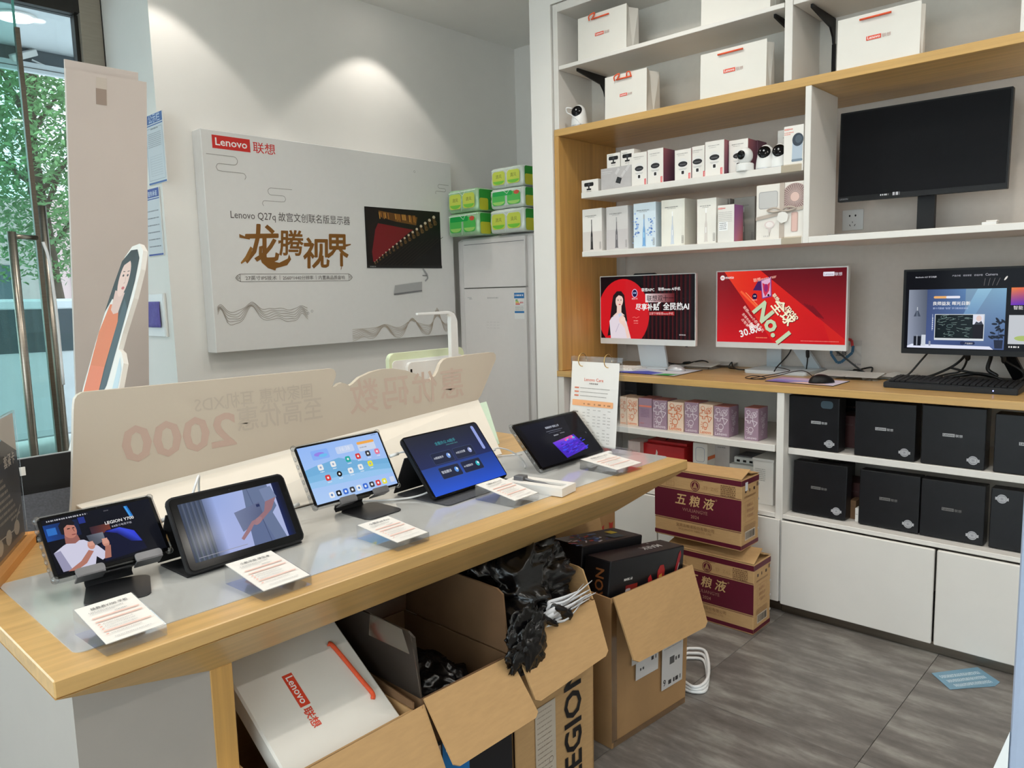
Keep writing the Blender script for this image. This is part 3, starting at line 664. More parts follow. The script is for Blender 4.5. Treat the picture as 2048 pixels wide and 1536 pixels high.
bm = NB(); abox(bm, -0.002, 0.018, -0.003, -0.001, 0, 0.226); sheet(bm, [(-0.104, -0.0035, 0.080), (0.10, -0.0035, 0.112), (0.10, -0.0035, 0.126), (-0.104, -0.0035, 0.094)], 0.001)
for sx in (-1, 1):
    tube(bm, [(0.008, -0.006, 0.115), (0.008+sx*0.03, -0.012, 0.126), (0.008+sx*0.06, -0.008, 0.118), (0.008+sx*0.03, -0.008, 0.110), (0.008, -0.006, 0.113)], 0.004, 6)
bmo('ribbon', bm, rib, t)
bm = NB(); prism(bm, [(0.026*math.cos(PI/3*k+0.3)+0.014, 0.026*math.sin(PI/3*k+0.3)+0.086) for k in range(6)], -0.008, -0.006); bmo('hang_tag', bm, M['paper'], t)
for y, z, lab in ((1.235, 1.7765, 'strip of clear tape over the right end of the camera shelf edge'), (1.23, 1.5025, 'strip of clear tape over the right end of the toothbrush shelf edge')):
    tag(box('tape_strip', M['tape'], None, XF-0.0022, XF-0.0004, y-0.03, y+0.05, z-0.002, z+0.029), lab, 'tape', 'clear tape on the shelf edges')

SH = 1.0
# --- white paper carrier bags in the upper cabinet
def paper_bag(label, X, Y0, Y1, z, h, d, rope='slot', parent=None, rz=0.0, mat=None):
    t = thing('paper_bag', label, 'bag', (X, (Y0+Y1)/2, z), RX+rz, 'white carrier bags on the top shelves'); w = Y0-Y1
    bm = NB(); n = 0.012
    lo = [(-w/2, 0), (w/2, 0), (w/2, d*0.5), (w/2, d), (-w/2, d), (-w/2, d*0.5)]
    up = [(-w/2, 0.004), (w/2, 0.004), (w/2-0.02, d*0.5), (w/2, d-0.004), (-w/2, d-0.004), (-w/2+0.02, d*0.5)]
    a = [bm.verts.new((x, y, 0)) for x, y in lo]; b = [bm.verts.new((x, y, h)) for x, y in up]
    bm.faces.new(a)
    for i in range(6): bm.faces.new((a[i], a[(i+1) % 6], b[(i+1) % 6], b[i]))
    o = bmo('body', bm, M['bagpaper'], t); md = o.modifiers.new('paper', 'SOLIDIFY'); md.thickness = 0.0012
    cv = Canvas(); u = w*0.30; hh = u/5.75
    logo(cv, -u/2+0.004, h*0.47, hh, (222, 84, 60), WH, (198, 176, 168)); frontprint(t, cv, tilt=-0.004/h, y=-0.0014, name='logo')
    bm = NB()
    if rope == 'slot': tube(bm, [(-w*0.22, -0.003, h*0.90), (w*0.16, -0.003, h*0.905)], 0.0035, 8, False)
    else:
        tube(bm, [(-w*0.20, -0.003, h*0.88), (w*0.16, -0.003, h*0.885)], 0.0035, 8, False)
        tube(bm, [(-w*0.24, -0.004, h*0.86), (-w*0.22, -0.012, h*0.95), (-w*0.12, -0.006, h*1.0), (-w*0.17, -0.004, h*0.9)], 0.003, 6)
        if rope == 'loops': tube(bm, [(w*0.05, -0.004, h*0.9), (w*0.09, -0.014, h*0.97), (w*0.14, -0.01, h*0.98), (w*0.15, -0.004, h*0.9)], 0.003, 6)
    bmo('rope_handle', bm, M['orange'], t, smooth=True)
    return t
paper_bag('white carrier bag at the left end of the topmost shelf, orange cord tied', 2.955, 2.278, 2.007, 2.4065, 0.190, 0.10, 'knot')
paper_bag('white carrier bag below it on the oak shelf with two looped orange cords', 2.955, 2.128, 1.904, 2.117, 0.186, 0.11, 'loops')
paper_bag('white carrier bag on the oak shelf just left of the middle divider', 2.95, 1.640, 1.355, 2.117, 0.178, 0.075, 'slot')
paper_bag('white carrier bag on the topmost shelf, cut off by the top of the photo', 2.955, 1.640, 1.345, 2.4065, 0.19, 0.09, 'slot')
paper_bag('wide white carrier bag on the oak shelf above the switched-off monitor', 2.95, 1.086, 0.809, 2.117, 0.176, 0.06, 'slot')
t = egg_camera(2.985, 2.275*2.985/2.955, 2.1168, 1.06, 'white egg-shaped camera alone at the left end of the oak shelf')
bm = NB(); tube(bm, [(-0.02, -0.03, 0.085), (-0.045, -0.04, 0.09), (-0.046, -0.035, 0.07), (-0.02, -0.038, 0.055), (0.012, -0.036, 0.03), (0.03, -0.03, 0.006)], 0.003, 8); bmo('cable', bm, M['whitecable'], t, smooth=True)

# --- patterned drink-carton-like gift boxes under the counter
ZL = 0.7003
def pattern(cv, w, h, fg, word=True, s=1.0):
    cv.ring(-w*0.22, h*0.87, 0.010*s, 0.0022*s, fg, 14); cv.ring(w*0.20, h*0.80, 0.014*s, 0.0022*s, fg, 16); cv.line([(w*0.10, h*0.76), (w*0.16, h*0.86), (w*0.22, h*0.76), (w*0.30, h*0.86)], 0.002*s, fg)
    a = 0.0075*s; cx, cz = -w*0.16, h*0.66; g = 0.020*s
    cv.line([(cx-a, cz+g), (cx+a, cz+g), (cx+a, cz+a), (cx+g, cz+a), (cx+g, cz-a), (cx+a, cz-a), (cx+a, cz-g), (cx-a, cz-g), (cx-a, cz-a), (cx-g, cz-a), (cx-g, cz+a), (cx-a, cz+a)], 0.0030*s, fg, True)
    cx, cz = w*0.24, h*0.54
    cv.line([(cx-0.014*s, cz+0.014*s), (cx+0.014*s, cz+0.006*s), (cx-0.002*s, cz-0.018*s), (cx-0.006*s, cz+0.002*s)], 0.0030*s, fg, True)
    cx, cz = -0.002, h*0.33; cv.ring(cx, cz, 0.013*s, 0.003*s, fg, 16); cv.line([(cx-0.004*s, cz-0.012*s), (cx-0.003*s, cz-0.022*s), (cx+0.005*s, cz-0.022*s), (cx+0.006*s, cz-0.010*s)], 0.0025*s, fg)
    for k in range(5):
        an = math.radians(150+k*28); cv.line([(cx+0.018*s*math.cos(an), cz+0.018*s*math.sin(an)), (cx+0.026*s*math.cos(an), cz+0.026*s*math.sin(an))], 0.0025*s, fg)
    for k in range(7):
        rn = random.Random(k); cv.ring(rn.uniform(-0.4, 0.42)*w, rn.uniform(0.16, 0.95)*h, 0.003*s, 0.0014*s, fg, 8)
    if word: cv.text('Lenovo', 0, h*0.045, 0.02, fg, 'C', fit=w*0.78, bold=0.008)
PG = pm('mauve_carton_board', (158, 130, 148), 0.5, var=0.03); OG = pm('cream_orange_carton_board', (232, 206, 184), 0.5, var=0.02)
TP = pm('dusty_red_carton_lid', (170, 108, 102), 0.55, var=0.03)
gl = [(2.376, 2.308, 'p', 3.0, 'mauve patterned gift carton half hidden behind the flip stand, far left'),
      (2.084, 2.045, 'o', 2.99, 'orange patterned gift carton just right of the flip stand'),
      (2.043, 1.981, 'o', 2.99, 'orange patterned gift carton, second right of the flip stand'),
      (1.977, 1.904, 'q', 2.985, 'plain mauve gift carton showing its text side'),
      (1.901, 1.824, 'p', 2.985, 'mauve patterned gift carton right of the plain mauve one'),
      (1.821, 1.740, 'o', 2.98, 'orange patterned gift carton in the middle between two mauve ones'),
      (1.734, 1.664, 'p', 2.985, 'mauve patterned gift carton between two orange ones'),
      (1.662, 1.594, 'o', 2.98, 'orange patterned gift carton, last orange one on the right'),
      (1.590, 1.519, 'p', 2.98, 'mauve patterned gift carton at the right end of the closed row'),
      (1.448, 1.386, 'p', 2.975, 'mauve patterned gift carton standing alone near the divider')]
for k, (y0, y1, kind, X, lab) in enumerate(gl):
    f = X/2.99; h = 0.137 - 0.003*(k % 3); d = 0.09
    t = thing('gift_carton', lab, 'box', (X, (y0+y1)/2*f, ZL), RX, 'patterned gift cartons under the counter'); w = (y0-y1)*f
    box('body', OG if kind == 'o' else PG, t, -w/2, w/2, 0, d, 0, h, 0.001, seg=1)
    box('lid_flap', TP if kind != 'o' else OG, t, -w/2+0.0005, w/2-0.0005, 0.0005, d-0.0005, h, h+0.0012)
    cv = Canvas()
    if kind == 'q':
        cv.rect(-w/2+0.002, w/2-0.002, h*0.70, h*0.76, (226, 130, 110))
        for q in range(6): cv.bars(-w*0.36, w*0.30, h*0.62-q*0.007, 0.003, (124, 92, 124), q)
        cv.bars(-w*0.36, -w*0.1, h*0.12, 0.006, (190, 120, 120), 9)
    else: pattern(cv, w, h, (222, 118, 70) if kind == 'o' else (232, 220, 228), True, w/0.075)
    frontprint(t, cv)
    if k in (8, 9):
        sc = Canvas(); fg = (214, 200, 212)
        for q in range(9):
            rn = random.Random(q+5); cx, cz = rn.uniform(0.018, 0.072), rn.uniform(0.015, h-0.018); sc.ring(cx, cz, rn.uniform(0.005, 0.012), 0.002, fg, 12)
            an = rn.uniform(0, 3); sc.line([(cx, cz), (cx+0.012*math.cos(an), cz+0.012*math.sin(an))], 0.002, fg)
        sideprint(t, sc, w)
t, w = carton('carton', 'black carton in the dark left corner right under the counter', 'box', 3.25, 2.26, 2.16, ZL, 0.19, 0.15, M['lapbox']); frontprint(t, (lambda c: (c.bars(-0.03, 0.03, 0.12, 0.006, (60, 60, 62), 1), c)[1])(Canvas()))
# lower left compartment, partly above the liquor cartons
ZM = 0.4185
t, w = carton('carton', 'pale pink carton at the left end behind the red bag', 'box', 3.02, 2.06, 1.99, ZM, 0.200, 0.10, pm('pale_pink_board', (206, 186, 180), 0.6)); frontprint(t, (lambda c: (c.bars(-0.02, 0.02, 0.15, 0.006, (190, 150, 146), 1), c)[1])(Canvas()))
t = thing('gift_bag', 'bright red gift bag with a small white figure, on the bottom shelf', 'bag', (3.05, 1.885, ZM), RX)
redm = pm('red_gift_paper', (190, 28, 32), 0.45, var=0.05)
box('body', redm, t, -0.115, 0.115, 0, 0.10, 0, 0.192, 0.003); box('flap', redm, t, -0.100, 0.112, 0.03, 0.11, 0.192, 0.205, 0.002)
cv = Canvas(); cv.poly([(-0.045, 0.12), (-0.030, 0.12), (-0.026, 0.155), (-0.033, 0.168), (-0.036, 0.15)], (222, 214, 206)); frontprint(t, cv)
bm = NB(); tube(bm, [(-0.02, 0.06, 0.205), (0.005, 0.06, 0.218), (0.03, 0.06, 0.212)], 0.002, 6); bmo('handle', bm, M['black'], t)
t, w = carton('speaker_carton', 'white carton with a grey rounded device outline and orange stripe on its side', 'box', 3.05, 1.725, 1.652, ZM, 0.225, 0.11, M['paper'])
cv = Canvas(); cv.line(rrect(-0.022, 0.022, 0.14, 0.205, 0.012), 0.0022, (160, 160, 176), True); frontprint(t, cv)
sc = Canvas(); sc.rect(0.002, 0.108, 0.150, 0.166, (226, 120, 70)); sideprint(t, sc, w)
t, w = carton('carton', 'plain light grey carton, right neighbour of the outlined device carton', 'box', 3.12, 1.66, 1.58, ZM, 0.232, 0.10, pm('grey_white_board', (206, 202, 200), 0.6)); frontprint(t, (lambda c: (c.bars(-0.02, 0.02, 0.2, 0.004, GRY, 1), c)[1])(Canvas()))
t = thing('router', 'grey and white flat device lying on cartons behind the liquor carton', 'router', (3.12, 1.50, ZM+0.140), RX)
box('body', M['offwhite'], t, -0.06, 0.06, 0, 0.11, 0, 0.030, 0.006); box('top_cover', M['grey_metal'], t, -0.05, 0.055, 0.005, 0.105, 0.030, 0.036, 0.002)
for k in range(3): box('port', M['black'], t, -0.045+k*0.03, -0.03+k*0.03, -0.001, 0.002, 0.008, 0.018)
t, w = carton('carton', 'white carton carrying the flat router', 'box', 3.10, 1.57, 1.45, ZM, 0.139, 0.14, M['paper']); frontprint(t, (lambda c: (c.bars(-0.03, 0.03, 0.1, 0.004, GRY, 1), c)[1])(Canvas()))
t, w = carton('carton', 'tall white carton with a lifted lid against the divider', 'box', 3.03, 1.425, 1.335, ZM, 0.186, 0.15, M['paper'])
box('lid', M['paper'], t, -w/2-0.003, w/2+0.003, -0.003, 0.153, 0.187, 0.198, 0.001)
cv = Canvas()
for q in range(7): cv.bars(-0.035, 0.01, 0.15-0.008*q, 0.003, (150, 148, 146), q)
frontprint(t, cv)

# --- black laptop cartons
lap = [(1.207, 1.056, 0.6878, 0.214, 0.0, 'black laptop carton at the left end of the upper row, shiny film on it', 'Lr'),
       (0.997, 0.784, 0.6878, 0.212, 0.0, 'black laptop carton, second from left in the upper row', 'Lr'),
       (0.765, 0.563, 0.6878, 0.216, 0.0, 'black laptop carton, third from left in the upper row', 'Lr'),
       (0.538, 0.330, 0.6878, 0.204, 0.0, 'black laptop carton at the right end of the upper row, cut by the frame', 'Ln'),
       (1.235, 1.023, 0.4177, 0.214, -0.06, 'black laptop carton at the left end of the bottom row', 'Dr'),
       (0.975, 0.763, 0.4177, 0.214, -0.04, 'black laptop carton, second from left in the bottom row', 'Dr'),
       (0.759, 0.555, 0.4177, 0.213, -0.02, 'black laptop carton, third from left in the bottom row', 'Dr'),
       (0.540, 0.330, 0.4177, 0.212, -0.03, 'black laptop carton upside down at the right end of the bottom row', 'Du')]
for k, (y0, y1, z, h, tl, lab, code) in enumerate(lap):
    X = 2.993; f = X/2.985; t = thing('laptop_carton', lab, 'box', (X, (y0+y1)/2*f, z), RX, 'black laptop cartons'); w = (y0-y1)*f
    d = 0.075 if k < 4 else 0.06
    if k == 0: w0 = -w/2-0.05
    else: w0 = -w/2
    dz = d*math.sin(-tl)+0.0005
    box('body', M['lapbox'], t, w0, w/2, 0, d, 0.001, h, 0.003, rot=(tl, 0, 0), loc=(0, 0, dz))
    lc = (176, 176, 178) if code[0] == 'L' else (112, 110, 108); u = 0.064; cl = Canvas(); cv = Canvas()
    if code[1] == 'u':
        logo(cl, -u/2, -0.006, u/5.75, lc, (24, 24, 26), lc); cl.build('logo', t, 'print', (0.075, -0.0010, h*0.47+dz), (tl, PI, 0)); cx, cz = -w/2+0.033, h-0.035
    else:
        logo(cl, -u/2, h*0.50, u/5.75, lc, (24, 24, 26), lc); cl.build('logo', t, 'print', (0, -0.0010, dz), (tl, 0, 0)); cx, cz = w/2-0.035, 0.032
        if k == 0: cf = Canvas(); cf.rect(0.005, 0.052, h*0.80, h*0.94, (76, 92, 102), 0.012); cf.build('film_patch', t, 'printgloss', (0, -0.0010, dz), (tl, 0, 0))
    if code[1] in 'ru':
        cv.rect(cx-0.020, cx+0.020, cz-0.005, cz+0.005, (176, 176, 180)); cv.ell(cx, cz, 0.0155, 0.0155, (176, 176, 180)); cv.ring(cx, cz, 0.012, 0.001, (110, 110, 116)); cv.ell(cx, cz, 0.006, 0.006, (140, 140, 146)); cv.ring(cx, cz, 0.0045, 0.001, (200, 200, 204), 6)
        cv.bars(cx-0.010, cx+0.010, cz+0.0085, 0.002, (110, 110, 116), k); cv.bars(cx-0.009, cx+0.009, cz-0.0105, 0.002, (110, 110, 116), k+1)
        cv.build('seal_sticker', t, 'printgloss', (0, -0.0010, dz), (tl, 0, 0))
dr = pm('dark_red_board', (66, 26, 24), 0.6)
for y0, y1, z, h, m, lab in ((1.13, 1.0, 0.6878, 0.20, M['lapbox'], 'dark carton deep behind the gap in the upper laptop row'), (1.06, 0.99, 0.6878, 0.13, dr, 'dark red carton in the gap of the upper laptop row'),
                             (1.19, 1.08, 0.4177, 0.17, M['lapbox'], 'black carton deep behind the first bottom-row laptop carton'), (1.05, 0.95, 0.4177, 0.13, dr, 'dark red carton in the gap of the bottom laptop row')):
    t, w = carton('carton', lab, 'box', 3.12 if 'red' in lab else 3.27, y0*1.06-0.02, y1*1.06-0.02, z, h, 0.12, m); frontprint(t, (lambda c: (c.bars(-0.02, 0.02, h*0.7, 0.005, (80, 60, 58), 1), c)[1])(Canvas()))
t, w = carton('carton', 'small brown carton standing in the gap of the bottom row', 'box', 3.05, 1.030, 1.005, 0.4177, 0.075, 0.06, M['card_dark']); frontprint(t, (lambda c: (c.bars(-0.008, 0.008, 0.05, 0.003, (90, 60, 40), 1), c)[1])(Canvas()))
t, w = carton('carton', 'small white carton piece left of the second bottom-row laptop carton', 'box', 3.02, 0.998, 0.985, 0.4177, 0.055, 0.05, M['paper']); frontprint(t, (lambda c: (c.bars(-0.004, 0.004, 0.03, 0.002, GRY, 1), c)[1])(Canvas()))
# ================================================================== computers and small things on the counter
ZT = 0.9447
def person_woman(cv, cx, cz, s, shirt, skin=(236, 206, 192), hair=(34, 22, 24)):
    """a plain long-haired woman, head and shoulders; s is the head height"""
    cv.poly([(cx-0.62*s, cz-0.2*s), (cx-0.5*s, cz+0.35*s), (cx-0.2*s, cz+0.62*s), (cx+0.15*s, cz+0.62*s), (cx+0.40*s, cz+0.35*s), (cx+0.46*s, cz-0.3*s), (cx+0.62*s, cz-1.3*s), (cx+0.30*s, cz-1.9*s), (cx-0.30*s, cz-1.6*s), (cx-0.55*s, cz-2.2*s), (cx-1.0*s, cz-2.3*s), (cx-0.80*s, cz-1.4*s)], hair)
    cv.poly([(cx-0.20*s, cz-0.25*s), (cx+0.16*s, cz-0.35*s), (cx+0.15*s, cz-0.75*s), (cx+0.42*s, cz-0.95*s), (cx-0.55*s, cz-1.0*s), (cx-0.22*s, cz-0.75*s)], skin)
    cv.ell(cx-0.01*s, cz, 0.30*s, 0.44*s, skin, rot=-0.12)
    cv.poly([(cx-0.36*s, cz+0.05*s), (cx-0.30*s, cz+0.40*s), (cx, cz+0.56*s), (cx+0.28*s, cz+0.38*s), (cx+0.34*s, cz+0.05*s), (cx+0.20*s, cz+0.28*s), (cx-0.05*s, cz+0.36*s), (cx-0.24*s, cz+0.22*s)], hair)
    for e in (-1, 1):
        cv.ell(cx+0.01*s+e*0.115*s, cz+0.02*s, 0.055*s, 0.025*s, (50, 34, 32), 12); cv.line([(cx+0.01*s+e*0.06*s, cz+0.09*s), (cx+0.01*s+e*0.18*s, cz+0.10*s)], 0.022*s, (70, 48, 44))
    cv.line([(cx+0.03*s, cz-0.02*s), (cx+0.05*s, cz-0.13*s), (cx+0.0*s, cz-0.14*s)], 0.02*s, (210, 168, 152)); cv.ell(cx+0.02*s, cz-0.24*s, 0.09*s, 0.035*s, (196, 70, 76), 14)

# --- white all-in-one computer
t = thing('desktop_computer', 'white all-in-one computer with a red advert of a woman holding a phone', 'computer', (3.22, 2.085, ZT), RX); t.scale = (0.9758, 1, 1)
W, H0, H1 = 0.566, 0.1215, 0.467; T0 = H0+0.029
bm = NB(); prism(bm, rrect(-W/2, W/2, H0, H1, 0.004, 3), 0.0, 0.016); bmo('housing', bm, M['offwhite'], t)
bm = NB(); prism(bm, [(-0.075, H1), (-0.065, H1+0.008), (0.048, H1+0.008), (0.060, H1)], 0.0005, 0.014); bmo('camera_bump', bm, M['black'], t)
cv = Canvas(); x0, x1, z0, z1 = -W/2+0.004, W/2-0.004, T0, H1-0.004; w, h = x1-x0, z1-z0
def U(u): return x0+u*w
def V(v): return z1-v*h
cv.gquad(x0, x1, z0, z1, (18, 6, 8), (12, 8, 10), (14, 6, 8), (34, 8, 10))
for k in range(12): cv.gquad(U(0.48+0.042*k), U(0.48+0.042*k+0.028), z0, z1, (70, 10, 14), (22, 6, 9), (10, 5, 7), (84, 14, 16), 3)
P = []
for k in range(40):
    a = 2*PI*k/40; P.append((min(max(U(0.255)+0.285*w*math.cos(a), x0), x1), min(max(V(0.60)+0.56*h*math.sin(a), z0), z1)))
cv.poly(P, (206, 22, 30))
person_woman(cv, U(0.215), V(0.39), 0.078, WH)
cv.poly([(U(0.10), V(0.72)), (U(0.125), V(0.66)), (U(0.20), V(0.60)), (U(0.245), V(0.66)), (U(0.29), V(0.72)), (U(0.34), V(1.0)), (U(0.115), V(1.0))], (226, 214, 222))
cv.poly([(U(0.20), V(0.60)), (U(0.235), V(0.585)), (U(0.262), V(0.70)), (U(0.225), V(0.715))], (196, 210, 230)); cv.ell(U(0.245), V(0.70), 0.020, 0.022, (238, 206, 192)); cv.line([(U(0.25), V(0.74)), (U(0.29), V(0.82)), (U(0.315), V(0.99))], 0.020, (236, 204, 190)); cv.line([(U(0.21), V(0.76)), (U(0.17), V(0.90))], 0.004, (196, 184, 200))
for k in range(4): cv.line([(U(0.232+0.012*k), V(0.675)), (U(0.240+0.013*k), V(0.715))], 0.007, (240, 212, 198))
cv.ell(U(0.385), V(0.275), 0.017, 0.021, (232, 200, 240)); cv.ell(U(0.385), V(0.275), 0.014, 0.018, (28, 20, 66)); cv.ell(U(0.377), V(0.27), 0.003, 0.004, (190, 210, 255)); cv.ell(U(0.394), V(0.27), 0.003, 0.004, (190, 210, 255)); cv.text('联想小天', U(0.385), V(0.37), 0.010, WH, 'C', fit=0.034)
cv.text('联想AIPC', U(0.46), V(0.245), 0.02, WH, 'L', bold=0.012, fit=0.075); cv.text('联想moto AI手机', U(0.635), V(0.238), 0.02, WH, 'L', bold=0.012, fit=0.125)
cv.gquad(U(0.50), U(0.80), V(0.42), V(0.285), (236, 226, 226), (90, 20, 24), (90, 20, 24), (236, 226, 226)); cv.text('联想双十一', U(0.515), V(0.395), 0.04, (26, 14, 16), 'L', bold=0.006, fit=0.155)
cv.text('尽享补贴', U(0.395), V(0.535), 0.045, WH, 'L', bold=0.022, fit=0.138); cv.text('全民热AI', U(0.685), V(0.53), 0.045, WH, 'L', bold=0.022, fit=0.145); cv.poly([(U(0.635), V(0.42)), (U(0.665), V(0.42)), (U(0.63), V(0.47))], WH)
cv.rect(U(0.53), U(0.80), V(0.625), V(0.565), (160, 20, 26)); cv.text('立即下单联想moto手机', U(0.665), V(0.612), 0.016, (246, 200, 196), 'C', fit=0.14)
cv.line([(U(0.36), V(0.66)), (U(0.385), V(0.65)), (U(0.40), V(0.67)), (U(0.435), V(0.645))], 0.0016, (240, 150, 140)); cv.bars(U(0.375), U(0.42), V(0.72), 0.005, (240, 170, 160), 2); cv.bars(U(0.375), U(0.42), V(0.755), 0.003, (240, 170, 160), 3)
cv.bars(U(0.85), U(0.91), V(0.93), 0.005, (220, 210, 210), 5)
cv.build('screen_image', t, 'screen', (0, -0.0004, 0))
aluc = pm('pale_blue_white_stand', (206, 212, 216), 0.35, var=0.01)
bm = NB(); sheet(bm, [(-0.072, 0.075, 0.010), (0.088, 0.075, 0.010), (0.088, 0.020, 0.20), (-0.072, 0.020, 0.20)], 0.012); bmo('neck', bm, aluc, t)
bm = NB(); vprism(bm, [(x-0.0, y) for x, y in rrect(-0.10, 0.115, 0.010, 0.215, 0.02)], 0.0, 0.009, 0.002); bmo('foot', bm, aluc, t)
cv = Canvas(); cv.bars(-0.012, 0.012, 0, 0.004, (150, 154, 156), 2); cv.build('print', t, 'print', (0.005, 0.0615, 0.055), (-0.281, 0, 0))
box('sensor', M['black'], t, 0.225, 0.235, 0.004, 0.010, H0-0.004, H0)

# --- white monitor with the phone advert
t = thing('monitor', 'white monitor showing a red phone advert with No.1 in slanted letters', 'monitor', (3.33, 1.459, ZT), RX)
W, H0, H1 = 0.606, 0.1135, 0.4725; T0 = H0+0.026
bmo('housing', prism(NB(), rrect(-W/2, W/2, H0, H1, 0.003, 3), 0.0, 0.022), M['offwhite'], t)
cv = Canvas(); x0, x1, z0, z1 = -W/2+0.006, W/2-0.006, T0, H1-0.005; w, h = x1-x0, z1-z0
cv.gquad(x0, x1, z0, z1, (120, 16, 26), (90, 14, 24), (196, 24, 34), (206, 26, 34))
def pt(u, v): return (U(u), V(v))
cv.poly([pt(0.06, 0.0), pt(0.36, 0.0), pt(1.0, 0.93), pt(1.0, 1.0), pt(0.47, 1.0)], (206, 34, 30)); cv.grad([pt(0.06, 0.0), pt(0.36, 0.0), pt(0.84, 0.70), pt(0.90, 1.0), pt(0.47, 1.0)], [(232, 60, 36), (222, 40, 30), (206, 26, 30), (196, 22, 30), (214, 30, 34)])
cv.line([pt(0.20, 0.28), pt(0.36, 0.55)], 0.010, (246, 96, 56)); cv.line([pt(0.24, 0.30), pt(0.34, 0.48)], 0.004, (250, 140, 90))
cv.ell(U(0.045), V(0.085), 0.0115, 0.0115, WH); cv.text('m', U(0.045), V(0.10), 0.02, (200, 30, 30), 'C', bold=0.02, fit=0.012); cv.text('moto', U(0.07), V(0.10), 0.03, WH, 'L', bold=0.01, fit=0.042)
cv.rect(U(0.835), U(0.915), V(0.105), V(0.05), (230, 226, 236), 0.003); cv.text('Lenovo', U(0.875), V(0.092), 0.012, (70, 80, 120), 'C', fit=0.038); cv.text('联想', U(0.918), V(0.10), 0.018, (230, 226, 236), 'L', fit=0.030)
a = math.radians(-50)
cv.poly([pt(0.30, 0.27), pt(0.345, 0.13), pt(0.42, 0.22), pt(0.395, 0.28)], (72, 30, 92)); cv.poly([pt(0.36, 0.13), pt(0.445, 0.085), pt(0.45, 0.36), pt(0.375, 0.39)], (120, 60, 140)); cv.poly([pt(0.368, 0.145), pt(0.438, 0.105), pt(0.443, 0.345), pt(0.380, 0.375)], (224, 176, 206))
cv.poly([pt(0.375, 0.17), pt(0.41, 0.20), pt(0.438, 0.16), pt(0.43, 0.28), pt(0.40, 0.36), pt(0.385, 0.30)], (206, 52, 84)); cv.ell(U(0.405), V(0.24), 0.009, 0.018, (150, 40, 110)); cv.ell(U(0.425), V(0.34), 0.005, 0.005, BK)
cv.text('联想moto razr', U(0.305), V(0.155), 0.014, (250, 190, 170), 'L', bold=0.01, rot=0.16, fit=0.11)
cv.ell(U(0.315), V(0.355), 0.012, 0.014, (30, 20, 66)); cv.ell(U(0.310), V(0.35), 0.002, 0.003, WH); cv.ell(U(0.321), V(0.35), 0.002, 0.003, WH); cv.bars(U(0.295), U(0.335), V(0.41), 0.004, (250, 200, 190), 3)
cr = (246, 240, 206); gd = (196, 214, 176)
def slant(s, u, v, hh, col, b=0.02, fit=None, sh=0.05): 
    cv.text(s, U(u)+0.003, V(v)-0.003, hh, (110, 14, 22), 'L', bold=b, rot=a, fit=fit, shear=sh); cv.text(s, U(u), V(v), hh, col, 'L', bold=b, rot=a, fit=fit, shear=sh)
slant('联想moto手机', 0.455, 0.34, 0.03, cr, 0.015, 0.115)
slant('moto', 0.565, 0.515, 0.036, cr, 0.02, 0.072); slant('全球', 0.445, 0.475, 0.07, cr, 0.025, 0.125)
slant('No.1', 0.298, 0.555, 0.11, gd, 0.035, 0.195, 0.02)
for k, (s, u, v, f) in enumerate((('联想moto小折叠手机', 0.220, 0.505, 0.150), ('全球市场份额', 0.212, 0.60, 0.085), ('占有率', 0.208, 0.68, 0.045))): cv.text(s, U(u), V(v), 0.02, (250, 206, 196), 'L', bold=0.008, rot=a, fit=f)
cv.text('第一', U(0.262), V(0.755), 0.04, (250, 226, 220), 'L', bold=0.02, rot=a, fit=0.055)
cv.text('30.8%', U(0.205), V(0.93), 0.03, WH, 'L', bold=0.02, rot=0.33, fit=0.105); cv.bars(U(0.33), U(0.42), V(0.935), 0.004, (250, 150, 110), 4)
for k in range(4): cv.line([pt(0.70+0.02*k, 0.46+0.01*k), pt(0.80+0.015*k, 0.63+0.01*k)], 0.006, (120, 16, 28))
cv.bars(U(0.68), U(0.96), V(0.965), 0.0035, (226, 130, 120), 7)
cv.build('screen_image', t, 'screen', (0, -0.0004, 0))
bmo('foot', vprism(NB(), rrect(-0.145, 0.145, -0.03, 0.21, 0.012), 0.0, 0.016, 0.003), aluc, t)
bm = NB(); sheet(bm, [(0.06, 0.19, 0.016), (0.13, 0.19, 0.016), (0.06, 0.03, 0.22), (-0.01, 0.03, 0.22)], 0.012); bmo('leg', bm, aluc, t)
bm = NB(); sheet(bm, [(-0.13, 0.19, 0.016), (-0.06, 0.19, 0.016), (0.01, 0.03, 0.22), (-0.06, 0.03, 0.22)], 0.012); bmo('leg', bm, aluc, t)

# --- right-hand black monitor with a web page
t = thing('monitor', 'black monitor with a dark web page and a blue study picture, at the right edge', 'monitor', (3.33, 0.622, ZT), RX)
W, H0, H1 = 0.636, 0.1135, 0.448
bmo('housing', prism(NB(), rrect(-W/2, W/2, H0, H1, 0.003, 3), 0.0, 0.024), M['black'], t)
cv = Canvas(); x0, x1, z0, z1 = -W/2+0.010, W/2-0.010, H0+0.020, H1-0.008; w, h = x1-x0, z1-z0
k = 1.0/0.386   # the part in view is about 60 % of its width
cv.rect(x0, x1, z0, z1, (9, 10, 16))
cv.text('MaxStudio A27 学习电脑', U(0.055), V(0.085), 0.012, (206, 206, 214), 'L', bold=0.01, fit=0.075)
for u, s in ((0.265, '产品介绍'), (0.325, '视觉享受'), (0.385, '舒适护眼')): cv.text(s, U(u), V(0.078), 0.011, (186, 186, 196), 'L', fit=0.028)
cv.text('Camera', U(0.445), V(0.078), 0.011, (186, 186, 196), 'L', fit=0.040)
for k in range(4): cv.line([pt(0.44+0.022*k, 0.20), pt(0.445+0.026*k, 0.11)], 0.0012, (120, 116, 116))
cv.ell(U(0.553), V(0.115), 0.009, 0.003, (226, 222, 216), rot=1.0)
A0, A1, B0, B1 = 0.020, 0.560, 0.235, 0.985
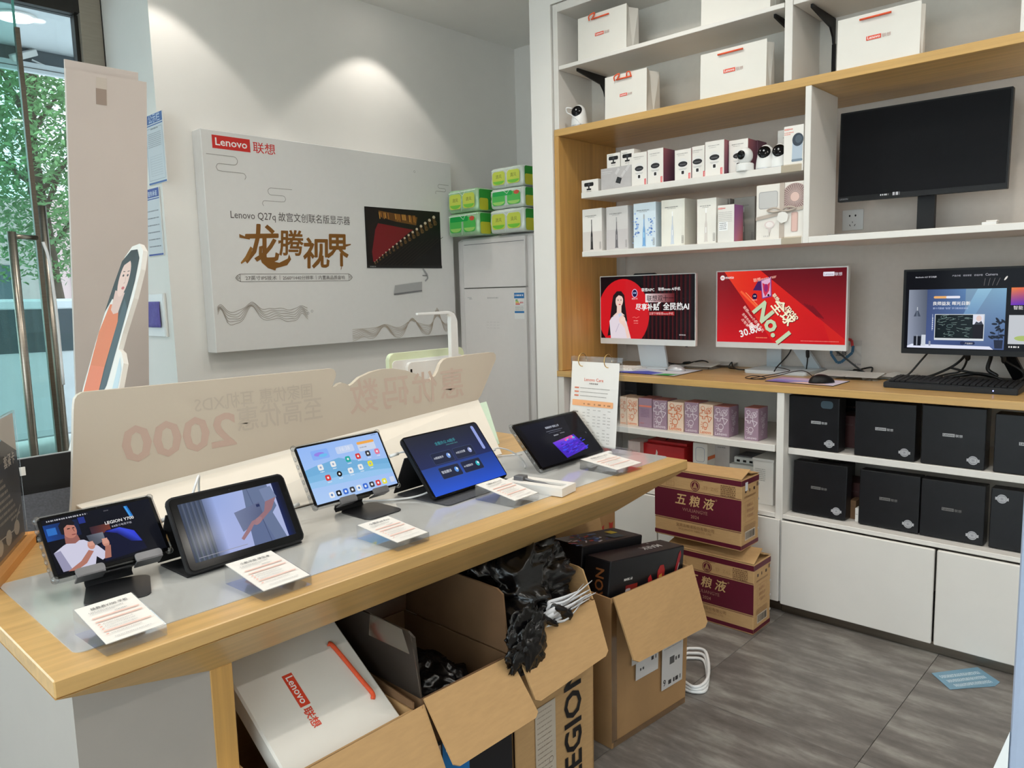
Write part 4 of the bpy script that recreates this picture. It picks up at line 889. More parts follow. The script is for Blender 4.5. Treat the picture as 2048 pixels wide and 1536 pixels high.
def q(u, v): return (U(A0+(A1-A0)*u), V(B0+(B1-B0)*v))
cv.gquad(U(A0), U(A1), V(B1), V(B0), (112, 122, 140), (130, 174, 204), (70, 90, 140), (120, 134, 168)); cv.gquad(U(A0), q(0.20, 0)[0], V(B1), V(B0), (140, 148, 164), (84, 92, 108), (98, 106, 124), (150, 158, 178))
cv.gquad(q(0.20, 0)[0], q(0.60, 0)[0], V(B1), V(B0), (62, 78, 120), (92, 130, 176), (52, 68, 116), (74, 90, 140)); cv.grad([q(0.52, 0.62), q(0.72, 0.0), q(0.86, 0.0), q(0.62, 0.66)], [(84, 118, 170), (146, 190, 216), (146, 190, 216), (84, 118, 170)])
cv.rect(q(0.27, 0)[0], q(0.415, 0)[0], q(0, 0.155)[1], q(0, 0.115)[1], (236, 176, 110), 0.004); cv.rect(q(0.40, 0)[0], q(0.545, 0)[0], q(0, 0.155)[1], q(0, 0.115)[1], (232, 232, 244), 0.004)
cv.text('良师益友 晖光日新', *q(0.265, 0.265), 0.03, WH, 'L', bold=0.014, fit=0.128); cv.text('第十代酷睿 "智慧" 学习教育新体验', *q(0.265, 0.335), 0.012, (190, 204, 236), 'L', fit=0.122)
cv.line([q(0.098, 0.30), q(0.098, 0.36)], 0.002, (216, 222, 226)); cv.poly([q(0.088, 0.36), q(0.108, 0.36), q(0.135, 0.46), q(0.06, 0.46)], (66, 74, 90)); cv.poly([q(0.09, 0.36), q(0.10, 0.36), q(0.11, 0.46), q(0.085, 0.46)], (100, 110, 126))
cv.line([q(0.265, 0.42), q(0.265, 0.70)], 0.0015, (190, 200, 230))
for k in range(6): cv.rect(q(0.262, 0)[0], q(0.272, 0)[0], q(0, 0.50+0.035*k)[1], q(0, 0.48+0.035*k)[1], (226, 232, 246))
cv.rect(q(0.29, 0)[0], q(0.80, 0)[0], q(0, 0.86)[1], q(0, 0.42)[1], (216, 222, 226)); cv.rect(q(0.297, 0)[0], q(0.793, 0)[0], q(0, 0.825)[1], q(0, 0.43)[1], (14, 26, 30))
rn = random.Random(4)
for k in range(46):
    u, v = rn.uniform(0.31, 0.64), rn.uniform(0.45, 0.80); du = rn.uniform(0.01, 0.06); cv.line([q(u, v), q(min(u+du, 0.68), v+rn.uniform(-0.02, 0.02))], 0.0009, (150, 176, 170))
for cx, cz in ((0.385, 0.47), (0.45, 0.62), (0.47, 0.74)): cv.ring(q(cx, cz)[0], q(cx, cz)[1], 0.010, 0.0009, (130, 160, 156), 14, rz=0.006)
cv.rect(q(0.685, 0)[0], q(0.793, 0)[0], q(0, 0.59)[1], q(0, 0.43)[1], (222, 226, 240)); cv.ell(*q(0.745, 0.49), 0.009, 0.011, (226, 202, 196)); cv.poly([q(0.70, 0.59), q(0.72, 0.54), q(0.745, 0.56), q(0.77, 0.53), q(0.79, 0.59)], (60, 64, 76)); cv.rect(q(0.69, 0)[0], q(0.793, 0)[0], q(0, 0.825)[1], q(0, 0.60)[1], (22, 20, 30))
cv.rect(q(0.565, 0)[0], q(0.715, 0)[0], q(0, 0.93)[1], q(0, 0.875)[1], (34, 44, 80), 0.006); cv.text('产品展示', *q(0.615, 0.918), 0.01, WH, 'L', fit=0.026)
cv.poly([q(0.0, 0.97), q(0.05, 0.935), q(0.86, 0.95), q(0.90, 1.0), q(0.0, 1.0)], (226, 230, 248)); cv.rect(q(0.07, 0)[0], q(0.15, 0)[0], q(0, 0.965)[1], q(0, 0.80)[1], (22, 26, 36)); cv.rect(q(0.10, 0)[0], q(0.112, 0)[0], q(0, 0.96)[1], q(0, 0.78)[1], (150, 156, 168)); cv.rect(q(0.155, 0)[0], q(0.20, 0)[0], q(0, 0.965)[1], q(0, 0.775)[1], (206, 212, 222)); cv.rect(q(0.235, 0)[0], q(0.255, 0)[0], q(0, 0.96)[1], q(0, 0.88)[1], (150, 156, 176))
for k in range(16):
    u, v = 0.93+rn.uniform(-0.07, 0.06), 0.62+rn.uniform(-0.12, 0.22); cv.ell(*q(u, v), 0.010, 0.004, (24, 34, 50), 10, rot=rn.uniform(-1, 1))
cv.poly([q(0.90, 0.84), q(0.99, 0.84), q(0.985, 0.98), q(0.91, 0.98)], (34, 42, 62)); cv.line([q(0.945, 0.84), q(0.94, 0.55)], 0.0016, (24, 34, 50))
cv.gquad(U(0.585), U(0.75), V(0.44), V(0.23), (240, 130, 60), (230, 70, 90), (60, 40, 170), (110, 50, 190)); cv.text('智能', U(0.60), V(0.49), 0.012, WH, 'L', fit=0.03); cv.rect(U(0.580), U(0.80), V(0.91), V(0.56), (196, 200, 206)); cv.ell(U(0.66), V(0.84), 0.03, 0.01, (170, 190, 110)); cv.bars(U(0.585), U(0.64), V(0.955), 0.006, WH, 3)
cv.build('screen_image', t, 'screen', (0, -0.0004, 0))
bmo('foot', vprism(NB(), rrect(-0.13, 0.13, 0.02, 0.21, 0.02), 0.0, 0.010, 0.002), M['black'], t)
bm = NB(); sheet(bm, [(0.05, 0.16, 0.010), (0.10, 0.16, 0.010), (0.03, 0.03, 0.2), (-0.02, 0.03, 0.2)], 0.012); bmo('leg', bm, M['black'], t)

# --- switched-off monitor on the upper shelf
t = thing('monitor', 'large black switched-off monitor on the white shelf above the counter', 'monitor', (3.205, 0.872, 1.5267), RX)
W = 0.584
bmo('housing', prism(NB(), rrect(-W/2, W/2, 0.140, 0.486, 0.003, 3), 0.0, 0.026), M['black'], t, rot=(0, 0.012, 0))
box('screen', M['black_screen'], t, -W/2+0.006, W/2-0.006, -0.001, 0.0, 0.160, 0.480, rot=(0, 0.012, 0))
cv = Canvas(); cv.text('LEGION', -W/2+0.008, 0.147, 0.010, (150, 150, 156), 'L', fit=0.032)
cv.build('lettering', t, 'print', (0, -0.0014, 0), (0, 0.012, 0)); cv = Canvas(); cv.bars(-0.13, -0.10, 0.152, 0.006, (216, 216, 220), 3); cv.bars(-0.085, -0.06, 0.150, 0.012, (190, 190, 196), 4)
cv.build('sticker', t, 'print', (0, -0.0014, 0), (0, 0.012, 0))
box('neck', M['black'], t, -0.008, 0.052, 0.05, 0.075, 0.006, 0.22); box('foot', M['black'], t, -0.10, 0.14, 0.0, 0.19, 0.0, 0.007, 0.002)
bm = NB(); tube(bm, [(-0.235, 0.09, 0.005), (-0.16, 0.06, 0.006), (-0.10, 0.11, 0.005), (-0.12, 0.05, 0.005)], 0.003, 6)
tag(bmo('cable', bm, M['blackcable'], None, loc=(3.205, 0.872, 1.527), rot=(0, 0, RX), smooth=True), 'black cable lying on the shelf under the switched-off monitor', 'cable')
t = thing('wall_socket', 'white square wall socket with dark holes under the switched-off monitor', 'socket', (3.4248, 1.175, 1.612), RX)
box('plate', M['offwhite'], t, -0.043, 0.043, -0.008, 0, -0.043, 0.043, 0.002)
cv = Canvas()
for x in (-0.012, 0.012): cv.ell(x, 0.018, 0.0035, 0.0045, BK, 10)
cv.line([(0, -0.006), (0, -0.012)], 0.0026, BK); cv.line([(-0.012, -0.018), (-0.008, -0.026)], 0.0026, BK); cv.line([(0.012, -0.018), (0.008, -0.026)], 0.0026, BK); cv.build('holes', t, 'print', (0, -0.0084, 0))
t = thing('adapter', 'small white block lying on the shelf right of the monitor stand', 'adapter', (3.06, 0.60, 1.5267), RX)
box('body', M['offwhite'], t, -0.022, 0.022, 0, 0.03, 0, 0.016, 0.002); box('lid', M['paper'], t, -0.010, 0.024, 0.004, 0.032, 0.0162, 0.021, 0.001)
t = thing('phone_case', 'clear plastic sleeve lying at the left end of the monitor shelf', 'case', (3.02, 1.08, 1.5267), RX+0.2)
box('sleeve', M['acrylic'], t, -0.05, 0.05, 0, 0.09, 0, 0.008, 0.001); box('insert', M['paper'], t, -0.045, 0.0, 0.01, 0.08, 0.002, 0.005)

# --- things on the counter
def keyboard(name, label, x, y, rz, L, D, mat, keymat, rows, cols, h=0.012, tilt=0.05):
    t = thing(name, label, 'keyboard', (x, y, ZT), rz)
    bm = NB(); P = [(0, 0), (0, h), (D, h+D*tilt), (D, 0)]
    a = [bm.verts.new((-L/2, p, zz)) for p, zz in P]; b = [bm.verts.new((L/2, p, zz)) for p, zz in P]
    bm.faces.new(a); bm.faces.new(b[::-1])
    for i in range(4): bm.faces.new((a[i], b[i], b[(i+1) % 4], a[(i+1) % 4]))
    bmesh.ops.bevel(bm, geom=bm.edges[:], offset=0.003, segments=2, affect='EDGES'); bmo('case', bm, mat, t)
    kw = (L-0.03)/cols; kd = (D-0.03)/rows; kme = None
    for r in range(rows):
        c = 0
        while c < cols:
            span = 6 if (r == 0 and c == 3) else 1
            bm = NB(); x0 = -L/2+0.015+c*kw; w2 = kw*span
            y0 = 0.014+r*kd
            if span == 1 and kme is not None: o = mk('key', kme, None, t)
            else:
                bm = abox(NB(), 0.0012, w2-0.0012, 0.0012, kd-0.0012, 0, 0.007, 0.0015, 1); o = bmo('key', bm, keymat, t)
                if span == 1: kme = o.data
            o.location = (x0, y0, h + y0*tilt - 0.001); o.rotation_euler = (math.atan(tilt), 0, 0); c += span
    return t
keyboard('keyboard', 'white keyboard at the left end of the counter, half behind the flip stand', 3.085, 2.225, RX+0.05, 0.30, 0.13, M['offwhite'], M['paper'], 5, 14, 0.006, 0.05)
kb = keyboard('keyboard', 'black full-size keyboard with a blue light in front of the right monitor', 3.09, 0.713, RX+0.0, 0.438, 0.17, M['charcoal'], M['black'], 6, 21, 0.022, 0.06)
led = bpy.data.materials.new('blue_led'); led.use_nodes = True; _b = led.node_tree.nodes['Principled BSDF']; _b.inputs['Emission Color'].default_value = (0.15, 0.2, 1, 1); _b.inputs['Emission Strength'].default_value = 3
bm = NB(); ballz(bm, (0.145, -0.0005, 0.012), 0.0022, 0.001, 0.0028, 10, 6); bmo('indicator_light', bm, led, kb)

def mousepad(name, label, pts, art):
    """pts: four corners on the counter; art draws into the unit square of the mat"""
    t = thing(name, label, 'mouse mat', (pts[0][0], pts[0][1], ZT))
    bm = NB(); vprism(bm, [(p[0]-pts[0][0], p[1]-pts[0][1]) for p in pts], 0, 0.0025); bmo('mat', bm, M['black_matte'], t)
    cv = Canvas(); art(cv)
    P = [Vector((p[0]-pts[0][0], p[1]-pts[0][1])) for p in pts]
    def wp(u, v): return (P[0]*(1-u)+P[1]*u)*(1-v) + (P[3]*(1-u)+P[2]*u)*v
    nv = []
    for x, y, z in cv.v:
        q_ = wp(x, z); nv.append((q_.x, q_.y, 0.0027 - y))
    cv.v = nv; cv.build('print', t, 'print')
def art1(cv):
    cv.rect(0.005, 0.995, 0.01, 0.99, (226, 228, 236)); cv.poly([(0.005, 0.01), (0.72, 0.01), (0.70, 0.28), (0.35, 0.42), (0.005, 0.12)], (66, 76, 190)); cv.poly([(0.005, 0.14), (0.35, 0.44), (0.5, 0.40), (0.2, 0.6), (0.005, 0.4)], (196, 200, 236)); cv.poly([(0.68, 0.01), (0.90, 0.01), (0.995, 0.25), (0.74, 0.22)], (52, 160, 66)); cv.poly([(0.62, 0.01), (0.68, 0.01), (0.74, 0.22), (0.70, 0.28)], (240, 242, 246))
    cv.text('X1', 0.42, 0.62, 0.3, (20, 20, 26), 'L', bold=0.03, w=0.24); cv.bars(0.42, 0.7, 0.9, 0.03, (40, 40, 50), 2)
mousepad('mouse_mat', 'white, blue and green mouse mat with large black letters, left on the counter', [(3.018, 2.13), (3.012, 1.80), (3.300, 1.815), (3.300, 2.13)], art1)
def art2(cv):
    cv.gquad(0.005, 0.995, 0.01, 0.99, (216, 170, 196), (222, 220, 240), (226, 218, 232), (150, 130, 190), 6); cv.poly([(0.005, 0.3), (0.4, 0.25), (0.7, 0.45), (0.4, 0.5), (0.005, 0.55)], (150, 150, 214)); cv.poly([(0.35, 0.01), (0.95, 0.01), (0.8, 0.25), (0.5, 0.3)], (240, 206, 196)); cv.poly([(0.005, 0.01), (0.3, 0.01), (0.4, 0.2), (0.1, 0.3)], (120, 96, 176))
mousepad('mouse_mat', 'pastel purple and pink mouse mat under the black mouse', [(3.045, 1.385), (3.022, 1.095), (3.205, 1.095), (3.215, 1.385)], art2)
def mouse(label, x, y, rz, s, mat, zz=0.0029):
    t = thing('computer_mouse', label, 'mouse', (x, y, ZT+zz), rz)
    bm = NB(); ballz(bm, (0, 0, 0), 0.058*s, 0.034*s, 0.038*s, 24, 14)
    for v in bm.verts[:]:
        if v.co.z < 0: v.co.z *= 0.02
        v.co.z *= (1.0 + 0.15*v.co.x/0.058)
    bmo('shell', bm, mat, t, smooth=True)
    bm = NB(); ballz(bm, (0.030*s, 0, 0.029*s), 0.007*s, 0.003*s, 0.007*s, 12, 8); bmo('scroll_wheel', bm, M['grey_metal'], t, smooth=True)
    return t
mouse('silver mouse lying on the white and blue mat', 3.207, 1.905, PI/2+0.1, 0.80, M['silver'])
t = mouse('black mouse lying on the pastel purple mat', 3.095, 1.168, 2.4, 0.92, M['black'])
cv = Canvas(); cv.text('Lenovo', 0, 0, 0.01, (180, 180, 184), 'C', fit=0.026); cv.build('lettering', t, 'print', (-0.012, -0.012, 0.0352), (-1.35, 0, 2.6))

def block_holder(label, c, rz, W, D, h0, h1, mat_print='price', group='clear price holders on the counter', z=ZT):
    t = thing('price_holder', label, 'price stand', (c[0], c[1], z), rz, group)
    bm = NB(); P = [(0, 0), (0, h0), (D, h1), (D, 0)]
    a = [bm.verts.new((-W/2, p, q_)) for p, q_ in P]; b = [bm.verts.new((W/2, p, q_)) for p, q_ in P]
    bm.faces.new(a); bm.faces.new(b[::-1])
    for i in range(4): bm.faces.new((a[i], b[i], b[(i+1) % 4], a[(i+1) % 4]))
    bmo('acrylic_block', bm, M['acrylic'], t)
    tl = math.atan2(h1-h0, D); Ls = math.hypot(D, h1-h0)
    box('card', M['paper'], t, -W/2+0.002, W/2-0.002, 0, 0.0016, 0.002, Ls-0.002, loc=(0, 0, h0+0.0004), rot=(tl-PI/2, 0, 0))
    return t, tl, Ls
for c, rz, W, D, lab in (((3.345, 1.868), RX, 0.15, 0.10, 'clear price block behind the white and blue mouse mat'), ((3.47, 1.80), RX+0.1, 0.10, 0.10, 'thin clear price block right behind the first one'),
                        ((3.270, 1.205), RX-0.06, 0.13, 0.14, 'clear price block behind the black mouse'), ((3.265, 1.075), RX+0.02, 0.13, 0.13, 'clear price block between black mouse and black keyboard'), ((3.335, 0.985), RX-0.3, 0.10, 0.12, 'clear price block leaning against the left end of the black keyboard')):
    t, tl, Ls = block_holder(lab, c, rz, W, D, 0.013, 0.022)
    cv = Canvas()
    for q_ in range(5): cv.bars(-W/2+0.012, W/2-0.02, 0.015+q_*Ls*0.17, 0.003, (168, 160, 156), q_)
    cv.build('card_print', t, 'print', (0, 0.0, 0.0138), (tl-PI/2, 0, 0))

# sign with red and blue frame standing against the back wall
t = thing('table_sign', 'clear stand with red and blue angular frame and black characters behind the white monitor', 'sign', (3.485, 1.235, ZT), RX)
box('base', M['acrylic'], t, -0.07, 0.09, -0.03, 0.03, 0, 0.012, 0.001); box('plate', M['acrylic'], t, -0.07, 0.09, 0.0, 0.003, 0.012, 0.15)
cv = Canvas(); rd, bl_ = (196, 60, 62), (44, 88, 116)
cv.line([(-0.045, 0.115), (-0.052, 0.14), (-0.02, 0.165), (0.048, 0.150), (0.052, 0.12)], 0.012, rd); cv.line([(0.055, 0.125), (0.052, 0.095), (0.005, 0.050), (-0.012, 0.047), (-0.040, 0.085), (-0.040, 0.11)], 0.012, bl_)
cv.line(rrect(-0.022, 0.022, 0.108, 0.130, 0.002), 0.004, (34, 30, 32), True); cv.line([(-0.014, 0.119), (0.014, 0.119)], 0.004, (34, 30, 32)); cv.text('互联', 0.005, 0.080, 0.034, (34, 30, 32), 'C', bold=0.014, fit=0.048); cv.text('扫码 登录', 0.055, 0.040, 0.012, (60, 58, 58), 'L', fit=0.034)
cv.build('print', t, 'print', (0, -0.0012, 0))

def cable(label, pts, r=0.0028, mat='blackcable', group='black cables on the counter', blobs=()):
    bm = NB(); tube(bm, pts, r, 8, True, 7)
    o = bmo('cable', bm, M[mat], None, smooth=True); tag(o, label, 'cable', group)
    for p, d, rr in blobs:
        bm = NB(); d = Vector(d).normalized(); p = Vector(p); tube(bm, [p-d*0.022, p-d*0.014, p+d*0.014, p+d*0.022], [r*1.2, rr, rr, r*1.2], 10, False)
        bmo('plug', bm, M[mat], o, smooth=True)
    return o
zc = ZT+0.0035
cable('black cable with a lump behind the foot of the all-in-one computer', [(3.36, 2.06, zc+0.02), (3.42, 2.02, zc+0.006), (3.47, 1.98, zc+0.012), (3.50, 1.93, zc+0.022), (3.47, 1.88, zc+0.018), (3.45, 1.865, zc)], 0.0035, blobs=[((3.455, 1.99, zc+0.012), (0.2, -1, 0.1), 0.007)])
cable('black cable bent up into a peak left of the white monitor foot', [(3.40, 1.60, zc), (3.36, 1.66, zc+0.004), (3.42, 1.72, zc+0.010), (3.44, 1.735, zc+0.028), (3.43, 1.745, zc+0.002), (3.41, 1.70, zc)], 0.003)
cable('black cable rising from the white foot to the back of the white monitor, left', [(3.26, 1.44, zc+0.016), (3.34, 1.46, zc+0.03), (3.40, 1.43, zc+0.09), (3.37, 1.40, zc+0.16)], 0.003)
cable('black cable with a bulky plug hanging behind the white monitor', [(3.44, 1.37, zc), (3.43, 1.36, zc+0.06), (3.38, 1.345, zc+0.13), (3.36, 1.34, zc+0.18)], 0.003, blobs=[((3.41, 1.352, zc+0.085), (-0.4, -0.1, 0.9), 0.008)])
cable('thick black cable slanting from the white monitor down to the wall sign', [(3.36, 1.27, zc+0.15), (3.39, 1.20, zc+0.09), (3.41, 1.13, zc+0.03), (3.42, 1.08, zc)], 0.004)
cable('thin mouse cable looped in front of the white monitor foot', [(3.13, 1.21, zc+0.012), (3.19, 1.27, zc+0.03), (3.20, 1.32, zc+0.028), (3.14, 1.38, zc+0.01), (3.08, 1.44, zc), (3.10, 1.50, zc), (3.14, 1.48, zc+0.006), (3.12, 1.42, zc+0.004), (3.09, 1.41, zc), (3.09, 1.47, zc), (3.13, 1.44, zc+0.006), (3.22, 1.38, zc+0.018), (3.26, 1.37, zc+0.024), (3.30, 1.44, zc+0.03), (3.32, 1.46, zc+0.028)], 0.0018)
cable('bundled black cable tied in loops left of the black keyboard', [(3.40, 1.16, zc+0.004), (3.37, 1.20, zc+0.008), (3.42, 1.22, zc+0.012), (3.46, 1.16, zc+0.012), (3.40, 1.12, zc+0.010), (3.42, 1.16, zc+0.012), (3.48, 1.10, zc+0.03), (3.43, 1.08, zc+0.008), (3.40, 1.02, zc+0.004), (3.38, 0.96, zc+0.002), (3.36, 0.90, zc)], 0.0038, blobs=[((3.425, 1.14, zc+0.014), (0.2, -1, 0), 0.012)])
cable('black cable looping up to the left underside of the right monitor', [(3.34, 0.95, zc), (3.37, 0.92, zc+0.02), (3.40, 0.88, zc+0.08), (3.37, 0.84, zc+0.125), (3.36, 0.82, zc+0.14)], 0.004)
cable('black cable drooping from the right monitor to a dark adapter', [(3.37, 0.76, zc+0.14), (3.42, 0.73, zc+0.11), (3.45, 0.77, zc+0.06), (3.42, 0.83, zc+0.022), (3.39, 0.87, zc+0.008), (3.38, 0.91, zc+0.004)], 0.005)
cable('black video cable with big plug under the middle of the right monitor', [(3.37, 0.71, zc+0.135), (3.40, 0.72, zc+0.08), (3.44, 0.75, zc+0.035), (3.43, 0.80, zc+0.02), (3.40, 0.84, zc+0.006)], 0.004, blobs=[((3.39, 0.714, zc+0.105), (0.2, 0.05, -1), 0.010)])
cable('thick black cable hanging straight down behind the right monitor', [(3.37, 0.635, zc+0.14), (3.41, 0.64, zc+0.10), (3.42, 0.65, zc+0.05), (3.42, 0.62, zc+0.025), (3.44, 0.70, zc+0.028), (3.42, 0.80, zc+0.008)], 0.0075)
cable('black cable looping right under the right monitor', [(3.37, 0.60, zc+0.14), (3.40, 0.59, zc+0.09), (3.42, 0.54, zc+0.05), (3.40, 0.53, zc+0.025), (3.38, 0.57, zc+0.010), (3.40, 0.64, zc+0.03), (3.43, 0.72, zc+0.035), (3.42, 0.78, zc+0.05)], 0.0045, blobs=[((3.395, 0.595, zc+0.10), (0.2, -0.05, -1), 0.009)])
# ================================================================== back wall, alcove, entrance corner
# --- large display carton hung on the wall
t = thing('display_carton', 'large flat white display carton with golden brush characters hung on the wall', 'display board', (1.732, 3.58, 1.085))
PW, PH = 1.600, 1.065
box('body', pm('white_display_board', (222, 221, 219), 0.42, var=0.01), t, 0, PW, 0, 0.090, 0, PH, 0.003, seg=1)
cv = Canvas()
cv.rect(0.054, 0.250, 0.980, 1.042, (206, 44, 38)); cv.text('Lenovo', 0.152, 0.996, 0.05, WH, 'C', bold=0.014, w=0.164)
cv.text('联想', 0.265, 0.986, 0.058, (206, 44, 38), 'L', bold=0.004, w=0.122)
lc = (150, 146, 142)
def cloud(x, z, s, flip=1):
    P = [(0, 0.06), (0.11, 0.06)] + [(0.11+0.016*math.sin(a), 0.044+0.016*math.cos(a)) for a in (0.6, 1.2, 1.57, 2.2, 2.7)] + [(0.11, 0.028), (0.05, 0.028)] + [(0.05-0.014*math.sin(a), 0.014+0.014*math.cos(a)) for a in (0.6, 1.57, 2.6)] + [(0.06, 0.0), (0.145, 0.0)] + [(0.145+0.013*math.sin(a), -0.013+0.013*math.cos(a)) for a in (0.6, 1.57, 2.6)]
    cv.line([(x+flip*px*s, z+pz*s) for px, pz in P], 0.0026, lc)
cloud(0.02, 0.875, 1.25); cloud(0.470, 0.750, 1.1, -1); cloud(1.575, 0.885, 0.7, -1)
cv.text('Lenovo Q27q 故宫文创联名版显示器', 0.122, 0.655, 0.05, (84, 78, 76), 'L', w=0.700)
gold = (128, 84, 28); gold2 = (150, 104, 44)
for ch, x, z, h_, w, b, sh, r in (('龙', 0.180, 0.452, 0.205, 0.190, 0.022, 0.12, 0.05), ('腾', 0.375, 0.490, 0.140, 0.140, 0.020, 0.08, 0.0), ('视', 0.512, 0.428, 0.170, 0.160, 0.024, 0.08, 0.02), ('界', 0.658, 0.440, 0.190, 0.140, 0.024, 0.06, 0.02)):
    cv.text(ch, x, z, h_, gold, 'L', bold=b, shear=sh, rot=r, w=w)
cv.poly([(0.262, 0.520), (0.282, 0.525), (0.275, 0.480), (0.310, 0.452), (0.370, 0.440), (0.420, 0.462), (0.430, 0.485), (0.440, 0.458), (0.415, 0.428), (0.350, 0.412), (0.345, 0.400), (0.305, 0.412), (0.272, 0.440), (0.258, 0.480)], gold)
cv.poly([(0.160, 0.432), (0.200, 0.455), (0.228, 0.510), (0.216, 0.520), (0.185, 0.470), (0.158, 0.440)], gold2)
for x0, z0, x1, z1 in ((0.160, 0.570, 0.215, 0.556), (0.770, 0.535, 0.820, 0.545), (0.372, 0.545, 0.400, 0.552), (0.752, 0.425, 0.745, 0.405)): cv.poly([(x0, z0+0.009), (x1, z1+0.003), (x1, z1-0.003), (x0, z0-0.009)], gold)
bc = (110, 104, 100)
cv.line(rrect(0.150, 0.795, 0.345, 0.383, 0.004), 0.0022, bc, True)
for x, f in ((0.140, -1), (0.805, 1)):
    cv.line([(x-f*0.012, 0.383), (x+f*0.004, 0.376), (x+f*0.014, 0.364), (x+f*0.004, 0.352), (x-f*0.012, 0.345)], 0.003, bc); cv.ring(x, 0.364, 0.006, 0.002, bc, 10)
cv.text('27英寸IPS技术', 0.178, 0.354, 0.024, (104, 98, 94), 'L', w=0.172); cv.text('2560*1440分辨率', 0.385, 0.354, 0.024, (104, 98, 94), 'L', w=0.182); cv.text('内置高品质音响', 0.600, 0.354, 0.024, (104, 98, 94), 'L', w=0.168)
for x in (0.368, 0.584): cv.line([(x, 0.352), (x, 0.376)], 0.0018, bc)
# ink mountains
def ridge(x0, x1, base, amp, peaks, n, gap, col):
    for k in range(n):
        P = []
        for i in range(61):
            u = i/60; z = base + gap*k*0.9
            for c, w, a in peaks: z += amp*a*math.exp(-((u-c)/w)**2)*(1-0.10*k)
            z += 0.003*math.sin(u*40+k)
            P.append((x0+(x1-x0)*u, z))
        cv.line(P, 0.0022, col)
ridge(0.02, 0.52, 0.135, 0.085, ((0.03, 0.05, 0.9), (0.36, 0.09, 1.0), (0.62, 0.10, 0.25), (0.93, 0.05, 0.5)), 6, 0.014, (158, 150, 140))
ridge(0.80, 1.60, 0.006, 0.15, ((0.10, 0.05, 0.15), (0.28, 0.06, 0.5), (0.55, 0.07, 0.75), (0.80, 0.05, 1.1), (0.97, 0.05, 0.9)), 8, 0.010, (176, 164, 148))
# picture of a dark red palace wall with a tiled coping, shown on the printed monitor
mx0, mx1, mz0, mz1 = 0.923, 1.492, 0.416, 0.760
cv.rect(mx0, mx1, mz0, mz1, (14, 12, 14)); cv.gquad(mx0+0.006, mx1-0.006, mz0+0.016, mz1-0.006, (24, 14, 14), (20, 18, 18), (14, 12, 12), (16, 10, 10))
def mq(u, v): return (mx0+(mx1-mx0)*u, mz1-(mz1-mz0)*v)
cv.poly([mq(0.08, 0.90), mq(0.06, 0.55), mq(0.16, 0.26), mq(0.62, 0.34), mq(0.55, 0.40), mq(0.10, 0.90)], (120, 22, 30)); cv.poly([mq(0.05, 0.88), mq(0.03, 0.30), mq(0.14, 0.24), mq(0.09, 0.6)], (30, 16, 16))
cv.poly([mq(0.17, 0.05), mq(0.36, 0.08), mq(0.68, 0.12), mq(0.66, 0.26), mq(0.40, 0.22), mq(0.20, 0.16)], (112, 74, 32))
rn = random.Random(2)
for k in range(26): u = 0.18+0.48*k/26; cv.line([mq(u, 0.07+0.04*u), mq(u+0.008, 0.15+0.10*u+rn.uniform(-0.02, 0.02))], 0.006, rn.choice(((206, 150, 70), (168, 110, 46), (90, 52, 26))))
for k in range(17):
    f = k/16; u = 0.09+0.79*f**1.25; v = 0.90-0.80*f**1.15; s = 0.010+0.030*f
    cv.poly([mq(u, v), mq(u+s, v-s*0.6), mq(u+s*1.5, v+s*3.4), mq(u+s*0.6, v+s*3.8)], (92, 64, 36)); cv.ell(*mq(u+s*0.7, v), s*0.30, s*0.24, (206, 190, 166), 10); cv.ring(*mq(u+s*1.2, v+s*2.6), s*0.30, 0.003, (120, 92, 56), 10)
for k in range(10): cv.line([mq(0.10+0.05*k, 0.95), mq(0.40+0.07*k, 0.62-0.02*k)], 0.003, (44, 34, 30))
cv.rect(mx0, mx1, mz0, mz0+0.016, (30, 28, 30)); cv.bars(mx0+0.02, mx0+0.06, mz0+0.005, 0.006, (150, 150, 150), 1)
cv.line([(1.335, 0.415), (1.370, 0.375), (1.372, 0.355), (1.350, 0.338)], 0.010, (160, 160, 162)); cv.line([(1.33, 0.372), (1.365, 0.372)], 0.006, (130, 130, 132)); cv.poly([(1.115, 0.315), (1.325, 0.335), (1.322, 0.285), (1.105, 0.268)], (170, 170, 170)); cv.poly([(1.105, 0.268), (1.322, 0.285), (1.322, 0.276), (1.105, 0.258)], (120, 120, 122))
for x, z in ((1.30, 0.985), (0.52, 0.175), (0.545, 0.185)): cv.ring(x, z, 0.006, 0.0018, lc, 10)
cv.build('printed_front', t, 'print', (0, -0.0004, 0))

# --- tall air conditioner in the alcove, facing the shop entrance
t = thing('air_conditioner', 'tall white floor-standing air conditioner in the corner with an energy label', 'air conditioner', (3.375, 3.26, 0), RX)
acw = pm('air_conditioner_plastic', (224, 220, 217), 0.35, var=0.01)
box('body', acw, t, -0.330, 0.315, 0.004, 0.34, 0.0, 1.688, 0.03)
box('upper_panel', acw, t, -0.262, 0.262, -0.018, 0.02, 1.374, 1.670, 0.004); box('front_panel', acw, t, -0.262, 0.262, -0.018, 0.02, 0.06, 1.370, 0.004)
box('air_slot', M['seam'], t, -0.262, 0.262, -0.0186, -0.016, 1.3705, 1.3735); box('top_seam', M['grey_metal'], t, -0.25, 0.255, -0.0186, -0.018, 1.640, 1.643)
for x0, x1 in ((-0.325, -0.268), (0.268, 0.311)): box('side_column', acw, t, x0, x1, -0.004, 0.02, 0.03, 1.672, 0.012)
cv = Canvas(); cv.rect(0.168, 0.248, 1.182, 1.345, (232, 232, 230)); cv.rect(0.168, 0.248, 1.305, 1.338, (44, 118, 180)); cv.bars(0.174, 0.24, 1.318, 0.010, WH, 1)
for k, c in enumerate(((60, 150, 80), (160, 190, 60), (230, 170, 50), (214, 70, 50))): cv.rect(0.178, 0.196+0.006*k, 1.292-0.008*k, 1.298-0.008*k, c)
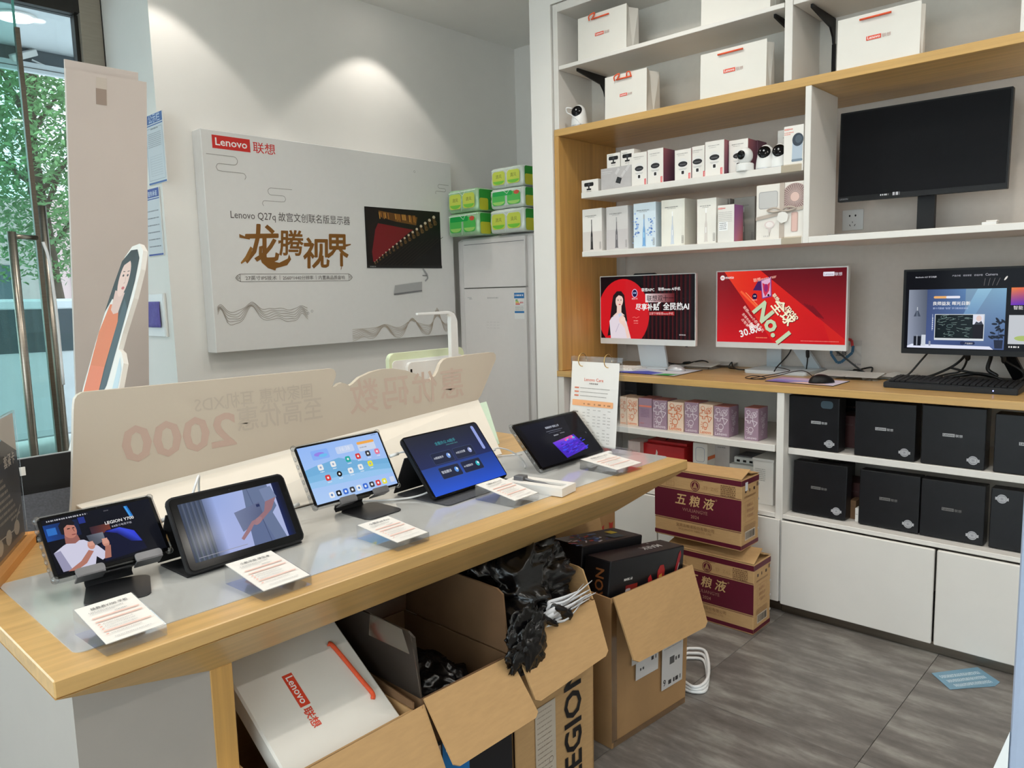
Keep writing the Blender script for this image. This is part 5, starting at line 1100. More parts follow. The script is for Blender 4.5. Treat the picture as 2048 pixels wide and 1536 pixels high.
cv.bars(0.215, 0.242, 1.275, 0.010, (206, 60, 60), 3); cv.rect(0.170, 0.246, 1.218, 1.230, (44, 118, 180)); cv.line([(0.170, 1.262), (0.246, 1.262)], 0.001, (150, 150, 150))
for k in range(3): cv.bars(0.174, 0.242, 1.252-0.008*k, 0.003, (120, 120, 120), k)
cv.build('energy_label', t, 'print', (0, -0.0192, 0))
cv = Canvas(); cv.bars(-0.232, -0.195, 1.312, 0.005, (180, 178, 176), 4); cv.bars(-0.215, -0.19, 1.303, 0.007, (170, 168, 166), 5); cv.build('lettering', t, 'print', (0, -0.0192, 0)); cv = Canvas(); cv.bars(-0.055, 0.035, 1.306, 0.009, (178, 176, 174), 6)
cv.build('lettering', t, 'print', (0, -0.0192, 0)); cv = Canvas()
for k in range(3):
    for q_ in range(4): cv.bars(-0.07+0.03*q_, -0.05+0.03*q_, 1.16-0.018*k, 0.004, (206, 202, 200), k*4+q_)
cv.build('lettering', t, 'print', (0, -0.0192, 0))

# --- wrapped tissue packs on top of it
def tissue(label, X, Y0, Y1, z, h, d, seed, cols, group='wrapped tissue packs on the air conditioner'):
    rn = random.Random(seed); t = thing('tissue_pack', label, 'tissues', (X, (Y0+Y1)/2, z), RX, group); w = Y0-Y1
    bm = abox(NB(), -w/2, w/2, 0, d, 0.001, h, 0.022, 3); bmesh.ops.subdivide_edges(bm, edges=[e for e in bm.edges if e.calc_length() > 0.05], cuts=4, use_grid_fill=True)
    for v in bm.verts:
        if v.co.z > 0.003: v.co += Vector((rn.uniform(-1, 1), rn.uniform(-1, 1), rn.uniform(-0.6, 0.6)))*0.0028
        v.co.z = min(max(v.co.z, 0.001), h)
    bmo('pack', bm, M['tissue_'+cols[0]], t, smooth=True)
    cv = Canvas()
    for sx in (-1, 1):
        cx = sx*w*0.22
        cv.rect(cx-w*0.19, cx+w*0.19, h*0.16, h*0.80, (200, 214, 84) if cols[1] == 'y' else (86, 190, 90), 0.02); cv.ell(cx, h*0.34, w*0.17, h*0.16, (120, 200, 70) if cols[1] == 'y' else (160, 214, 110), 16, a0=180, a1=360)
        if cols[1] == 'y': cv.text('清风', cx, h*0.48, 0.03, (110, 120, 60), 'C', fit=w*0.18)
    if cols[1] == 'g': cv.rect(-w*0.40, w*0.18, h*0.62, h*0.84, (40, 170, 80), 0.01); cv.ell(w*0.30, h*0.72, w*0.08, h*0.10, (206, 90, 70), 12)
    cv.line([(-w*0.44, h*0.86), (w*0.44, h*0.90)], 0.004, (226, 240, 230)); cv.line([(-w*0.1, h*0.90), (w*0.03, h*0.70), (w*0.12, h*0.92)], 0.002, (236, 244, 238)); cv.line([(-w*0.02, h*0.05), (-w*0.02, h*0.60)], 0.003, (214, 234, 220))
    cv.build('print', t, 'printgloss', (0, -0.0035, 0))
    sc = Canvas(); sc.rect(0.01, d-0.02, h*0.08, h*0.92, (54, 160, 62), 0.012); sc.rect(0.012, d*0.45, h*0.05, h*0.55, (206, 206, 60), 0.012); sc.build('side_print', t, 'printgloss', (w/2+0.003, 0, 0), (0, 0, PI/2))
    return t
M['tissue_w'] = pm('film_wrapped_white', (212, 222, 212), 0.14, var=0.1, scale=14, bump=0.5, coat=0.6)
M['tissue_g'] = pm('film_wrapped_green', (164, 206, 160), 0.14, var=0.2, scale=12, bump=0.5, coat=0.6)
zA = 1.690
tissue('green and white tissue pack, bottom one of the left two-pack stack', 3.270, 3.560, 3.285, zA, 0.140, 0.22, 1, 'gg'); tissue('green and yellow tissue pack on top of the left two-pack stack', 3.272, 3.558, 3.290, zA+0.141, 0.140, 0.19, 2, 'gy')
tissue('tissue pack with shiny film, bottom one of the tall stack by the post', 3.320, 3.245, 2.965, zA, 0.140, 0.22, 3, 'wy'); tissue('tissue pack with a green band, middle one of the tall stack by the post', 3.322, 3.240, 2.965, zA+0.141, 0.118, 0.22, 4, 'wg'); tissue('tissue pack at the top of the tall stack by the post', 3.325, 3.235, 2.970, zA+0.260, 0.120, 0.22, 5, 'wy')

# --- tall white boards and the cut-out figure by the entrance
bw = pm('warm_white_foam_board', (206, 194, 186), 0.6, var=0.02, scale=4)
def leanboard(label, x0, x1, ytop, ztop, ybot, zbot, th):
    t = thing('foam_board', label, 'board', (x0, ybot, zbot), group='tall white foam boards')
    bm = NB(); w = x1-x0; dy, dz = ytop-ybot, ztop-zbot
    sheet(bm, [(0, 0, 0), (w, 0, 0), (w, dy, dz), (0, dy, dz)], -th); bmo('sheet', bm, bw, t); return t
t = leanboard('tall white foam board in front, with a strip of brown tape near its top', 0.984, 1.258, 3.00, 2.160, 3.40, 0.0, 0.012)
L_ = math.hypot(0.40, 2.16); a_ = math.atan2(0.40, 2.16)
cv = Canvas(); cv.rect(0.098, 0.134, L_-0.105, L_-0.012, (204, 192, 180)); cv.rect(0.096, 0.132, L_-0.105, L_-0.05, (160, 142, 130)); cv.build('tape', t, 'printgloss', (0, -0.0008, 0), (a_, 0, 0))
t = leanboard('tall white foam board behind the taped one, standing a little higher', 0.990, 1.238, 3.02, 2.195, 3.42, 0.0, 0.010)
cv = Canvas(); cv.bars(0.05, 0.08, L_-0.02, 0.002, (196, 186, 178), 1); cv.build('edge_mark', t, 'print', (0, -0.0008, 0), (a_, 0, 0))

t = thing('cutout_figure', 'cardboard cut-out of a long-haired woman in an orange top, with thick white edge', 'display', (0.60, 2.77, 0.0), RX)
tl = -0.295
O = [(-0.16, 0.0), (0.16, 0.0), (0.165, 1.10), (0.155, 1.20), (0.118, 1.235), (0.085, 1.245), (0.09, 1.30), (0.115, 1.42), (0.120, 1.52), (0.105, 1.585), (0.06, 1.612), (0.0, 1.605), (-0.045, 1.57), (-0.075, 1.50), (-0.11, 1.38), (-0.135, 1.26), (-0.155, 1.10)]
bmo('board', prism(NB(), O, 0.0, 0.016), M['paper'], t, rot=(tl, 0, 0))
cv = Canvas()
cv.poly([(-0.15, 0.01), (0.10, 0.01), (0.10, 1.05), (0.03, 1.08), (-0.13, 1.08)], (232, 120, 84))
cv.poly([(-0.145, 1.05), (-0.125, 1.30), (-0.08, 1.40), (0.05, 1.40), (0.062, 1.30), (0.035, 1.05)], (216, 112, 62)); cv.poly([(-0.145, 1.05), (0.035, 1.05), (0.03, 1.18), (-0.135, 1.18)], (224, 116, 74))
cv.poly([(0.105, 1.02), (0.16, 1.02), (0.150, 1.18), (0.115, 1.22)], (190, 206, 214))
cv.poly([(-0.115, 1.37), (-0.085, 1.48), (-0.06, 1.555), (0.0, 1.592), (0.055, 1.592), (0.088, 1.56), (0.095, 1.48), (0.085, 1.38), (0.06, 1.28), (0.055, 1.17), (0.02, 1.06), (-0.005, 1.03), (0.0, 1.18), (0.025, 1.34), (0.0, 1.40), (-0.07, 1.42)], (46, 40, 44)); cv.poly([(0.0, 1.04), (0.055, 1.12), (0.085, 1.38), (0.04, 1.42), (0.02, 1.30)], (66, 72, 80))
cv.poly([(-0.06, 1.45), (-0.06, 1.38), (-0.03, 1.365), (0.01, 1.37), (0.03, 1.44)], (214, 176, 164)); cv.ell(-0.005, 1.492, 0.044, 0.066, (226, 190, 178), rot=-0.15)
cv.poly([(-0.062, 1.50), (-0.03, 1.57), (0.03, 1.58), (0.06, 1.52), (0.02, 1.555), (-0.03, 1.54)], (46, 38, 42))
for e in (-1, 1): cv.ell(0.002+e*0.019, 1.502, 0.008, 0.0045, (60, 40, 38), 10); cv.line([(0.002+e*0.010, 1.516), (0.002+e*0.028, 1.517)], 0.003, (90, 66, 60))
cv.line([(0.008, 1.495), (0.012, 1.476), (0.0, 1.474)], 0.003, (196, 150, 138)); cv.ell(0.004, 1.457, 0.013, 0.0055, (196, 84, 84), 12)
cv.build('printed_figure', t, 'print', (0, -0.0004, 0), (tl, 0, 0))
box('foot', M['paper'], t, -0.12, 0.12, 0.005, 0.25, 0, 0.012)

# --- notices and switch on the wall end
def notice(label, y0, y1, z0, z1, blue, art):
    t = thing('notice', label, 'notice', (1.573, (y0+y1)/2, z0), RX, 'white notices with blue headings'); w = y0-y1; h = z1-z0
    box('plate', M['offwhite'], t, -w/2, w/2, -0.006, -0.001, 0, h, 0.001, seg=1)
    cv = Canvas(); cv.rect(-w/2+0.002, w/2-0.002, 0.002, h-0.002, (206, 210, 214)); cv.rect(-w/2+0.002, w/2-0.002, h*0.865, h-0.002, blue); cv.rect(-w/2+0.002, w/2-0.002, h*0.835, h*0.85, blue); cv.rect(-w/2+0.002, w/2-0.002, 0.002, 0.010, blue); art(cv, w, h); cv.build('print', t, 'print', (0, -0.0064, 0))
def n1(cv, w, h):
    cv.text('公示栏', 0.01, h*0.885, 0.03, (190, 204, 224), 'C', bold=0.01, fit=w*0.62); cv.bars(-w*0.18, w*0.22, h*0.78, 0.006, (110, 112, 116), 1)
    cv.line(rrect(-w/2+0.012, w/2-0.012, 0.02, h*0.80, 0.006), 0.0012, (110, 116, 130), True)
    for k in range(8): cv.bars(-w*0.36, w*0.36, h*0.72-k*0.0085, 0.003, (140, 142, 148), k)
    for k in range(9): cv.line([(-w*0.30, h*0.40-k*0.011), (w*0.34, h*0.40-k*0.011)], 0.0008, (150, 154, 160))
    cv.line([(-w*0.30, h*0.40), (-w*0.30, h*0.12)], 0.0008, (150, 154, 160))
def n2(cv, w, h):
    cv.text('服务承诺', 0.01, h*0.89, 0.03, (206, 214, 230), 'C', bold=0.012, fit=w*0.6)
    for k in range(6): cv.bars(-w*0.40, w*0.38, h*0.66-k*h*0.105, 0.005, (90, 92, 100), k+20)
notice('upper white notice with a blue heading, overlapping the wall corner', 3.80, 3.600, 1.893, 2.211, (52, 92, 158), n1)
notice('lower white notice with a darker blue heading below the first', 3.870, 3.700, 1.562, 1.880, (34, 64, 150), n2)
t = thing('switch_panel', 'grey-white switch panel with a purple cloth hung over it', 'switch', (1.573, 3.855, 1.171), RX)
box('plate', M['offwhite'], t, -0.115, 0.115, -0.014, -0.001, 0, 0.21, 0.003, seg=1); box('hinge_strip', M['white'], t, 0.115, 0.128, -0.012, -0.001, 0, 0.212, 0.002, seg=1)
box('slot', M['seam'], t, -0.098, -0.078, -0.0148, -0.0138, 0.192, 0.20)
bm = NB(); V = []
for i in range(9):
    for j in range(9):
        u, v = i/8, j/8; V.append(bm.verts.new(((-0.075+0.16*u) - (1-u)*0.03*v + 0.01*v*u, -0.018-0.006*math.sin(u*9+v*2)*v - 0.012*v, 0.172-0.125*v)))
for i in range(8):
    for j in range(8): bm.faces.new((V[i*9+j], V[(i+1)*9+j], V[(i+1)*9+j+1], V[i*9+j+1]))
o = bmo('cloth', bm, M['purplecloth'], None, loc=(1.573, 3.855, 1.171), rot=(0, 0, RX), smooth=True); md = o.modifiers.new('thickness', 'SOLIDIFY'); md.thickness = 0.0015
tag(o, 'small purple cloth hanging over the switch panel on the wall end', 'cloth')
# ================================================================== the display table
TX0, TX1, TY0, TY1, TZ = 0.300, 2.080, 1.195, 2.400, 0.810
tb = thing('display_table', 'long light oak display table with grey glass inlay and flared underside', 'table', (1.19, 1.80, 0))
def tin(name, mat, x0, x1, y0, y1, z0, z1, bev=0.0015): return box(name, mat, tb, x0-1.19, x1-1.19, y0-1.80, y1-1.80, z0, z1, bev, seg=1)
tin('tabletop', M['oakX'], TX0, TX1, TY0, TY1, 0.782, TZ, 0.002)
bm = NB()
up = [(TX0, TY0, 0.7815), (TX1, TY0, 0.7815), (TX1, TY1, 0.7815), (TX0, TY1, 0.7815)]; lo = [(0.566, 1.284, 0.690), (1.82, 1.284, 0.690), (1.82, 2.31, 0.690), (0.566, 2.31, 0.690)]
a = [bm.verts.new((x-1.19, y-1.80, z)) for x, y, z in up]; b = [bm.verts.new((x-1.19, y-1.80, z)) for x, y, z in lo]
bm.faces.new(a); bm.faces.new(b[::-1])
for i in range(4): bm.faces.new((a[i], b[i], b[(i+1) % 4], a[(i+1) % 4]))
bmo('flared_underside', bm, M['oakX'], tb)
# left pedestal: white end panel with an oak edge; its top follows the slope of the underside
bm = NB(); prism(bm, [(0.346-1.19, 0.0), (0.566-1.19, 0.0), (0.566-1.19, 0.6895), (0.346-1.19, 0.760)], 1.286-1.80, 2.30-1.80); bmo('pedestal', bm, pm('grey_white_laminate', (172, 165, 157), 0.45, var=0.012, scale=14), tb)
tin('pedestal_edge', M['oakZ'], 0.566, 0.608, 1.284, 2.30, 0.0, 0.6895)
tin('spine_panel', M['white'], 0.608, 1.80, 1.80, 1.84, 0.0, 0.6895)
tin('pedestal', M['white'], 1.78, 1.82, 1.84, 2.30, 0.0, 0.6895)
bm = NB(); vprism(bm, rrect(0.350-1.19, 2.083-1.19-0.005, 1.262-1.80, 1.70-1.80, 0.016), TZ+0.0001, TZ+0.0016); bmo('glass_inlay', bm, M['insetglass'], tb, label='grey frosted glass inlay')
GZ = TZ+0.0017

# --- folded white advertising sign seen from behind
sg = thing('counter_sign', 'folded white plastic sign standing across the table, seen from its pale back', 'sign', (1.19, 1.88, TZ+0.0006))
OUT = [(0.530, 0.0), (0.546, 0.105), (0.566, 0.300)] + [(0.592+0.024*math.cos(math.radians(a)), 0.313+0.024*math.sin(math.radians(a))) for a in (180, 155, 130, 105, 85)] + \
      [(1.225, 0.330)] + [(1.245+0.018*math.cos(math.radians(a)), 0.312+0.018*math.sin(math.radians(a))) for a in (80, 50, 20, -10)] + \
      [(1.247, 0.276), (1.258, 0.276), (1.270, 0.283), (1.282, 0.285), (1.296, 0.280), (1.308, 0.273), (1.318, 0.277), (1.345, 0.294), (1.387, 0.306), (1.430, 0.311), (1.473, 0.309), (1.520, 0.299), (1.562, 0.284), (1.595, 0.266), (1.613, 0.250), (1.628, 0.262), (1.645, 0.270), (1.656, 0.284), (1.668, 0.306), (1.682, 0.318), (1.700, 0.323), (1.770, 0.324), (1.785, 0.3265), (1.905, 0.3265), (1.922, 0.3245), (1.932, 0.315), (1.932, 0.300), (1.853, 0.181), (1.818, 0.150), (1.780, 0.0)]
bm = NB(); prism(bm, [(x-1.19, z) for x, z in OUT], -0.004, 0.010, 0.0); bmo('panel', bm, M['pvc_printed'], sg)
bm = NB(); sheet(bm, [(0.552-1.19, -0.0045, 0.083), (1.838-1.19, -0.0045, 0.166), (1.775-1.19, -0.172, 0.0065), (0.622-1.19, -0.185, 0.0065)], 0.004); bmo('sloping_leaf', bm, M['pvc'], sg)
cv = Canvas(); fa, fb, fc = (202, 178, 162), (194, 180, 164), (198, 170, 155)
def mirrored(s, x, z, h, w, col, b=0.02): cv.text(s, x-1.19, z, h, col, 'L', bold=b, w=-w)
mirrored('至高优惠', 1.21, 0.195, 0.07, 0.26, fb, 0.010); mirrored('2000', 0.945, 0.160, 0.12, 0.285, fc, 0.02); mirrored('国家优惠 耳机XDS', 1.18, 0.258, 0.045, 0.34, fb, 0.006)
cv.build('show_through_print', sg, 'print', (0, -0.0046, 0), label='faint mirrored print showing through'); cv = Canvas()
for k, x in enumerate((1.32, 1.44, 1.56, 1.68)): mirrored('数码优惠'[k], x+0.09, 0.195, 0.11, 0.105, fa, 0.010)
cv.build('show_through_print', sg, 'print', (0, -0.0046, 0), label='faint mirrored print showing through')

# --- tablets
def stand(label, x, y, rz, tilt, zt, hooks, backh, foot_rz=0.0, fx=0.0):
    """bent metal tablet stand: foot, curved stem, backrest with two hooks; (x, y, zt) is the lower front edge of the tablet"""
    t = thing('tablet_stand', label, 'stand', (x, y, GZ), rz, 'bent metal tablet stands')
    bmo('foot', vprism(NB(), rrect(-0.055, 0.055, -0.075, 0.045, 0.018), 0, 0.0035, 0.001), M['dark_metal'], t, loc=(fx, 0, 0), rot=(0, 0, foot_rz))
    bm = NB(); c, s = math.cos(tilt), math.sin(tilt); n = (s, -c)     # n: away from the tablet, to the back
    q0 = (n[0]*0.016+c*0.002, zt+n[1]*0.016+s*0.002)
    P = [(0.046, 0.002), (0.052, 0.010), (0.048, 0.020), (max(q0[0]+0.012, 0.026), zt*0.72), q0, (q0[0]+backh*c, q0[1]+backh*s)]
    for (y0, z0), (y1, z1) in zip(P[:-1], P[1:]): sheet(bm, [(-0.043, y0, z0), (0.043, y0, z0), (0.043, y1, z1), (-0.043, y1, z1)], 0.003)
    sheet(bm, [(min(hooks), q0[0], q0[1]), (max(hooks), q0[0], q0[1]), (max(hooks), q0[0]+0.012*c, q0[1]+0.012*s), (min(hooks), q0[0]+0.012*c, q0[1]+0.012*s)], 0.003)
    bmo('stem', bm, M['dark_metal'], t)
    for hx in hooks:
        o = bmo('hook', prism(NB(), rrect(hx-0.025, hx+0.025, -0.006, 0.011, 0.005), -0.0085, -0.0055, 0.0008), M['grey_metal'], t, loc=(0, 0, zt), rot=(tilt-PI/2, 0, 0))
        box('hook_ledge', M['grey_metal'], o, hx-0.024, hx+0.024, -0.0085, 0.018, -0.0065, -0.0035)
    return t
def tablet(label, x, y, z, rz, W, H, tilt, bezel, art, case=None, thick=0.008, r=0.010):
    t = thing('tablet', label, 'tablet', (x, y, z), rz, 'tablets on the display table'); a = tilt-PI/2
    m = {'clear': M['case'], 'black': M['black_matte'], None: M['black']}[case]
    if case == 'clear':
        bmo('clear_case', prism(NB(), rrect(-W/2, W/2, 0, H, r+0.004), 0.0005, thick+0.004, 0.0015), M['case'], t, rot=(a, 0, 0))
        bm = NB()
        for sx in (-1, 1):
            for zz in (0.0, H): ballz(bm, (sx*(W/2-0.005), 0.004, zz+(0.005 if zz == 0 else -0.005)), 0.0075, 0.0075, 0.0075, 12, 8)
        for k in range(6): ballz(bm, (-W/2, 0.005, H*(0.2+0.12*k)), 0.003, 0.004, H*0.04, 8, 6)
        bmo('case_corner', bm, M['case'], t, rot=(a, 0, 0), smooth=True)['kind'] = 'stuff'
        e = 0.004
    else:
        bmo('case' if case else 'back', prism(NB(), rrect(-W/2, W/2, 0, H, r), 0.0, thick+0.003, 0.002), m, t, rot=(a, 0, 0)); e = 0.004 if case else 0.001
    bmo('glass_front', prism(NB(), rrect(-W/2+e, W/2-e, e, H-e, r*0.8), -0.002, 0.002, 0.0006), M['black_gloss'], t, rot=(a, 0, 0))
    b = e+bezel; cv = Canvas(0.00002); art(cv, -W/2+b, W/2-b, b, H-b); cv.build('screen_image', t, 'screen', (0, -0.0021*math.sin(tilt), 0.0021*math.cos(tilt)) if False else (0, 0, 0), (a, 0, 0))
    o = t.children[-1]; o.location = Matrix.Rotation(a, 3, 'X') @ Vector((0, -0.0024, 0))
    cam_ = NB(); ballz(cam_, (0, 0, 0), 0.0018, 0.0006, 0.0018, 10, 6); bmo('camera_dot', cam_, M['charcoal'], t, loc=Matrix.Rotation(a, 3, 'X') @ Vector((0, -0.0022, H-e-bezel*0.5)))
    return t

def art_legion(cv, x0, x1, z0, z1):
    global U_, V_
    w, h = x1-x0, z1-z0
    def q(u, v): return (x0+w*u, z1-h*v)
    cv.gquad(x0, x1, z0, z1, (10, 12, 20), (10, 14, 26), (8, 10, 16), (6, 6, 12))
    cv.gquad(x0, x0+w*0.30, z1-h*0.40, z1-h*0.10, (20, 60, 130), (20, 30, 60), (16, 24, 48), (24, 70, 150)); cv.rect(*[q(0.02, 0)[0], q(0.10, 0)[0], q(0, 0.30)[1], q(0, 0.17)[1]], (46, 110, 190))
    cv.rect(q(0.305, 0)[0], q(0.365, 0)[0], q(0, 0.20)[1], q(0, 0.08)[1], (34, 50, 130)); cv.gquad(q(0.38, 0)[0], q(0.56, 0)[0], q(0, 0.46)[1], q(0, 0.30)[1], (50, 30, 40), (110, 56, 40), (130, 60, 44), (60, 36, 50))
    cv.poly([q(0.74, 0.05), q(0.775, 0.05), q(0.80, 0.26), q(0.765, 0.27)], (34, 110, 190)); cv.poly([q(0.745, 0.05), q(0.76, 0.05), q(0.785, 0.26), q(0.77, 0.27)], (70, 160, 230))
    P = [q(0.45, 0.52), q(0.52, 0.42), q(0.62, 0.42), q(0.74, 0.50), q(0.80, 0.68), q(0.82, 0.92), q(0.42, 0.97), q(0.42, 0.7)]; cv.poly(P, (12, 16, 44)); cv.grad([q(0.50, 0.44), q(0.64, 0.42), q(0.76, 0.54), q(0.80, 0.76), q(0.70, 0.72), q(0.60, 0.52)], [(30, 40, 150), (60, 80, 220), (50, 60, 220), (40, 60, 190), (16, 22, 80), (20, 26, 100)])
    # man in a white shirt holding a tablet
    cv.poly([q(0.05, 0.97), q(0.02, 0.62), q(0.12, 0.52), q(0.20, 0.47), q(0.30, 0.50), q(0.40, 0.66), q(0.47, 0.86), q(0.40, 0.93), q(0.36, 0.84), q(0.33, 0.97)], (206, 204, 224)); cv.poly([q(0.05, 0.97), q(0.02, 0.62), q(0.08, 0.60), q(0.13, 0.97)], (150, 148, 176))
    cv.poly([q(0.14, 0.50), q(0.15, 0.36), q(0.26, 0.38), q(0.27, 0.48), q(0.22, 0.53)], (150, 96, 88)); cv.ell(*q(0.205, 0.27), w*0.062, h*0.155, (186, 124, 108), rot=0.1); cv.poly([q(0.13, 0.32), q(0.125, 0.16), q(0.17, 0.06), q(0.24, 0.06), q(0.27, 0.16), q(0.255, 0.20), q(0.20, 0.17), q(0.165, 0.22), q(0.155, 0.34)], (26, 22, 26))
    cv.line([q(0.19, 0.245), q(0.215, 0.245)], 0.002, (40, 26, 26)); cv.line([q(0.235, 0.245), q(0.255, 0.245)], 0.002, (40, 26, 26)); cv.line([q(0.215, 0.365), q(0.25, 0.365)], 0.0016, (120, 50, 54)); cv.line([q(0.238, 0.26), q(0.246, 0.315)], 0.0014, (130, 80, 70))
    cv.poly([q(0.33, 0.44), q(0.48, 0.44), q(0.48, 0.60), q(0.35, 0.66)], (90, 96, 106)); cv.grad([q(0.33, 0.44), q(0.48, 0.44), q(0.48, 0.60), q(0.35, 0.66)], [(70, 76, 88), (120, 126, 138), (100, 104, 116), (66, 70, 80)])
    cv.poly([q(0.09, 0.98), q(0.22, 0.86), q(0.31, 0.70), q(0.35, 0.74), q(0.26, 0.92), q(0.16, 1.0)], (176, 116, 100)); cv.ell(*q(0.345, 0.63), w*0.032, h*0.072, (196, 138, 120)); cv.ell(*q(0.475, 0.64), w*0.032, h*0.08, (196, 138, 120)); cv.poly([q(0.46, 0.70), q(0.51, 0.70), q(0.48, 0.92), q(0.42, 0.92)], (170, 112, 96))
    for k in range(4):
        cv.line([q(0.325+0.012*k, 0.56), q(0.335+0.010*k, 0.64)], 0.0028, (210, 154, 136)); cv.line([q(0.455+0.012*k, 0.56), q(0.462+0.010*k, 0.66)], 0.0028, (210, 154, 136))
    cv.text('LEGION Y700', *q(0.525, 0.32), 0.01, WH, 'L', bold=0.014, fit=w*0.275); cv.text('8.8英寸电竞平板', *q(0.575, 0.395), 0.006, (186, 186, 196), 'L', fit=w*0.19)
    cv.bars(q(0.04, 0)[0], q(0.40, 0)[0], q(0, 0.055)[1], 0.0028, (190, 190, 196), 3); cv.bars(q(0.55, 0)[0], q(0.60, 0)[0], q(0, 0.07)[1], 0.002, (110, 110, 116), 4)
def art_person(cv, x0, x1, z0, z1):
    w, h = x1-x0, z1-z0
    def q(u, v): return (x0+w*u, z1-h*v)
    cv.gquad(x0, x1, z0, z1, (60, 70, 90), (110, 130, 170), (150, 160, 200), (50, 60, 80)); cv.gquad(q(0.26, 0)[0], q(0.93, 0)[0], z0, z1, (150, 170, 224), (176, 186, 226), (170, 180, 220), (168, 178, 226))
    for k in range(7): cv.gquad(q(0.02+0.042*k, 0)[0], q(0.045+0.042*k, 0)[0], z0, z1, (52, 60, 76), (92, 102, 124), (96, 104, 124), (40, 56, 60), 3)
    cv.gquad(q(0.22, 0)[0], q(0.32, 0)[0], z0, z1, (110, 124, 160), (150, 168, 220), (160, 172, 220), (96, 106, 136)); cv.gquad(q(0.92, 0)[0], x1, z0, z1, (20, 30, 70), (16, 18, 34), (20, 26, 44), (26, 40, 96))
    cv.poly([q(0.62, 0.0), q(0.87, 0.0), q(0.90, 0.42), q(0.84, 0.52), q(0.90, 1.0), q(0.56, 1.0), q(0.58, 0.55)], (104, 118, 150)); cv.poly([q(0.78, 0.06), q(0.90, 0.04), q(0.93, 0.26), q(0.80, 0.32)], (120, 134, 168)); cv.poly([q(0.58, 0.62), q(0.72, 0.58), q(0.78, 1.0), q(0.56, 1.0)], (96, 110, 146)); cv.line([q(0.72, 0.55), q(0.74, 1.0)], 0.0016, (70, 82, 116)); cv.line([q(0.66, 0.0), q(0.69, 0.55)], 0.0016, (84, 96, 130))
    cv.poly([q(0.47, 0.36), q(0.74, 0.28), q(0.74, 0.56), q(0.50, 0.72)], (100, 110, 140)); cv.grad([q(0.47, 0.36), q(0.74, 0.28), q(0.74, 0.56), q(0.50, 0.72)], [(116, 126, 158), (96, 104, 136), (86, 94, 124), (110, 120, 150)]); cv.rect(q(0.70, 0)[0], q(0.735, 0)[0], q(0, 0.36)[1], q(0, 0.31)[1], (40, 50, 90))
    cv.poly([q(0.80, 0.30), q(0.92, 0.26), q(0.84, 0.46), q(0.70, 0.62), q(0.66, 0.56), q(0.76, 0.46)], (150, 112, 120)); cv.ell(*q(0.67, 0.60), w*0.05, h*0.05, (160, 122, 128), rot=0.5)
    for k in range(4): cv.line([q(0.65-0.01*k, 0.60+0.01*k), q(0.55-0.02*k, 0.72+0.025*k)], 0.0026, (156, 118, 126))
    cv.poly([q(0.61, 0.58), q(0.66, 0.56), q(0.58, 0.72), q(0.48, 0.86), q(0.46, 0.82)], (156, 118, 126)); cv.line([q(0.04, 0.94), q(0.50, 0.94)], 0.0012, (150, 150, 160))
ICON = [(214, 60, 60), (20, 20, 22), (236, 236, 236), (232, 226, 60), (60, 110, 210), (40, 170, 160), (60, 60, 66), (230, 120, 150), (200, 60, 56)]
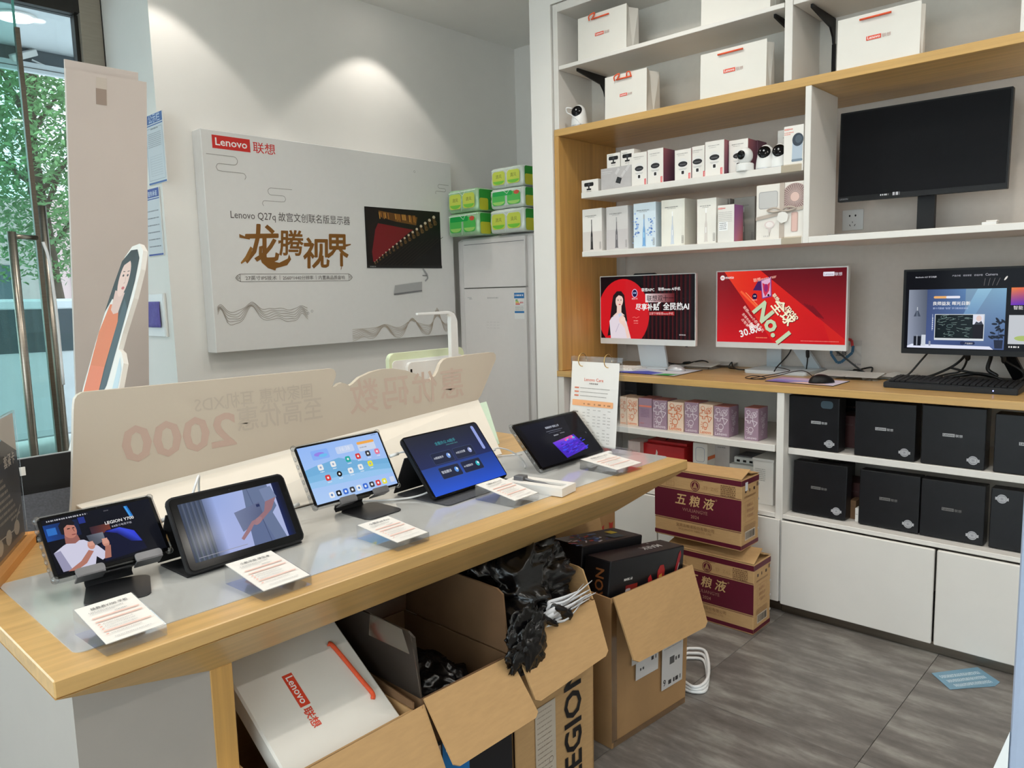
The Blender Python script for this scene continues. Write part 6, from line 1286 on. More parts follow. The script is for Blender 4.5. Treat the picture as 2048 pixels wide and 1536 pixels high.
def art_home(cv, x0, x1, z0, z1):
    w, h = x1-x0, z1-z0
    def q(u, v): return (x0+w*u, z1-h*v)
    cv.gquad(x0, x1, z0, z1, (150, 186, 246), (160, 192, 244), (166, 196, 246), (176, 206, 246))
    cv.poly([q(0, 0.40), q(0.12, 0.36), q(0.24, 0.34), q(0.42, 0.30), q(0.55, 0.38), q(0.72, 0.46), q(1, 0.50), q(1, 0.62), q(0, 0.60)], (116, 176, 220)); cv.poly([q(0, 0.52), q(0.2, 0.50), q(0.45, 0.56), q(0.7, 0.54), q(1, 0.60), q(1, 0.72), q(0, 0.66)], (126, 184, 226)); cv.poly([q(0, 0.62), q(0.4, 0.62), q(0.8, 0.66), q(1, 0.70), q(1, 0.78), q(0, 0.72)], (152, 198, 240))
    cv.rect(q(0.13, 0)[0], q(0.33, 0)[0], q(0, 0.26)[1], q(0, 0.09)[1], (136, 176, 246), 0.004); cv.ell(*q(0.22, 0.17), w*0.06, h*0.035, (150, 130, 230)); cv.ell(*q(0.26, 0.20), w*0.05, h*0.03, (110, 190, 240))
    cv.rect(q(0.42, 0)[0], q(0.64, 0)[0], q(0, 0.24)[1], q(0, 0.11)[1], (196, 212, 242), 0.004); cv.text('16:38', *q(0.53, 0.20), 0.01, (226, 232, 246), 'C', fit=w*0.12)
    cv.rect(q(0.69, 0)[0], q(0.91, 0)[0], q(0, 0.28)[1], q(0, 0.10)[1], (206, 216, 236), 0.004); cv.rect(q(0.69, 0)[0], q(0.91, 0)[0], q(0, 0.15)[1], q(0, 0.10)[1], (240, 170, 80), 0.003); cv.bars(q(0.71, 0)[0], q(0.80, 0)[0], q(0, 0.22)[1], 0.003, (150, 150, 160), 3)
    rn = random.Random(5)
    for (u, v, k) in ((0.52, 0.36, 5), (0.65, 0.35, 0), (0.78, 0.34, 6), (0.90, 0.34, 7), (0.22, 0.60, 0), (0.36, 0.58, 1), (0.50, 0.57, 2), (0.63, 0.55, 2), (0.76, 0.53, 3), (0.18, 0.40, 2), (0.33, 0.39, 2)):
        cx, cz = q(u, v); s = w*0.030; cv.rect(cx-s, cx+s, cz-s, cz+s, ICON[k], s*0.5 if k != 1 else s*0.98); cv.bars(cx-s*0.7, cx+s*0.8, cz-s*1.7, s*0.3, (236, 240, 246), rn.randint(0, 99)); cv.ell(cx, cz, s*0.4, s*0.4, (240, 240, 240) if k not in (2, 3) else (150, 170, 200), 10)
    for k in range(9):
        cx, cz = q(0.19+0.082*k, 0.90); s = w*0.029; c = ICON[(2, 1, 4, 6, 2, 4, 6, 0, 3)[k]]; cv.rect(cx-s, cx+s, cz-s, cz+s, c, s*0.5); cv.ell(cx, cz, s*0.45, s*0.45, (236, 240, 246) if k not in (0, 4) else (90, 130, 190), 10)
    cx, cz = q(0.95, 0.90); cv.rect(cx-w*0.029, cx+w*0.029, cz-w*0.029, cz+w*0.029, (206, 216, 236), 0.002); cv.bars(q(0.90, 0)[0], q(0.96, 0)[0], q(0, 0.03)[1], 0.0015, (60, 70, 90), 2)
def art_cards(cv, x0, x1, z0, z1):
    w, h = x1-x0, z1-z0
    def q(u, v): return (x0+w*u, z1-h*v)
    cv.gquad(x0, x1, z0, z1, (42, 44, 54), (34, 38, 50), (40, 84, 206), (46, 92, 216)); cv.gquad(x0, x1, z0+h*0.45, z1, (42, 44, 54), (34, 38, 50), (38, 48, 96), (42, 50, 92))
    cv.text('全能办公 AI助手', *q(0.33, 0.22), 0.01, (60, 150, 160), 'L', bold=0.012, fit=w*0.28); cv.bars(q(0.46, 0)[0], q(0.62, 0)[0], q(0, 0.26)[1], 0.003, (70, 130, 130), 1)
    for i in range(2):
        for j in range(2):
            a, b = 0.20+0.30*i, 0.34+0.25*j
            cv.rect(q(a, 0)[0], q(a+0.27, 0)[0], q(0, b+0.19)[1], q(0, b)[1], (36, 42, 66), 0.004); cv.line(rrect(q(a, 0)[0], q(a+0.27, 0)[0], q(0, b+0.19)[1], q(0, b)[1], 0.004), 0.0008, (66, 84, 120), True)
            cv.text(('AI超级助手', '智能翻译', 'AI会议纪要', 'AI 绘图助手')[i*2+j], *q(a+0.02, b+0.10), 0.006, (206, 212, 222), 'L', bold=0.01, fit=w*0.13); cv.ell(*q(a+0.215, b+0.09), w*0.025, h*0.045, ((110, 150, 220), (90, 150, 230), (150, 160, 210), (50, 180, 190))[i*2+j]); cv.ell(*q(a+0.225, b+0.08), w*0.012, h*0.022, (220, 230, 240), 10)
    cv.rect(q(0.895, 0)[0], q(0.935, 0)[0], q(0, 0.48)[1], q(0, 0.04)[1], (150, 164, 226), w*0.018)
def art_dark(cv, x0, x1, z0, z1):
    w, h = x1-x0, z1-z0
    def q(u, v): return (x0+w*u, z1-h*v)
    cv.rect(x0, x1, z0, z1, (10, 10, 14)); cv.gquad(q(0.06, 0)[0], q(0.70, 0)[0], q(0, 0.98)[1], q(0, 0.04)[1], (12, 14, 28), (16, 18, 34), (10, 10, 18), (8, 8, 12)); cv.poly([q(0.60, 0.02), q(0.78, 0.02), q(0.66, 0.98), q(0.40, 0.98)], (22, 22, 28))
    cv.text('绘画创作 轻松上手', *q(0.40, 0.215), 0.01, (196, 200, 214), 'L', bold=0.012, fit=w*0.22); cv.bars(q(0.38, 0)[0], q(0.64, 0)[0], q(0, 0.29)[1], 0.002, (130, 134, 150), 2); cv.bars(q(0.40, 0)[0], q(0.60, 0)[0], q(0, 0.33)[1], 0.0016, (110, 114, 130), 3); cv.bars(q(0.45, 0)[0], q(0.52, 0)[0], q(0, 0.415)[1], 0.004, (196, 196, 206), 5); cv.bars(q(0.56, 0)[0], q(0.63, 0)[0], q(0, 0.395)[1], 0.003, (150, 150, 160), 6)
    cv.poly([q(0.36, 0.55), q(0.74, 0.48), q(0.82, 0.86), q(0.42, 0.95)], (72, 40, 190)); cv.grad([q(0.36, 0.55), q(0.70, 0.49), q(0.74, 0.62), q(0.40, 0.70)], [(110, 60, 220), (226, 90, 150), (70, 60, 220), (90, 40, 210)])
    rn = random.Random(8)
    for k in range(60):
        u, v = rn.uniform(0.42, 0.80), rn.uniform(0.60, 0.88); cv.line([q(u, v), q(u+rn.uniform(0.02, 0.06), v-0.012)], 0.0024, rn.choice(((50, 40, 210), (110, 50, 230), (60, 80, 240), (40, 26, 140))))
    for k in range(10): u = rn.uniform(0.55, 0.74); cv.ell(*q(u, 0.53+rn.uniform(-0.01, 0.05)), 0.005, 0.003, rn.choice(((230, 90, 140), (80, 190, 230), (240, 120, 170))), 8)
    cv.text('9', *q(0.935, 0.55), 0.01, (120, 120, 126), 'C')

tablet('small tablet in a clear bumper case showing a man in a white T-shirt, far left', 0.498, 1.495, 0.855, -0.009, 0.213, 0.134, math.radians(49), 0.006, art_legion, 'clear', r=0.008)
stand('dark metal stand holding the small tablet at the left end', 0.498, 1.495, -0.009, math.radians(49), 0.855-GZ, (-0.046, 0.058), 0.05, -0.35)
tablet('tablet in a black folding cover showing a person in denim, second from left', 0.735, 1.4325, GZ+0.010, 0.040, 0.263, 0.158, math.radians(61), 0.014, art_person, 'black', r=0.012)
tablet('tablet in a clear case with a light blue home screen, raised on a stand', 1.0875, 1.5395, 0.850, 0.046, 0.268, 0.164, math.radians(60.5), 0.005, art_home, 'clear', r=0.010)
stand('dark metal stand holding the tablet with the light blue home screen', 1.0875, 1.5395, 0.046, math.radians(60.5), 0.850-GZ, (-0.040, 0.062), 0.07, 0.0, 0.02)
tablet('large tablet with a dark blue gradient screen of four cards, fourth from left', 1.400, 1.458, GZ+0.0115, 0.075, 0.299, 0.190, math.radians(51), 0.004, art_cards, None, r=0.012)
tablet('largest tablet with a black screen and purple picture, at the right end', 1.814, 1.433, GZ+0.010, 0.036, 0.332, 0.175, math.radians(47), 0.006, art_dark, 'clear', r=0.008)
# folding covers as stands
t = thing('tablet_cover', 'black triangular folded cover propping up the second tablet', 'cover', (0.735, 1.4325, GZ), 0.040)
bm = NB(); sheet(bm, [(-0.13, 0.083, 0.112), (0.13, 0.083, 0.112), (0.13, 0.135, 0.004), (-0.13, 0.135, 0.004)], 0.003); bmo('rear_flap', bm, M['black_matte'], t)
bm = NB(); sheet(bm, [(-0.13, 0.012, 0.0005), (0.13, 0.012, 0.0005), (0.13, 0.125, 0.0005), (-0.13, 0.125, 0.0005)], 0.003); bmo('base_flap', bm, M['black_matte'], t)
t = thing('tablet_cover', 'dark grey folded cover under the blue gradient tablet, its flap showing in front', 'cover', (1.400, 1.458, GZ), 0.075)
bm = NB(); sheet(bm, [(-0.147, 0.108, 0.105), (0.147, 0.108, 0.105), (0.147, 0.155, 0.0045), (-0.147, 0.155, 0.0045)], 0.003); bmo('rear_flap', bm, M['black_matte'], t)
bm = NB(); vprism(bm, rrect(-0.147, 0.150, -0.045, 0.15, 0.012), 0.0002, 0.0032); bmo('base_flap', bm, M['dkgrey'], t)
t = thing('tablet_prop', 'white plastic lip stand holding the bottom edge of the largest tablet', 'stand', (1.915, 1.418, GZ), 0.036)
box('lip', M['offwhite'], t, -0.055, 0.065, -0.012, 0.008, 0, 0.017, 0.005); box('rear_prop', M['offwhite'], t, -0.05, 0.05, 0.122, 0.134, 0, 0.085, 0.003)

# --- price blocks in front of the tablets
def price(label, c, rz, W, D, h0, h1, title, k):
    t, tl, Ls = block_holder(label, c, rz, W, D, h0, h1, z=GZ)
    cv = Canvas(); L0 = Ls
    cv.text(title, 0.002, L0*0.82, 0.01, (90, 88, 90), 'C', bold=0.01, fit=W*0.62); cv.bars(-W*0.36, W*0.22, L0*0.755, 0.0022, (170, 168, 168), k); cv.bars(-W*0.36, W*0.05, L0*0.715, 0.0018, (190, 188, 188), k+1); cv.bars(W*0.02, W*0.22, L0*0.66, 0.002, (150, 148, 148), k+2)
    o1 = (240, 190, 176)
    for v in (0.60, 0.50, 0.25): cv.rect(-W*0.38, W*0.40, L0*v, L0*v+0.0032, o1)
    for v in (0.43, 0.37, 0.31, 0.18): cv.bars(-W*0.30, W*0.20, L0*v, 0.0018, (180, 176, 176), k+int(v*50)); cv.rect(-W*0.38, -W*0.34, L0*v, L0*v+0.0022, (236, 150, 130))
    cv.bars(-W*0.3, W*0.3, L0*0.08, 0.002, (190, 186, 186), k+9)
    cv.build('card_print', t, 'print', (0, 0, h0+0.0023), (tl-PI/2, 0, 0))
    return t
price('clear price block with white card in front of the far-left small tablet', (0.4255, 1.216), 0.042, 0.094, 0.124, 0.018, 0.042, '拯救者Y700 平板', 1)
price('clear price block with white card in front of the second tablet', (0.6935, 1.2195), 0.030, 0.100, 0.136, 0.018, 0.038, '小新平板 学生本', 2)
price('clear price block with white card in front of the tablet with the light blue screen', (1.0075, 1.240), 0.020, 0.090, 0.140, 0.018, 0.030, '小新Pad Pro', 3)
price('clear price block with white card in front of the blue gradient tablet', (1.3995, 1.262), 0.050, 0.097, 0.134, 0.018, 0.040, '小新Pad Pro GT', 4)
price('clear price block with white card in front of the largest tablet, right end', (1.832, 1.2425), -0.040, 0.123, 0.140, 0.018, 0.030, '天骄Pad Pro 14.5', 5)
t = thing('pen_box', 'open white tray box holding a grey stylus pen', 'box', (1.537, 1.236, GZ), 0.17)
bm = NB(); W, D, H = 0.075, 0.185, 0.022
for q_ in ((-W/2, W/2, 0, D, 0, 0.008), (-W/2, W/2, 0, 0.012, 0.008, H), (-W/2, W/2, D-0.012, D, 0.008, H), (-W/2, -0.012, 0.012, D-0.012, 0.008, H), (0.012, W/2, 0.012, D-0.012, 0.008, H)): abox(bm, *q_)
bmo('tray', bm, M['paper'], t)
bm = NB(); tube(bm, [(0.002, 0.025, 0.017), (0.0, 0.10, 0.020), (-0.004, 0.165, 0.030)], [0.0015, 0.0038, 0.0042, 0.0042], 10, True); tag(bmo('stylus', bm, M['grey_metal'], None, loc=(1.537, 1.236, GZ), rot=(0, 0, 0.17), smooth=True), 'grey stylus pen lying in the white tray box', 'pen')
bm = NB(); abox(bm, -0.016, 0.012, 0.135, 0.165, 0.020, 0.034, 0.002); bmo('pen_rest', bm, M['grey_metal'], t)

def wcable(label, pts, r=0.0022, plugs=()):
    bm = NB(); tube(bm, pts, r, 8, True, 8); o = bmo('charging_cable', bm, M['whitecable'], None, smooth=True); tag(o, label, 'cable', 'white charging cables')
    for p0, p1 in plugs:
        bm = NB(); tube(bm, [p0, p1], 0.0045, 10, False); bmo('plug', bm, M['offwhite'], o, smooth=True)
wcable('white cable plugged into the right side of the far-left tablet, arching behind the second', [(0.612, 1.548, 0.905), (0.640, 1.550, 0.912), (0.672, 1.555, 0.935), (0.690, 1.562, 0.965), (0.710, 1.590, 0.972), (0.73, 1.64, 0.93), (0.74, 1.66, 0.82)], 0.0026, [((0.606, 1.548, 0.905), (0.632, 1.550, 0.910))])
wcable('white cable plugged into the left of the light blue tablet, low on the table', [(0.945, 1.60, 0.852), (0.925, 1.60, 0.850), (0.90, 1.62, 0.842), (0.885, 1.66, 0.83), (0.87, 1.68, 0.815)], 0.002, [((0.952, 1.60, 0.853), (0.928, 1.60, 0.850))])
wcable('white cable looping from the light blue tablet down onto the table', [(1.226, 1.585, 0.925), (1.262, 1.575, 0.930), (1.292, 1.548, 0.915), (1.305, 1.52, 0.875), (1.290, 1.505, 0.835), (1.255, 1.52, 0.820), (1.20, 1.56, 0.815), (1.14, 1.62, 0.815)], 0.0026, [((1.220, 1.586, 0.924), (1.246, 1.582, 0.928))])
wcable('white cable from the blue gradient tablet running to the right', [(1.563, 1.545, 0.885), (1.60, 1.56, 0.885), (1.65, 1.56, 0.87), (1.68, 1.54, 0.845), (1.69, 1.53, 0.822), (1.68, 1.52, 0.815)], 0.0022, [((1.556, 1.544, 0.884), (1.580, 1.550, 0.885))])
wcable('thin white cable lying on the table behind the largest tablet', [(1.60, 1.64, 0.8145), (1.66, 1.69, 0.816), (1.74, 1.70, 0.816), (1.82, 1.66, 0.8145)], 0.0018)

# --- things on the far side of the table
t = thing('desk_lamp', 'white L-shaped desk lamp rising behind the sign', 'lamp', (2.028, 2.20, TZ))
bm = NB(); path = [(0.0, 0.006), (0.0, 0.43), (-0.006, 0.452), (-0.024, 0.463), (-0.180, 0.463)]
ww_ = (0.019, 0.019, 0.017, 0.012, 0.007)
V = []
for (x, z), k in zip(path, range(5)):
    d = 0.009 if k < 4 else 0.004
    nx, nz = ((1, 0), (1, 0), (0.8, 0.6), (0.25, 0.97), (0, 1))[k]; hw = (0.019, 0.019, 0.012, 0.006, 0.004)[k]
    V.append([bm.verts.new((x+sx*nx*hw, sy*0.010*(1 if k < 4 else 0.7), z+sx*nz*hw)) for sx, sy in ((-1, -1), (1, -1), (1, 1), (-1, 1))])
for a, b in zip(V[:-1], V[1:]):
    for j in range(4): bm.faces.new((a[j], a[(j+1) % 4], b[(j+1) % 4], b[j]))
bm.faces.new(V[0]); bm.faces.new(V[-1])
bmesh.ops.bevel(bm, geom=bm.edges[:], offset=0.0015, segments=2, affect='EDGES'); bmo('arm', bm, M['offwhite'], t)
bm = NB(); lathe(bm, [(0.06, 0), (0.062, 0.004), (0.058, 0.012), (0.02, 0.014)], 28); bmo('base', bm, M['offwhite'], t)
t = thing('learning_tablet', 'upright pale green rimmed learning tablet standing behind the sign, seen from behind', 'tablet', (1.979, 2.295, TZ))
bmo('rim', prism(NB(), rrect(-0.195, 0.195, 0.010, 0.315, 0.022), 0.0, 0.022, 0.004), M['lightgreen'], t); bmo('back_plate', prism(NB(), rrect(-0.182, 0.182, 0.02, 0.287, 0.016), -0.003, 0.0), M['offwhite'], t)
bmo('camera_block', prism(NB(), rrect(-0.120, 0.12, 0.05, 0.276, 0.016), -0.018, -0.003, 0.003), M['offwhite'], t); box('slot', M['black'], t, -0.109, -0.100, -0.0186, -0.0178, 0.205, 0.25)
box('foot', M['offwhite'], t, -0.15, 0.15, 0.0, 0.08, 0.0, 0.012)
bm = NB(); sheet(bm, [(2.022, 2.058, 0.926), (2.062, 2.060, 0.928), (1.912, 1.850, 0.812), (1.866, 1.845, 0.812)], 0.008); o = bmo('support_leg', bm, M['mint'], None); tag(o, 'mint green slanting support bar at the right end of the sign', 'stand')
# black folio tablet and menu stand at the left end
t = thing('folio_tablet', 'black tablet with a grey kickstand cover, seen from behind at the left of the sign', 'tablet', (0.60, 2.10, TZ))
bm = NB(); sheet(bm, [(-0.15, -0.02, 0.082), (0.17, -0.02, 0.082), (0.17, 0.005, 0.165), (-0.15, 0.005, 0.165)], 0.008); bmo('back', bm, M['black'], t)
bm = NB(); sheet(bm, [(-0.15, -0.12, 0.001), (0.17, -0.12, 0.001), (0.17, -0.021, 0.083), (-0.15, -0.021, 0.083)], 0.005); bmo('kickstand', bm, M['dkgrey'], t)
box('top_edge', M['silver'], t, -0.15, 0.17, 0.003, 0.014, 0.165, 0.168); box('pen_slot', M['silver'], t, -0.055, 0.10, -0.006, -0.002, 0.146, 0.153, rot=(0, 0, 0)); box('sticker', M['paper'], t, -0.100, -0.088, -0.014, -0.010, 0.115, 0.15)
bm = NB(); sheet(bm, [(-0.15, 0.006, 0.001), (0.17, 0.006, 0.001), (0.17, 0.010, 0.164), (-0.15, 0.010, 0.164)], 0.004); bmo('screen_half', bm, M['black'], t)
t = thing('folded_charger', 'flat black device with a cable lying left of the sign', 'device', (0.50, 2.00, TZ), 0.1)
bmo('body', vprism(NB(), rrect(-0.07, 0.03, -0.06, 0.03, 0.012), 0.0, 0.014, 0.003), M['black'], t)
bm = NB(); tube(bm, [(-0.04, 0.03, 0.012), (-0.01, 0.06, 0.03), (0.03, 0.05, 0.02), (0.04, 0.0, 0.004)], 0.0022, 8); bmo('cable', bm, M['blackcable'], t, smooth=True)
t = thing('menu_stand', 'clear acrylic menu board on an orange wooden bar, cut by the left edge', 'sign', (0.400, 1.825, TZ), math.radians(63))
bm = NB(); prism(bm, [(-0.20, 0), (0.185, 0), (0.185, 0.012), (0.178, 0.018), (-0.193, 0.018), (-0.20, 0.012)], -0.022, 0.022); bmo('wooden_base', bm, M['beech'], t)
box('acrylic_board', M['acrylic'], t, -0.20, 0.150, -0.004, 0.004, 0.018, 0.305, 0.001, seg=1)
cv = Canvas(); cv.gquad(-0.198, 0.146, 0.022, 0.22, (74, 74, 78), (70, 72, 78), (110, 108, 106), (116, 112, 108)); cv.poly([(-0.198, 0.22), (0.146, 0.22), (0.146, 0.285), (-0.198, 0.19)], (104, 100, 96)); cv.poly([(0.146, 0.215), (0.146, 0.30), (0.03, 0.30), (-0.03, 0.285)], (206, 196, 184))
cv.text('套餐卡', 0.04, 0.195, 0.03, (206, 196, 184), 'L', bold=0.014, fit=0.085)
for k in range(7): cv.bars(-0.13+0.01*k, 0.02+0.014*k, 0.172-0.014*k, 0.006, (176, 166, 150), k); 
cv.line([(-0.16, 0.07), (0.06, 0.055), (0.13, 0.095)], 0.0024, (206, 200, 190))
for k in range(4): cv.ell(-0.11+0.065*k, 0.043+0.004*k, 0.022, 0.016, (196, 186, 172), 16)
cv.bars(0.05, 0.12, 0.078, 0.005, (190, 180, 166), 20); cv.build('print', t, 'print', (0, 0.0, 0))
# flip stand with price list at the right end, facing the entrance
t = thing('flip_stand', 'clear flip stand with a white price table and two brass rings at the right end', 'sign', (1.992, 1.506, TZ), RX)
tl = -0.10
box('backplate', M['acrylic'], t, -0.105, 0.105, 0.004, 0.007, 0.012, 0.318, rot=(tl, 0, 0)); box('base', M['acrylic'], t, -0.115, 0.115, -0.02, 0.075, 0.0, 0.012, 0.001, seg=1)
bm = NB(); sheet(bm, [(-0.105, 0.070, 0.012), (0.105, 0.070, 0.012), (0.105, 0.038, 0.310), (-0.105, 0.038, 0.310)], 0.003); bmo('rear_leg', bm, M['acrylic'], t)
for k in range(3): box('page', M['paper'], t, -0.097+0.002*k, 0.095+0.002*k, 0.0032-0.0016*k-0.002, 0.004-0.0016*k-0.002, 0.022+0.002*k, 0.300, rot=(tl, 0, 0))
cv = Canvas(); cv.text('Lenovo Care', 0.0, 0.236, 0.02, (226, 110, 80), 'C', fit=0.078); cv.bars(-0.018, 0.018, 0.226, 0.004, (120, 110, 106), 1)
for k in range(3): cv.rect(-0.078, -0.060, 0.210-0.013*k, 0.2145-0.013*k, (216, 120, 90)); cv.bars(-0.054, 0.066-0.006*k, 0.211-0.013*k, 0.002, (130, 124, 120), k)
cv.rect(-0.085, 0.082, 0.152, 0.172, (240, 176, 126), 0.003)
for x, s in ((-0.035, '年'), (-0.015, '意外'), (0.008, '年'), (0.028, '换新'), (0.048, '年'), (0.066, '延保')): cv.text(s, x, 0.157, 0.012, (90, 60, 46), 'C', bold=0.01, fit=0.006*len(s))
for k in range(11):
    for x in (-0.035, -0.016, 0.008, 0.028, 0.05, 0.068):
        if (k*7+int(x*1000)) % 5: cv.bars(x-0.005, x+0.006, 0.140-0.0105*k, 0.002, (150, 144, 140), k)
    if k % 3 == 1: cv.bars(-0.078, -0.058, 0.140-0.0105*k, 0.004, (120, 114, 110), k)
cv.build('print', t, 'print', Matrix.Rotation(tl, 3, 'X') @ Vector((0, -0.0032, 0)), (tl, 0, 0))
for x in (-0.05, 0.055):
    bm = NB(); tube(bm, [(x, 0.02+0.022*math.cos(2*PI*k/16), 0.305+0.022*math.sin(2*PI*k/16)) for k in range(17)], 0.0016, 8, False); bmo('ring', bm, M['brass'], t, smooth=True, loc=(0, 0.006, 0.0))
box('base_print', pm('red_brown_label', (150, 84, 74), 0.5), t, -0.06, 0.04, -0.0205, -0.0200, 0.002, 0.010)
# ================================================================== cartons on the floor
def liquor(label, x, y, z, lid_lift):
    """printed kraft carton; (x, y) is the front right corner in view; front faces the entrance"""
    W, D, H = 0.385, 0.148, 0.282
    t = thing('liquor_carton', label, 'box', (x, y+W/2, z), RX, 'printed liquor cartons')
    box('body', M['card'], t, -W/2, W/2, 0, D, 0, H, 0.003, seg=1)
    bm = NB(); sheet(bm, [(-W/2, 0.0, H+0.001), (W/2, 0.0, H+0.001), (W/2-0.004, D*0.55, H+0.002+lid_lift), (-W/2, D*0.55, H+0.002+lid_lift*0.4)], 0.003); bmo('top_flap', bm, M['card'], t)
    bm = NB(); sheet(bm, [(-W/2, D*0.55, H+0.001+lid_lift*0.4), (W/2, D*0.55, H+0.001+lid_lift*0.5), (W/2, D, H+0.001), (-W/2, D, H+0.001)], 0.003); bmo('top_flap', bm, M['card'], t)
    ma, ink = (92, 18, 40), (120, 84, 54); cv = Canvas()
    def st(c, a, b, z0, z1): c.rect(a, b, z0, z1, ma)
    st(cv, -W/2, W/2, 0.257, 0.278); st(cv, -W/2, W/2, 0.006, 0.022); st(cv, -W/2, W/2, 0.080, 0.202)
    cv.line([(-W/2, 0.207), (W/2, 0.207)], 0.002, ma); cv.line([(-W/2, 0.075), (W/2, 0.075)], 0.002, ma)
    cv.ell(-0.006, 0.230, 0.021, 0.021, ma); cv.ell(-0.006, 0.230, 0.018, 0.018, (190, 152, 104)); cv.ell(-0.006, 0.230, 0.0155, 0.0155, ma)
    for k in range(3): cv.line([(-0.006-0.010+0.002*k, 0.221-0.001*k), (-0.006, 0.243-0.007*k), (-0.006+0.010-0.002*k, 0.221-0.001*k)], 0.0016, (190, 152, 104))
    cv.line([(-0.006, 0.243), (-0.006, 0.218)], 0.0016, (190, 152, 104))
    g = (206, 172, 120)
    for ch, px in (('五', -0.072), ('粮', -0.010), ('液', 0.052)): cv.text(ch, px, 0.147, 0.056, g, 'C', bold=0.014, shear=0.18, fit=0.047)
    cv.ring(0.088, 0.186, 0.003, 0.0008, g, 10); cv.text('WULIANGYE', -0.006, 0.119, 0.02, (164, 122, 106), 'C', fit=0.112); cv.text('2024', -0.006, 0.095, 0.02, (176, 134, 112), 'C', fit=0.036)
    cv.text('宜宾五粮液股份有限公司', -0.006, 0.052, 0.02, (140, 104, 68), 'C', bold=0.004, fit=0.170); cv.text('WULIANGYE YIBIN CO., LTD.', -0.006, 0.038, 0.01, (146, 110, 74), 'C', fit=0.150)
    for k in range(6): cv.bars(0.106, 0.168, 0.247-0.0075*k, 0.005, ink, k)
    cv.bars(-0.02, 0.03, 0.252, 0.003, ink, 9)
    for k in range(5): cv.line([(-0.15+0.012*k, 0.212), (-0.15+0.012*k, 0.25)], 0.0008, (166, 128, 84))
    cv.line(rrect(-0.135, -0.100, 0.216, 0.234, 0.001), 0.001, (150, 112, 74), True); cv.text('TF  Z45', 0.03, 0.222, 0.03, (172, 134, 90), 'L', fit=0.065)
    cv.build('front_print', t, 'print', (0, -0.0006, 0))
    sc = Canvas(); st(sc, 0, D, 0.257, 0.278); st(sc, 0, D, 0.006, 0.022)
    for k, s in enumerate(('↑↑', '☂', '⌂')): sc.bars(0.028+0.036*k, 0.044+0.036*k, 0.226, 0.012, (70, 50, 40), k)
    sc.line(rrect(0.032, 0.112, 0.108, 0.192, 0.002), 0.001, (160, 110, 80), True)
    for k in range(3): sc.text(('未成年人', '请勿饮酒', '产品说明')[k], 0.072, 0.168-0.022*k, 0.012, (160, 110, 80), 'C', fit=0.058)
    for k in range(6): sc.bars(0.022, 0.122, 0.210-0.004*k if k < 2 else 0.104-0.006*k, 0.003, (150, 112, 76), k)
    sc.rect(0.030, 0.118, 0.036, 0.072, (206, 190, 170)); x_ = 0.036
    rn = random.Random(6)
    while x_ < 0.112: b_ = rn.choice((0.0012, 0.002, 0.003)); sc.rect(x_, x_+b_, 0.040, 0.068, (40, 32, 30)); x_ += b_+rn.choice((0.0014, 0.0022))
    sc.rect(0.126, 0.140, 0.236, 0.252, (120, 90, 60)); sc.build('side_print', t, 'print', (W/2+0.0006, 0, 0), (0, 0, PI/2))
    bm = NB()
    for zz in (0.06, 0.12, 0.18, 0.24): abox(bm, W/2-0.001, W/2+0.0015, D-0.006, D+0.001, zz-0.004, zz+0.004)
    bmo('staple', bm, M['silver'], t)['kind'] = 'stuff'
    return t
liquor('kraft liquor carton with maroon band standing on the floor, bottom of the pair', 2.672, 1.248, 0.0, 0.040)
t = liquor('kraft liquor carton with maroon band and a lifted lid, top of the pair', 2.662, 1.297, 0.327, 0.022)
bm = NB(); sheet(bm, [(W_, 0, z_) for W_, z_ in ()] or [(0.194, 0.028, 0.235), (0.194, 0.048, 0.235), (0.194, 0.048, 0.268), (0.194, 0.028, 0.268)], 0.001); tp = bmo('tape_tab', bm, M['whitebag'], t)
def corners_box(name, label, bot, top, mat, th=0.005, group='open cartons under the table', flaps=()):
    """open carton from four floor corners and four rim corners (front left, front right, back right, back left)"""
    o0 = Vector((sum(p[0] for p in bot)/4, sum(p[1] for p in bot)/4, 0)); t = thing(name, label, 'box', o0, 0, group)
    bm = NB(); B_ = [Vector(p)-o0 for p in bot]; T_ = [Vector(p)-o0 for p in top]
    for i in range(4):
        j = (i+1) % 4; sheet(bm, [B_[i], B_[j], T_[j], T_[i]], -th)
    sheet(bm, [B_[0]+Vector((0, 0, .001)), B_[1]+Vector((0, 0, .001)), B_[2]+Vector((0, 0, .001)), B_[3]+Vector((0, 0, .001))], th)
    bmo('body', bm, mat, t)
    for fp, fm in flaps:
        bm = NB(); P = [Vector(p)-o0 for p in fp]; n = (P[1]-P[0]).cross(P[3]-P[0]).normalized()*th
        e1 = (P[3]-P[2])*0.05; e2 = (P[2]-P[3])*0.05
        a = [P[0], P[1], P[2]+(P[1]-P[2])*0.06, P[2]+e1, P[3]+e2, P[3]+(P[0]-P[3])*0.06]
        va = [bm.verts.new(q) for q in a]; vb = [bm.verts.new(q+n) for q in a]; bm.faces.new(va); bm.faces.new(vb[::-1])
        for i in range(6): bm.faces.new((va[i], vb[i], vb[(i+1) % 6], va[(i+1) % 6]))
        bmo('flap', bm, fm or mat, t)
    return t, o0
